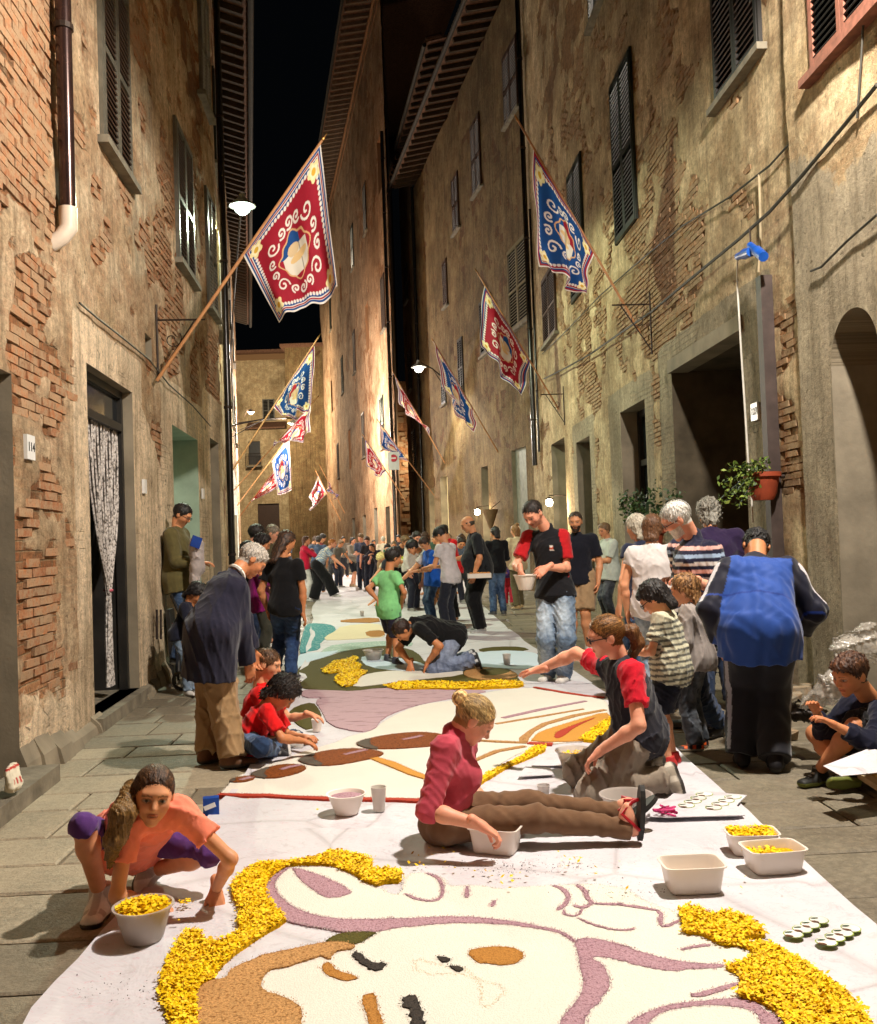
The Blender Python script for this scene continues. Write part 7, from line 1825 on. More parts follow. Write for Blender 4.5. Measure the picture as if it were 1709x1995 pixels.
# ================================================================== THE PEOPLE
C = srgb
def near_t(v, sk, a, b): return axis_coords(v, a, b)
def limb_dist(v, a, b):
    t_ = np.clip(axis_coords(v, a, b), 0, 1)[:, None]; return np.linalg.norm(v-(a+(b-a)*t_), axis=1)
def p_raglan(sleeve, torso, badge=True, both=True):
    def f(v, c, sk):
        s = sk['s']; c = np.tile(np.asarray(torso, np.float32), (len(v), 1)); u = (v-sk['neck']) @ sk['r']; w_ = (v-sk['neck']) @ sk['t']; fr = (v-sk['neck']) @ sk['f']
        m = np.zeros(len(v), bool)
        for k in 'LR':
            sg = -1 if k == 'L' else 1
            m |= (limb_dist(v, sk['sh'][k], sk['el'][k]) < .085*s) & (np.abs(u) > (.105 if k else 0)*s + np.clip(-w_, 0, .2)*.28) & (u*sg > 0)
        c[m] = sleeve
        if badge:
            b = (np.abs(u+.07*s) < .016) & (np.abs(w_+.16*s) < .026) & (fr > 0); c[b] = (.7, .65, .6); b &= np.abs(w_+.165*s) < .012; c[b] = (.6, .1, .05)
        return c
    return f
def p_stripes(cols, period, base):
    def f(v, c, sk):
        w_ = (v-sk['neck']) @ sk['t']
        for k in 'LR':
            d = limb_dist(v, sk['sh'][k], sk['el'][k]); on = (d < .075*sk['s']) & (((v-sk['neck']) @ sk['r'])*(-1 if k == 'L' else 1) > .13*sk['s'])
            w_ = np.where(on, -.05-np.linalg.norm(v-sk['sh'][k], axis=1), w_)
        q = -w_/period; i = np.floor(q).astype(int); fr = q-i; c = np.tile(np.asarray(base, np.float32), (len(v), 1))
        for n_, cc in enumerate(cols): c[(i % len(cols) == n_) & (fr < .46)] = cc
        c[(-w_ < .03)] = base
        return c
    return f
def p_tracksuit(v, c, sk):
    s = sk['s']; c = np.tile(np.asarray(C(30, 70, 150), np.float32), (len(v), 1)); dark = C(14, 16, 38)
    u = (v-sk['neck']) @ sk['r']; w_ = (v-sk['neck']) @ sk['t']
    m = np.zeros(len(v), bool)
    for k in 'LR':
        sg = -1 if k == 'L' else 1
        m |= (np.minimum(limb_dist(v, sk['sh'][k], sk['el'][k]), limb_dist(v, sk['el'][k], sk['wr'][k])) < .13) & (u*sg > (.150+.16*np.clip(-w_-.08, 0, .3))*s*sk['b'])
    c[m] = dark
    c[np.abs((v-sk['waist']) @ sk['t']-.01) < .006] = C(16, 50, 130)
    c[w_ > -.02] = dark
    for k in 'LR':
        for a, b in ((sk['sh'][k], sk['el'][k]), (sk['el'][k], sk['wr'][k])):
            side = unit(sk['r']*(-1 if k == 'L' else 1)+V(0, -.35, .3)); d = v-a; ax = unit(b-a); d = d-np.outer(d @ ax, ax); nrm_ = np.linalg.norm(d, axis=1)+1e-6
            ang_ = (d @ unit(side-ax*(side @ ax)))/nrm_; t_ = axis_coords(v, a, b)
            c[m & (ang_ > .972) & (t_ > 0) & (t_ < 1) & (nrm_ > .045)] = C(205, 200, 205)
    return c
def p_sidestripe(base, st, th=.965):
    def f(v, c, sk):
        c = np.tile(np.asarray(base, np.float32), (len(v), 1))
        for k in 'LR':
            for a, b in ((sk['hip'][k], sk['kn'][k]), (sk['kn'][k], sk['an'][k])):
                side = unit(sk['r']*(-1 if k == 'L' else 1)+V(0, -.5, 0)); d = v-a; ax = unit(b-a); d = d-np.outer(d @ ax, ax); n_ = np.linalg.norm(d, axis=1)+1e-6
                t_ = axis_coords(v, a, b); c[((d @ unit(side-ax*(side @ ax)))/n_ > th) & (t_ > 0) & (t_ < 1) & (n_ > .05)] = st
        return c
    return f
def p_jeans(base, light):
    def f(v, c, sk):
        c = np.tile(np.asarray(base, np.float32), (len(v), 1))
        for k in 'LR':
            for a, b, w0 in ((sk['hip'][k], sk['kn'][k], 1), (sk['kn'][k], sk['an'][k], .6)):
                t_ = axis_coords(v, a, b); fr = np.abs((v-a-(b-a)*np.clip(t_, 0, 1)[:, None]) @ sk['f'])/.085
                g = np.clip(np.exp(-((t_-.55)/.3)**2)*np.clip(fr-.3, 0, 1)*w0*.9+.25*(folds(v, 40, 3)*.5), 0, 1)[:, None]
                m = (t_ > 0) & (t_ < 1); c = np.where(m[:, None], c*(1-g)+np.asarray(light, np.float32)*g, c)
        return c
    return f
def p_blotch(cols, freq=70):
    def f(v, c, sk):
        n_ = folds(v, freq, 9); c = np.tile(np.asarray(cols[0], np.float32), (len(v), 1)); c[n_ > .25] = cols[1]; c[n_ < -.45] = cols[2 % len(cols)]; return c
    return f
def p_front(col, ulim=.07):
    "garment worn open over something of another colour"
    def f(v, c, sk):
        u = np.abs((v-sk['neck']) @ sk['r']); w_ = (v-sk['neck']) @ sk['t']; fr = (v-sk['chest']) @ sk['f']; c[(u < ulim*sk['s']*np.clip(1+w_*1.5, .2, 1)) & (fr > 0)] = col; return c
    return f
JE = p_jeans(C(40, 58, 88), C(105, 130, 165)); JL = p_jeans(C(98, 118, 142), C(178, 192, 205)); JD = p_jeans(C(28, 36, 56), C(60, 78, 110)); JG = p_jeans(C(58, 62, 68), C(108, 112, 118))
jeans = lambda p=JE, **k: dict(dict(col=(0, 0, 0), paint=p, mat=M_denim, amp=.007, freq=52), **k)
tee = lambda c, **k: dict(dict(col=c, sleeve=.55), **k)
BLACK = C(24, 24, 28); NAVY = C(30, 32, 52); WHITE = C(222, 214, 212)
trainer = lambda c=C(200, 196, 190), **k: dict(dict(col=c, sole=(.55, .53, .5)), **k)
_sr = random.Random(21)
def stand(xf, d, H, az, lean=0, side=0, z0=0, arms=('down', 'down'), hp=-15, step=0, bend=0, **kw):
    "upright figure: foot pixel column, distance, height, facing"
    a = math.radians(az); f = V(math.sin(a), math.cos(a), 0); r = np.cross(f, V(0, 0, 1)); s = H/1.75
    g = G(xf, 1050.5-(xf-854)*.036+FPX*CAM_H/d); g = V(g[0], g[1], z0); W_ = lambda p: ('w', p[0], p[1], p[2])
    pelp = g+V(0, 0, .525*H)-f*lean*.25; neck = pelp+unit(V(0, 0, 1)+f*lean+r*side)*.5*s; head = neck+unit(V(0, 0, 1)*.9+f*(lean*.7+.35))*.165*s
    sp = dict(d=g[1], H=H, az=az, hp=hp+_sr.uniform(-6, 6), haz=az+_sr.uniform(-22, 22)*(d > 12),  pel=W_(pelp), neck=W_(neck), head=W_(head))
    for k, sg in (('L', -1), ('R', 1)):
        st = (step if sg > 0 else -step)
        an = g+r*sg*.10*s+f*st+V(0, 0, .085*s)
        sp['leg'+k] = (W_(pelp+f*.5-V(0, 0, .3)), W_(an), W_(an+f*.15*s+r*sg*.04-V(0, 0, .03)))
        sh = neck-V(0, 0, .05*s)+r*sg*.17*s; m = arms[0 if k == 'L' else 1]
        if m == 'down': el, wr = sh+V(0, 0, -.3)*s-f*.05+r*sg*.12, sh+V(0, 0, -.52)*s+f*.06+r*sg*.07
        elif m == 'fold': el, wr = sh+V(0, 0, -.3)*s+r*sg*.12, sh+V(0, 0, -.26)*s+f*.22*s-r*sg*.22*s
        elif m == 'front': el, wr = sh+V(0, 0, -.3)*s+r*sg*.1-f*.05, sh+V(0, 0, -.30)*s+f*.30*s-r*sg*.06*s
        elif m == 'up': el, wr = sh+V(0, 0, -.2)*s+r*sg*.12+f*.2, sh+V(0, 0, -.05)*s+f*.2*s-r*sg*.14*s
        elif m == 'reach': el, wr = sh+V(0, 0, -.3)*s+f*.1, sh+V(0, 0, -.42)*s+f*.38*s
        elif m == 'hip': el, wr = sh+V(0, 0, -.25)*s+r*sg*.35-f*.1, sh+V(0, 0, -.40)*s+f*.06-r*sg*.03*s
        sp['arm'+k] = (W_(el), W_(wr))
    sp.update(kw); return sp
PEOPLE = []
def add(label, sp, group=None, **k): sp = dict(sp, **k); PEOPLE.append((label, sp, group))

# 1 girl squatting at the front left
add('girl in coral tee and purple leggings squatting with both hands on the paper', dict(d=3.75, H=1.42, az=158, haz=160, hp=-4, hroll=-.16,
    pel=(252, 1632, .24), neck=(298, 1572, -.07), head=(298, 1553, -.13), shL=(354, 1582, -.08), shR=(250, 1602, -.12), headscale=.96,
    armL=((440, 1650, -.1), (421, 1733, .06)), armR=((205, 1715, -.25), (302, 1769, -.02)), armk=1.12,
    handL=dict(to=(424, 1776, 0.02), n=(0, 0, 1), curl=.12, spread=.5), handR=dict(to=(352, 1778, .02), n=(0, 0, 1), curl=.3),
    legk=.94, legL=((440, 1440, .0), ('g', 300, 1728), ('g', 352, 1750, .03)), legR=((165, 1560, -.05), ('g', 196, 1776), ('g', 172, 1812, .03)),
    skin=SK['mid']*1.06, hair='pulled', hairc=C(58, 38, 26), highlight=C(96, 64, 38), tail=([(262, 1536, -.10), (240, 1586, -.24), (224, 1636, -.26), (212, 1690, -.20)], [.045, .048, .04, .012]), tailc=C(112, 82, 40),
    top=tee(C(250, 140, 112), sleeve=.55, hem=.10, amp=.007, fat=.022), bot=dict(col=C(86, 52, 116), len=.52, fat=-.004, amp=.004, tr=.085, kr=.056),
    shoes=trainer(C(228, 226, 222), col2=C(186, 178, 174), sole=C(70, 62, 60), k=1.2), build=.92, h=.0065))
# 2 seated woman
def flipflops(sk):
    for k in 'LR':
        a, t_ = sk['an'][k], sk['to'][k]; up = unit(t_-a); back = unit(np.cross(V(0, 1, 0), up)); back = back if back[0] > 0 else -back
        mb = MB(); o = []
        heel = a-up*.055+back*.052; L = .255
        for i in range(22):
            an = 2*PI*i/22; w_ = .048*(1+.18*math.cos(an)); o.append(heel+up*(L/2+math.cos(an)*L/2)+V(0, 1, 0)*math.sin(an)*w_)
        mb.prism(o, back*.022); mb.build('flip_flop', simple('black_rubber', C(40, 38, 36), .6), sk['root'])
        mb = MB(); top_ = a+up*.05-back*.030
        for sg in (-1, 1): mb.tube([heel+up*.06+V(0, sg*.042, 0), a+up*.075+V(0, sg*.03, 0)-back*.03, heel+up*.175-back*.03, heel+up*.19], .008, 6)
        mb.build('strap', simple('red_strap', C(170, 30, 40), .4), sk['root'], True)
add('woman in rose zip sweater sitting with legs stretched out on the paper', dict(d=4.45, H=1.66, az=84, haz=88, hp=-42,
    pel=(868, 1592, .02), neck=(886, 1432, -.02), head=(921, 1404, -.02), shR=(868, 1462, -.14), shL=(905, 1450, .16),
    armR=((838, 1562, -.22), (937, 1608, -.30)), armL=((925, 1540, .25), (975, 1585, .16)), handR=dict(to=(978, 1634, -.30), n=(.3, 0, 1), curl=.7),
    legR=((1015, 1560, -.12), ('w', 1.02, 4.32, .075), (1222, 1572, -.12)), legL=((1010, 1560, .08), ('w', 1.06, 4.52, .085), (1226, 1562, .08)),
    skin='pink', hair='pulled+bun', hairc=C(164, 124, 74), highlight=C(228, 194, 132), glasses=False,
    top=tee(C(180, 68, 84), sleeve=1.12, hem=-.07, collar=True, bust=True, sr=.015, amp=.006), bot=dict(col=C(112, 84, 62), fat=.0, rise=.12, ar=.040, kr=.052, tr=.076, amp=.0045, freq=60, aniso='soft'), shoes='bare', after=flipflops, h=.0075))
# 3 kneeling woman
def add_lanyard(sk): pass
add('woman in red and black raglan tee kneeling and stretching one arm out over the design', dict(d=5.2, H=1.72, az=272, haz=268, hp=-14,
    pel=(1248, 1428, .05), neck=(1212, 1290, .0), head=(1182, 1242, -.02), shR=(1182, 1300, .16), shL=(1232, 1312, -.16),
    armR=((1110, 1300, .35), (1052, 1304, .50)), armL=((1238, 1400, -.26), (1170, 1463, -.20)), handR=dict(to=(992, 1312, .66), n=(0, 0, 1), curl=.25), handL=dict(to=(1142, 1488, -.18), n=(0, 0, 1), curl=.5),
    legL=((1130, 1500, -.12), ('w', 1.16, 5.12, .10), ('w', 1.27, 5.10, .04)), legR=((1125, 1500, .14), ('w', 1.14, 5.36, .10), ('w', 1.25, 5.38, .04)),
    skin='pink', hair='pulled', hairc=C(104, 68, 36), highlight=C(168, 116, 60), glasses=True, tail=([(1208, 1226, .0), (1232, 1230, .0), (1244, 1252, 0), (1228, 1285, .0), (1212, 1330, -.05)], [.035, .05, .045, .03, .012]),
    top=dict(col=BLACK, sleeve=.62, paint=p_raglan(C(198, 24, 44), C(38, 38, 46), False), hem=.04, fat=.014, amp=.008), bot=dict(col=C(138, 126, 112), fat=.003, rise=.03, amp=.010, freq=40),
    shoes=dict(kind='tilt', col=C(150, 140, 125), sole=C(52, 46, 42), col2=C(190, 180, 165)), h=.008))
# 4 man in blue tracksuit
add('heavy man in blue and navy tracksuit top seen from behind, bending forward', dict(d=5.6, H=1.74, build=1.20, az=2, hp=-70, haz=-10,
    pel=(1478, 1225, .02), neck=(1475, 1092, .24), head=(1474, 1066, .38), shL=(1422, 1112, .18), shR=(1532, 1112, .18),
    armL=((1388, 1170, .1), (1404, 1250, .20)), armR=((1606, 1185, .05), (1560, 1232, .34)), handL=dict(to=(1412, 1292, .16), n=(-1, 0, 0), curl=.5),
    legL=((1455, 1380, .3), ('g', 1447, 1492), ('g', 1440, 1470, .03)), legR=((1500, 1380, .3), ('g', 1512, 1502), ('g', 1515, 1478, .03)),
    skin='tan', hair='short+messy', hairc=C(30, 27, 27),
    top=dict(col=(0, 0, 0), sleeve=1.9, paint=p_tracksuit, mat=M_satin, hem=.17, fat=.028, sr=.026, amp=.009, freq=42, aniso='soft', hw=.16), bot=dict(col=BLACK, paint=p_sidestripe(C(22, 22, 30), C(160, 158, 165), .985), mat=M_satin, fat=.006, kr=.082, ar=.082, tr=.095, amp=.006, freq=30, aniso='soft'),
    shoes=trainer(C(28, 26, 30), sole=(.03, .03, .03)), belly=.03, h=.008))
# 5 boy sitting at the right edge
def shorts_print(sk):
    cu = bpy.data.curves.new('shorts_print', 'FONT'); cu.body = 'VSII'; cu.size = .085; cu.extrude = .001; tmp = bpy.data.objects.new('t', cu); tm = bpy.data.meshes.new_from_object(tmp); bpy.data.objects.remove(tmp)
    a, b = sk['hip']['R' if sk['hip']['R'][1] < sk['hip']['L'][1] else 'L'], sk['kn']['L']; ax = unit(sk['hip']['L']-sk['kn']['L']); n = unit(V(-.15, -1, .55)); n = unit(n-ax*(n @ ax)); y = np.cross(n, ax)
    o = sk['kn']['L']+ax*.055+n*.108; tm.materials.clear(); tm.materials.append(simple('lime_print', C(190, 214, 60), .5, bump=0)); t_ = bpy.data.objects.new('shorts_print', tm); COL.objects.link(t_); adopt(t_, sk['root'])
    t_.matrix_basis = Matrix.Translation(Vector(o)) @ Matrix(((ax[0], y[0], n[0]), (ax[1], y[1], n[1]), (ax[2], y[2], n[2]))).to_4x4()
add('boy in navy jersey and black shorts sitting on the ground at the right edge', dict(d=5.15, H=1.42, az=250, haz=248, hp=-18, build=1.12,
    pel=(1742, 1440, .12), neck=(1696, 1362, .05), head=(1658, 1316, -.02), shR=(1665, 1372, .15), shL=(1722, 1392, -.10),
    armL=((1700, 1440, -.22), (1625, 1412, -.20)), armR=((1630, 1410, .2), (1590, 1385, .1)),
    legL=((1585, 1370, -.18), ('g', 1596, 1528), ('g', 1540, 1538, .03)), legR=((1560, 1450, .25), ('g', 1650, 1538), ('g', 1620, 1552, .03)),
    skin='tan', hair='short+fringe', hairc=C(62, 38, 26), highlight=C(92, 58, 36),
    top=dict(col=C(22, 24, 42), sleeve=1.7, hem=.05, sr=.02, amp=.008), bot=dict(col=C(24, 24, 26), len=.50, fat=.016, amp=.008, tr=.10, kr=.075, name='shorts'),
    shoes=trainer(C(34, 34, 30), sole=C(104, 112, 46)), h=.0075, after=shorts_print))
# 6 old man
def shirt_collar(sk):
    mb = MB(); c = sk['neck']+sk['t']*.0; u = unit(sk['head']-sk['neck']); a = sk['r']; b = unit(np.cross(u, a)); pts = [c+u*(.03)+a*.068*math.cos(t_)+b*.062*math.sin(t_) for t_ in np.linspace(0, 2*PI, 17)]
    mb.tube(pts, .013, 6, False); mb.build('shirt_collar', simple('white_cotton', C(225, 222, 215), .8), sk['root'], True)
add('white-haired old man in navy blazer bending to look down', dict(d=6.2, H=1.72, az=62, haz=72, hp=-48, build=1.06,
    pel=(412, 1232, 0), neck=(455, 1122, .22), head=(489, 1094, .32), shR=(455, 1150, .05), shL=(440, 1135, .38),
    armR=((468, 1240, -.02), (484, 1298, .16)), armL=((490, 1230, .5), (500, 1290, .5)),
    legR=((425, 1360, .3), ('g', 452, 1496), ('g', 486, 1492, .03)), legL=((425, 1360, .4), ('g', 405, 1487), ('g', 430, 1480, .03)),
    skin='tan', hair='short', hairc=C(168, 160, 150), nose=1.2,
    top=dict(col=C(34, 34, 50), sleeve=1.93, hem=.30, fat=.030, hw=.165, sr=.026, amp=.009, freq=30, aniso=(1, 1, .5), name='blazer'), bot=dict(col=C(150, 122, 88), fat=.012, rise=.0, kr=.080, ar=.072, amp=.011, freq=34, aniso=(1, 1, .6)),
    shoes=dict(col=C(96, 62, 38), sole=(.05, .04, .03)), after=shirt_collar, h=.009))
# 7 two boys in red
add('boy in red polo with cropped brown hair turning to the right', dict(d=6.75, H=1.32, az=95, haz=95, hp=-16,
    pel=(484, 1432, .05), neck=(508, 1338, .02), head=(520, 1296, .02), shR=(505, 1352, -.12), shL=(528, 1352, .12),
    armL=((570, 1390, .1), (606, 1392, .05)), armR=((520, 1410, -.15), (560, 1432, -.05)), handL=dict(to=(634, 1402, .05), n=(0, 0, 1), curl=.4, spread=.5),
    legL=((600, 1440, .5), ('g', 560, 1458), ('g', 585, 1460, .03)), legR=((560, 1470, -.5), ('g', 548, 1470), ('g', 570, 1472, .03)),
    skin='fair', hair='crop', hairc=C(92, 62, 38), top=tee(C(212, 26, 26), hem=.1, collar=True, sleeve=.7), bot=jeans(), shoes=trainer(C(60, 58, 60))))
add('boy with dark curly hair in red tee crouching over a bowl of petals', dict(d=6.4, H=1.30, az=82, haz=78, hp=-56,
    pel=(484, 1440, 0), neck=(522, 1372, -.02), head=(548, 1352, -.02), shR=(520, 1388, -.14), shL=(535, 1380, .12),
    armR=((555, 1440, -.22), (592, 1444, -.10)), armL=((570, 1420, .1), (596, 1436, .05)), handR=dict(to=(614, 1452, -.1), n=(0, 0, 1), curl=.4),
    legR=((560, 1470, -.5), ('g', 530, 1478), ('g', 556, 1482, .03)), legL=((600, 1430, .5), ('g', 550, 1462), ('g', 575, 1464, .03)),
    skin='tan', hair='side+curly', hthick=.012, hairc=C(34, 26, 24), top=tee(C(208, 24, 26), hem=.12, sleeve=.75, amp=.008), bot=jeans(JE), shoes=trainer(C(32, 30, 34))))
# 8, 9 boys on the right
add('small boy with black hair in striped tee with yellow collar looking down', stand(1308, 5.72, 1.13, 296, lean=.12, hp=-35, arms=('front', 'front'), skin='fair', hair='side+fringe', hthick=.004, hairc=C(26, 21, 20), glasses=True,
    top=dict(col=WHITE, sleeve=.7, hem=.12, fat=.022, paint=p_stripes([C(92, 92, 84)], .034, C(196, 192, 166)), amp=.010, freq=36, sr=.022), bot=dict(col=C(26, 28, 40), len=.46, fat=.02, name='shorts'), shoes=trainer(C(190, 50, 50), sole=(.5, .2, .2)), h=.007))
add('small boy with light brown hair in grey hoodie, orange and black trainers', stand(1362, 6.15, 1.14, 300, lean=.05, hp=-12, arms=('down', 'down'), skin='fair', hair='side+messy', hthick=.002, hairc=C(112, 78, 48), highlight=C(160, 118, 74),
    top=dict(col=C(152, 142, 136), sleeve=1.92, hem=.10, fat=.018, sr=.022, amp=.010, freq=34, name='hoodie', paint=p_front(C(26, 62, 140), .05)), bot=jeans(JG, fat=.008), shoes=trainer(C(36, 32, 34), col2=C(235, 96, 30))))
# 10 striped polo man
add('white-bearded man in navy polo with pink, white and blue stripes', dict(d=6.6, H=1.80, az=292, haz=282, hp=-32, build=1.2,
    pel=(1362, 1215, .05), neck=(1350, 1046, .0), head=(1320, 1012, -.06), shL=(1384, 1076, -.12), shR=(1322, 1072, .22),
    armL=((1420, 1130, -.15), (1345, 1128, -.24)), armR=((1330, 1130, .3), (1310, 1130, .15)), handL=dict(to=(1308, 1126, -.2), n=(0, 0, 1), curl=.5),
    legL=((1370, 1330, -.1), ('g', 1398, 1432), ('g', 1378, 1440, .03)), legR=((1350, 1330, .1), ('g', 1352, 1420), None),
    skin='pink', hair='crop', hairc=C(212, 206, 196), beard=C(206, 200, 188), beardlen=.02, glasses=True,
    top=dict(col=NAVY, sleeve=.78, hem=.18, fat=.01, belly=0, paint=p_stripes([C(215, 210, 205), C(206, 160, 150), C(150, 170, 196)], .052, C(32, 32, 52)), sr=.022, collar=True, amp=.007, name='polo_shirt'), belly=.08, bot=jeans(JD), shoes=trainer(C(28, 28, 28), sole=(.03, .03, .03))))
# 11, 12 people behind him
add('grey-haired person in navy waistcoat standing by the potted plant', stand(1262, 8.3, 1.62, 330, hp=-5, hair='side', hthick=.006, hairc=C(168, 160, 144), skin='fair', top=tee(C(38, 42, 62), sleeve=.3), bot=jeans()))
add('woman with brown hair in white top with open shoulders behind the bearded man', stand(1284, 7.5, 1.60, 20, hp=-20, hair='side', hthick=.004, hairc=C(92, 62, 40), skin='fair', top=tee(C(205, 198, 196), sleeve=.35, fat=.02), bot=jeans(JL)))
add('stooping man with grey curly hair in dark purple shirt, back turned', stand(1402, 7.5, 1.75, 8, lean=.25, hp=-30, hair='side+curly', hthick=.004, hairc=C(118, 114, 104), skin='mid', build=1.15, top=tee(C(40, 28, 58), sleeve=.7, fat=.02), bot=jeans(JD)))
# 13 tall man with the bowl
add('tall man in black tee with red sleeves and pale jeans holding a white bowl', dict(d=9.1, H=1.86, az=212, haz=222, hp=-38,
    pel=(1082, 1152, .02), neck=(1066, 1030, -.04), head=(1040, 1002, -.14), shL=(1096, 1046, -.06), shR=(1030, 1048, .05),
    armL=((1135, 1092, .05), (1066, 1106, -.30)), armR=((1010, 1092, -.02), (1014, 1112, -.30)), handL=dict(to=(1044, 1122, -.34), n=(.5, -.5, .6), curl=.6), handR=dict(to=(1016, 1134, -.34), n=(-1, 0, .4), curl=.6),
    legL=((1110, 1240, -.4), ('g', 1100, 1328), ('g', 1085, 1336, .03)), legR=((1060, 1240, -.4), ('g', 1068, 1326), ('g', 1048, 1334, .03)),
    skin='pink', hair='crop', hairc=C(42, 34, 30), stubble=True, nose=1.2, hairline=-.012,
    top=dict(col=BLACK, sleeve=.72, paint=p_raglan(C(172, 28, 34), C(26, 26, 30)), hem=.05, fat=.006, sr=.022), bot=jeans(JL, fat=.006, kr=.07, ar=.066), shoes=trainer(C(214, 208, 200)), h=.010))
add('bearded man in black polo and khaki shorts standing behind the tall man', stand(1132, 11.2, 1.74, 192, hp=-5, arms=('down', 'down'), skin='mid', hair='crop', hairc=C(60, 48, 38), hairline=-.02, beard=C(50, 38, 30), build=1.12, top=tee(C(26, 27, 36), sleeve=.75, collar=True, hem=.1), bot=dict(col=C(158, 130, 98), len=.46, fat=.02, name='shorts'), shoes=trainer(C(190, 188, 184))))
add('woman in white printed tee and light jeans leaning by the doorway with folded arms', stand(1192, 14.2, 1.62, 255, hp=-12, arms=('fold', 'fold'), skin='mid', hair='short', hthick=.006, hairc=C(120, 94, 66), build=1.1, top=tee(C(196, 204, 192), sleeve=.8, fat=.02, hem=.15), bot=jeans(JG), shoes=trainer(C(60, 60, 60))))
add('woman with bun in beige jacket and olive trousers walking away', stand(1012, 18.5, 1.70, 340, hp=-10, arms=('down', 'front'), step=.12, skin='fair', hair='side+highbun', hairc=C(140, 100, 60), top=dict(col=C(206, 184, 150), sleeve=1.9, hem=.12, fat=.02), bot=dict(col=C(96, 86, 62)), shoes=trainer(C(170, 140, 100))))
add('person in black top with white belt and blue jeans, back turned', stand(972, 17.2, 1.66, 350, arms=('front', 'front'), skin='mid', hair='side', hairc=C(34, 30, 28), top=dict(col=C(24, 24, 28), sleeve=1.8), bot=jeans(), shoes=trainer(C(70, 70, 74))))
add('child in purple top and pink-red trousers', stand(992, 19.5, 1.30, 10, skin='fair', hair='side', hairc=C(60, 44, 34), top=dict(col=C(84, 58, 130), sleeve=1.8, hem=.12), bot=dict(col=C(196, 50, 72)), shoes=trainer(C(150, 130, 100))))
add('bald man in black polo and black trousers holding a food tray', stand(935, 14.2, 1.82, 262, lean=.15, hp=-30, arms=('down', 'front'), skin='mid', hair='bald', hairc=C(70, 60, 50), build=1.18, belly=.05, top=tee(C(36, 38, 42), sleeve=.85, hem=.14, fat=.012), bot=dict(col=C(20, 20, 22), fat=.016), shoes=trainer(C(150, 148, 148))))
add('youth in white tee and black trousers, head bowed', stand(878, 13.8, 1.66, 305, lean=.18, hp=-45, arms=('front', 'front'), skin='mid', hair='short', hthick=.006, hairc=C(26, 23, 22), top=tee(C(196, 188, 190), sleeve=.5), bot=dict(col=C(34, 36, 46)), shoes=trainer(C(60, 60, 60))))
add('boy in bright blue shirt and jeans looking down', stand(844, 15.2, 1.52, 250, lean=.15, hp=-40, arms=('front', 'down'), skin='mid', hair='short', hthick=.004, hairc=C(50, 34, 26), top=tee(C(30, 84, 176), sleeve=.7, fat=.02, hem=.15), bot=jeans(), shoes=trainer(C(60, 60, 60))))
add('youth in white tee and brown patterned shorts bending and reaching down', dict(stand(832, 15.6, 1.76, 268, lean=1.5, hp=-50, arms=('reach', 'reach'), skin='mid', hair='short', hthick=.008, hairc=C(24, 20, 20), top=tee(C(198, 188, 186), sleeve=.6, hem=.04), bot=dict(col=(0, 0, 0), len=.52, fat=.02, paint=p_blotch([C(140, 84, 50), C(190, 130, 80), C(70, 100, 96)]), name='shorts'), shoes=trainer(C(120, 120, 110)))))
add('man in red shirt bending among the crowd', stand(884, 16.4, 1.74, 240, lean=.25, hp=-25, arms=('front', 'front'), skin='mid', hair='short', hairc=C(30, 24, 22), top=tee(C(206, 30, 36), sleeve=.7), bot=dict(col=C(40, 40, 46))))
# 23 green boy
add('boy in pale green printed tee with one hand on his hip', dict(d=11.1, H=1.40, az=52, haz=62, hp=-14,
    pel=(757, 1184, 0), neck=(758, 1115, .02), head=(766, 1088, .05), armL=((700, 1140, .1), (737, 1170, -.02)), armR=((790, 1150, -.2), (782, 1180, -.05)),
    legL=((765, 1240, .3), ('g', 756, 1290), ('g', 766, 1292, .03)), legR=((775, 1240, .1), ('g', 772, 1296), ('g', 784, 1298, .03)),
    skin='tan', hair='short', hthick=.004, hairc=C(34, 28, 26), top=tee(C(134, 208, 138), sleeve=.6, hem=.12, fat=.016, paint=lambda v, c, sk: np.where(((np.abs((v-sk['neck']) @ sk['r']-.06) < .035) & (np.abs((v-sk['neck']) @ sk['t']+.22) < .05) & ((v-sk['neck']) @ sk['f'] > 0))[:, None], np.array(C(40, 50, 100), np.float32), c)), bot=dict(col=C(42, 38, 58), len=.50, fat=.018, name='shorts'), shoes=trainer(C(70, 70, 80))))
# 24 man on hands and knees
add('man in black tee and jeans on hands and knees placing petals', dict(d=10.2, H=1.76, az=266, haz=262, hp=-62, build=1.05,
    pel=(882, 1240, .12), neck=(806, 1212, 0), head=(786, 1228, -.04), shL=(818, 1225, -.16), shR=(806, 1222, .18),
    armL=((842, 1262, -.2), (833, 1292, -.14)), armR=((780, 1260, .2), (800, 1294, .05)), handL=dict(to=(826, 1308, -.14), n=(0, 0, 1), curl=.3), handR=dict(to=(796, 1310, .02), n=(0, 0, 1), curl=.3),
    legL=((840, 1290, -.1), ('w', .30, 10.2, .11), ('w', .37, 10.2, .05)), legR=((840, 1290, .2), ('w', .28, 10.45, .11), ('w', .35, 10.45, .05)),
    skin='tan', hair='short', hairc=C(48, 32, 26), top=tee(C(20, 20, 22), sleeve=.75, hem=.08, fat=.014, amp=.009), bot=jeans(p_jeans(C(88, 98, 122), C(140, 152, 176)), fat=.012), shoes=dict(kind='tilt', col=C(30, 30, 32), col2=C(190, 190, 190), sole=(.05, .05, .05)), h=.010))
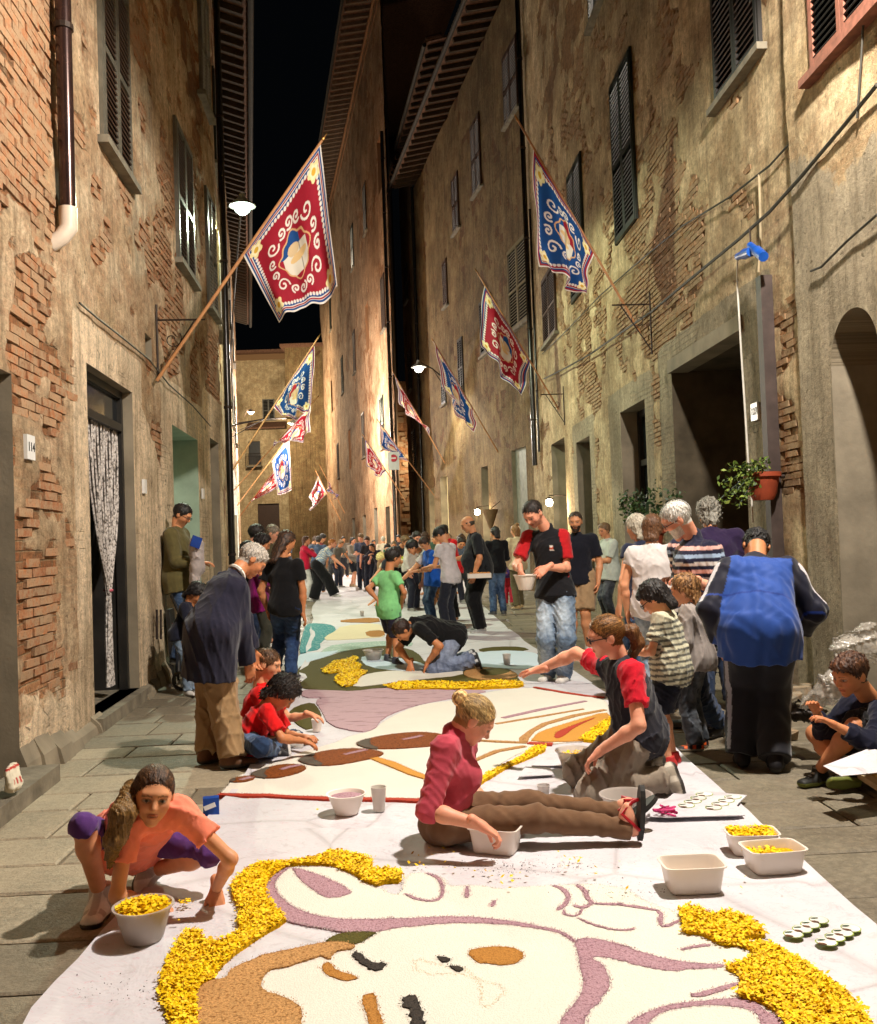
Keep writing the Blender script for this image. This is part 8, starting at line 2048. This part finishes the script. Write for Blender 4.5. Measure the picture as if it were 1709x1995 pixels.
# 25 woman in black top
add('woman with long dark hair in black top and blue jeans, back turned', dict(d=9.9, H=1.66, az=22, haz=50, hp=-25,
    pel=(556, 1180, 0), neck=(552, 1092, 0), head=(558, 1056, .04), armR=((596, 1150, -.05), (590, 1196, -.02)), armL=((520, 1150, .1), (522, 1190, .15)), handR=dict(to=(600, 1222, 0), n=(1, 0, 0), curl=.4),
    legL=((545, 1250, .3), ('g', 536, 1318), None), legR=((570, 1250, .3), ('g', 567, 1326), None), build=1.08,
    skin='tan', hair='bob+long', hairc=C(40, 30, 26), highlight=C(74, 50, 36), top=tee(C(20, 20, 23), sleeve=.6, hem=.05, amp=.005), bot=jeans(p_jeans(C(28, 44, 78), C(62, 88, 130)), rise=.09, fat=.002), shoes=trainer(C(60, 60, 66))))
# 26 man in the doorway
add('man with glasses in olive jacket standing in the pale green doorway', dict(stand(352, 10.35, 1.80, 96, z0=.16, hp=-28, arms=('down', 'front'), skin='mid', hair='short', hairc=C(30, 26, 26), glasses=True, stubble=True, top=dict(col=C(92, 84, 52), sleeve=1.9, hem=.16, fat=.026, sr=.026, name='jacket'), bot=jeans(JE), shoes=trainer(C(60, 60, 60)))))
add('small child with black hair bending over the stroller by the doorway', stand(372, 9.2, 1.12, 100, lean=.4, hp=-50, arms=('front', 'front'), skin='tan', hair='side', hthick=.008, hairc=C(24, 20, 22), top=dict(col=C(30, 32, 46), sleeve=1.8), bot=jeans(JL), shoes=trainer()))
# crowd behind the old man
add('woman with dark wavy hair and purple top in the group on the left', stand(508, 10.9, 1.60, 80, hp=-25, skin='tan', hair='bob+curly', hthick=.006, hairc=C(30, 22, 22), arms=('down', 'front'), top=dict(col=C(118, 22, 92), sleeve=1.8, hem=.2), bot=dict(col=C(60, 60, 52))), 'onlookers on the left')
add('man with dark hair in profile at the back of the left group', stand(498, 12.4, 1.74, 85, hp=-10, skin='pink', hair='short', hthick=.008, hairc=C(36, 28, 26), top=dict(col=C(40, 36, 34), sleeve=1.8), bot=jeans(JD)), 'onlookers on the left')
add('grey-haired man looking down behind the left group', stand(530, 13.6, 1.76, 110, hp=-30, skin='pink', hair='short', hairc=C(130, 116, 100), top=dict(col=C(84, 76, 56), sleeve=1.8), bot=dict(col=C(70, 66, 56))), 'onlookers on the left')
add('person in black top mostly hidden behind the old man', stand(482, 11.8, 1.52, 60, hp=-10, skin='tan', hair='side', hthick=.008, hairc=C(22, 18, 18), top=dict(col=C(28, 26, 32), sleeve=1.8), bot=jeans(JD)), 'onlookers on the left')
# far group
add('girl with ponytail in crimson hoodie and white jeans', stand(596, 23.5, 1.66, 70, hp=-5, arms=('up', 'up'), skin='fair', hair='side', hairc=C(82, 52, 34), tail=([('w', -3.45, 23.4, 1.56), ('w', -3.55, 23.4, 1.50), ('w', -3.6, 23.4, 1.36)], [.05, .05, .02]) if False else None, top=dict(col=C(178, 26, 56), sleeve=1.9, hem=.08, fat=.01), bot=dict(col=C(200, 196, 194)), shoes=trainer()))
add('woman in pale flowered top and wide black trousers leaning forward with an arm out', dict(stand(634, 23.4, 1.70, 82, lean=.75, hp=-10, arms=('reach', 'reach'), step=.28, skin='pink', hair='short', hairc=C(170, 106, 52), build=1.1, top=tee(C(200, 196, 176), sleeve=.6, fat=.01, hem=-.12, paint=p_blotch([C(205, 198, 176), C(120, 140, 170), C(220, 216, 205)])), bot=dict(col=C(20, 19, 22), fat=.03, ar=.10, kr=.09, rise=.34), shoes=trainer())))
add('woman in grey cardigan and black knee-length skirt sitting far back', stand(688, 30, 1.62, 120, hp=-10, arms=('front', 'front'), step=.12, skin='pink', hair='side', hairc=C(34, 28, 26), top=dict(col=C(140, 130, 120), sleeve=1.9, fat=.015), bot=dict(col=C(26, 27, 36), len=.48, fat=.02, name='shorts'), shoes=trainer(C(160, 130, 100))))
add('blonde person in cream top bent right over', dict(stand(735, 20.5, 1.64, 236, lean=3.0, hp=-70, arms=('reach', 'reach'), skin='fair', hair='side+curly', hthick=.01, hairc=C(226, 206, 140), top=tee(C(236, 226, 190), sleeve=.8, hem=0), bot=dict(col=C(20, 20, 24), fat=.02))))
FAR = [
 (622, 27, 1.66, 0, 'short', C(52, 40, 34), C(70, 84, 108), 1, C(34, 34, 44), 'person in blue patterned shirt, far back beside the girl in crimson'),
 (735, 26, 1.62, 210, 'side', C(34, 26, 24), C(44, 34, 44), 2, C(40, 38, 42), 'woman with dark hair and scarf in the distant crowd'),
 (750, 31, 1.76, 350, 'short', C(176, 168, 150), C(200, 186, 162), 1, C(90, 84, 76), 'white-haired person in cream shirt far back'),
 (766, 25, 1.66, 160, 'crop', C(120, 96, 70), C(20, 108, 66), 1, C(40, 40, 44), 'person in emerald green shirt in the distance'),
 (793, 22, 1.30, 200, 'short', C(40, 30, 26), C(172, 176, 60), 1, C(44, 42, 46), 'child in lime yellow vest behind the reaching youth'),
 (822, 24, 1.68, 250, 'short', C(30, 24, 24), C(158, 146, 136), 1, C(38, 38, 44), 'person in pale grey shirt at the end of the alley'),
 (806, 28, 1.62, 180, 'side', C(50, 36, 28), C(90, 40, 36), 1, C(40, 40, 40), 'person in maroon top at the end of the alley'),
 (782, 33, 1.70, 190, 'short', C(40, 30, 26), C(60, 58, 60), 1, C(40, 40, 40), 'person in dark jacket furthest along the alley'),
 (712, 34, 1.66, 170, 'side', C(60, 42, 30), C(60, 60, 72), 1, C(44, 44, 50), 'woman in slate blue cardigan in the distance'),
 (652, 32, 1.70, 200, 'short', C(36, 30, 26), C(52, 56, 62), 1, C(50, 50, 52), 'person in dark grey shirt behind the leaning woman'),
 (858, 21, 1.70, 270, 'crop', C(60, 50, 44), C(150, 110, 96), 1, C(44, 44, 50), 'man in dusty pink shirt behind the blue-shirted boy'),
 (905, 24, 1.66, 200, 'side', C(44, 32, 28), C(180, 170, 160), 1, C(44, 44, 50), 'woman in pale blouse behind the bald man'),
 (545, 26, 1.60, 150, 'side', C(50, 40, 34), C(120, 110, 60), 1, C(44, 44, 50), 'person in mustard top behind the dark-haired woman'),
 (672, 38, 1.70, 180, 'short', C(40, 34, 30), C(110, 100, 90), 1, C(44, 44, 50), 'person in taupe shirt at the far street end'),
 (728, 40, 1.66, 160, 'side', C(44, 34, 28), C(150, 60, 60), 1, C(44, 44, 50), 'person in faded red top at the far street end'),
 (560, 34, 1.68, 190, 'short', C(44, 34, 28), C(76, 80, 96), 1, C(44, 44, 50), 'person in steel blue shirt before the cream house')]
for (x, d, H, az, hr, hc, tc, sl, bc, lab) in FAR:
    H *= _sr.uniform(.92, 1.04)
    add(lab, stand(x, d, H, az, hp=-15, arms=_sr.choice((('front', 'down'), ('down', 'down'), ('fold', 'fold'), ('down', 'up'), ('hip', 'down'))), lean=_sr.choice((0, .1, .25, .5, .9)), build=_sr.uniform(.9, 1.2), skin='mid', hair=hr, hthick=.004, hairc=hc, top=dict(col=tc, sleeve=.7 if sl == 1 else 1.8), bot=dict(col=bc), step=.08), 'distant onlookers')
CROWD = [(606, 30, C(60, 58, 64), 'person in charcoal top by the girl in crimson'), (626, 29, C(120, 40, 44), 'person in dark red top left of the leaning woman'), (660, 30, C(96, 92, 84), 'person in grey-brown top right of the leaning woman'), (708, 28, C(66, 72, 92), 'person in denim blue top left of the blonde person'),
 (722, 27, C(38, 36, 40), 'person in black beyond the blonde person'), (778, 20, C(44, 44, 50), 'person in black kneeling right of the green-shirted boy'), (806, 19, C(206, 198, 190), 'person in pale top between the boys, far side'), (868, 19, C(184, 60, 52), 'person in brick red top behind the white-shirted youth'),
 (894, 20.5, C(96, 110, 130), 'person in grey-blue top behind the bald man'), (918, 22, C(40, 40, 44), 'person in dark top furthest right of the crowd'), (758, 22.5, C(150, 120, 90), 'person in camel top behind the green-shirted boy'), (840, 22, C(70, 90, 76), 'person in moss green top behind the blue-shirted boy')]
for i_, (x, d, tc, lab) in enumerate(CROWD):
    add(lab, stand(x, d, _sr.uniform(1.55, 1.78), _sr.uniform(60, 300), lean=_sr.choice((.1, .3, .5, 1.0)), hp=-25, arms=_sr.choice((('front', 'down'), ('reach', 'down'), ('fold', 'fold'))), skin=_sr.choice(('mid', 'tan', 'pink')), hair=_sr.choice(('short', 'side', 'short+messy')), hthick=.005, hairc=_sr.choice((C(36, 28, 24), C(70, 48, 34), C(110, 84, 56))), top=dict(col=tc, sleeve=_sr.choice((.7, 1.8))), bot=dict(col=_sr.choice((C(36, 38, 50), C(60, 66, 84), C(30, 30, 32)))), shoes=trainer(C(120, 116, 112))), 'distant onlookers')
import time as _t; _t0 = _t.time()
ONLY = None
SKS = {}
for lab, sp, g in PEOPLE:
    if ONLY and not any(k in lab for k in ONLY): continue
    sp = {k: v for k, v in sp.items() if v is not None}
    SKS[lab] = person(lab, sp, g)
print('people', len(PEOPLE), round(_t.time()-_t0, 1))
for o in list(bpy.data.objects):
    if o.type == 'EMPTY' and not o.children and 'label' in o: bpy.data.objects.remove(o)
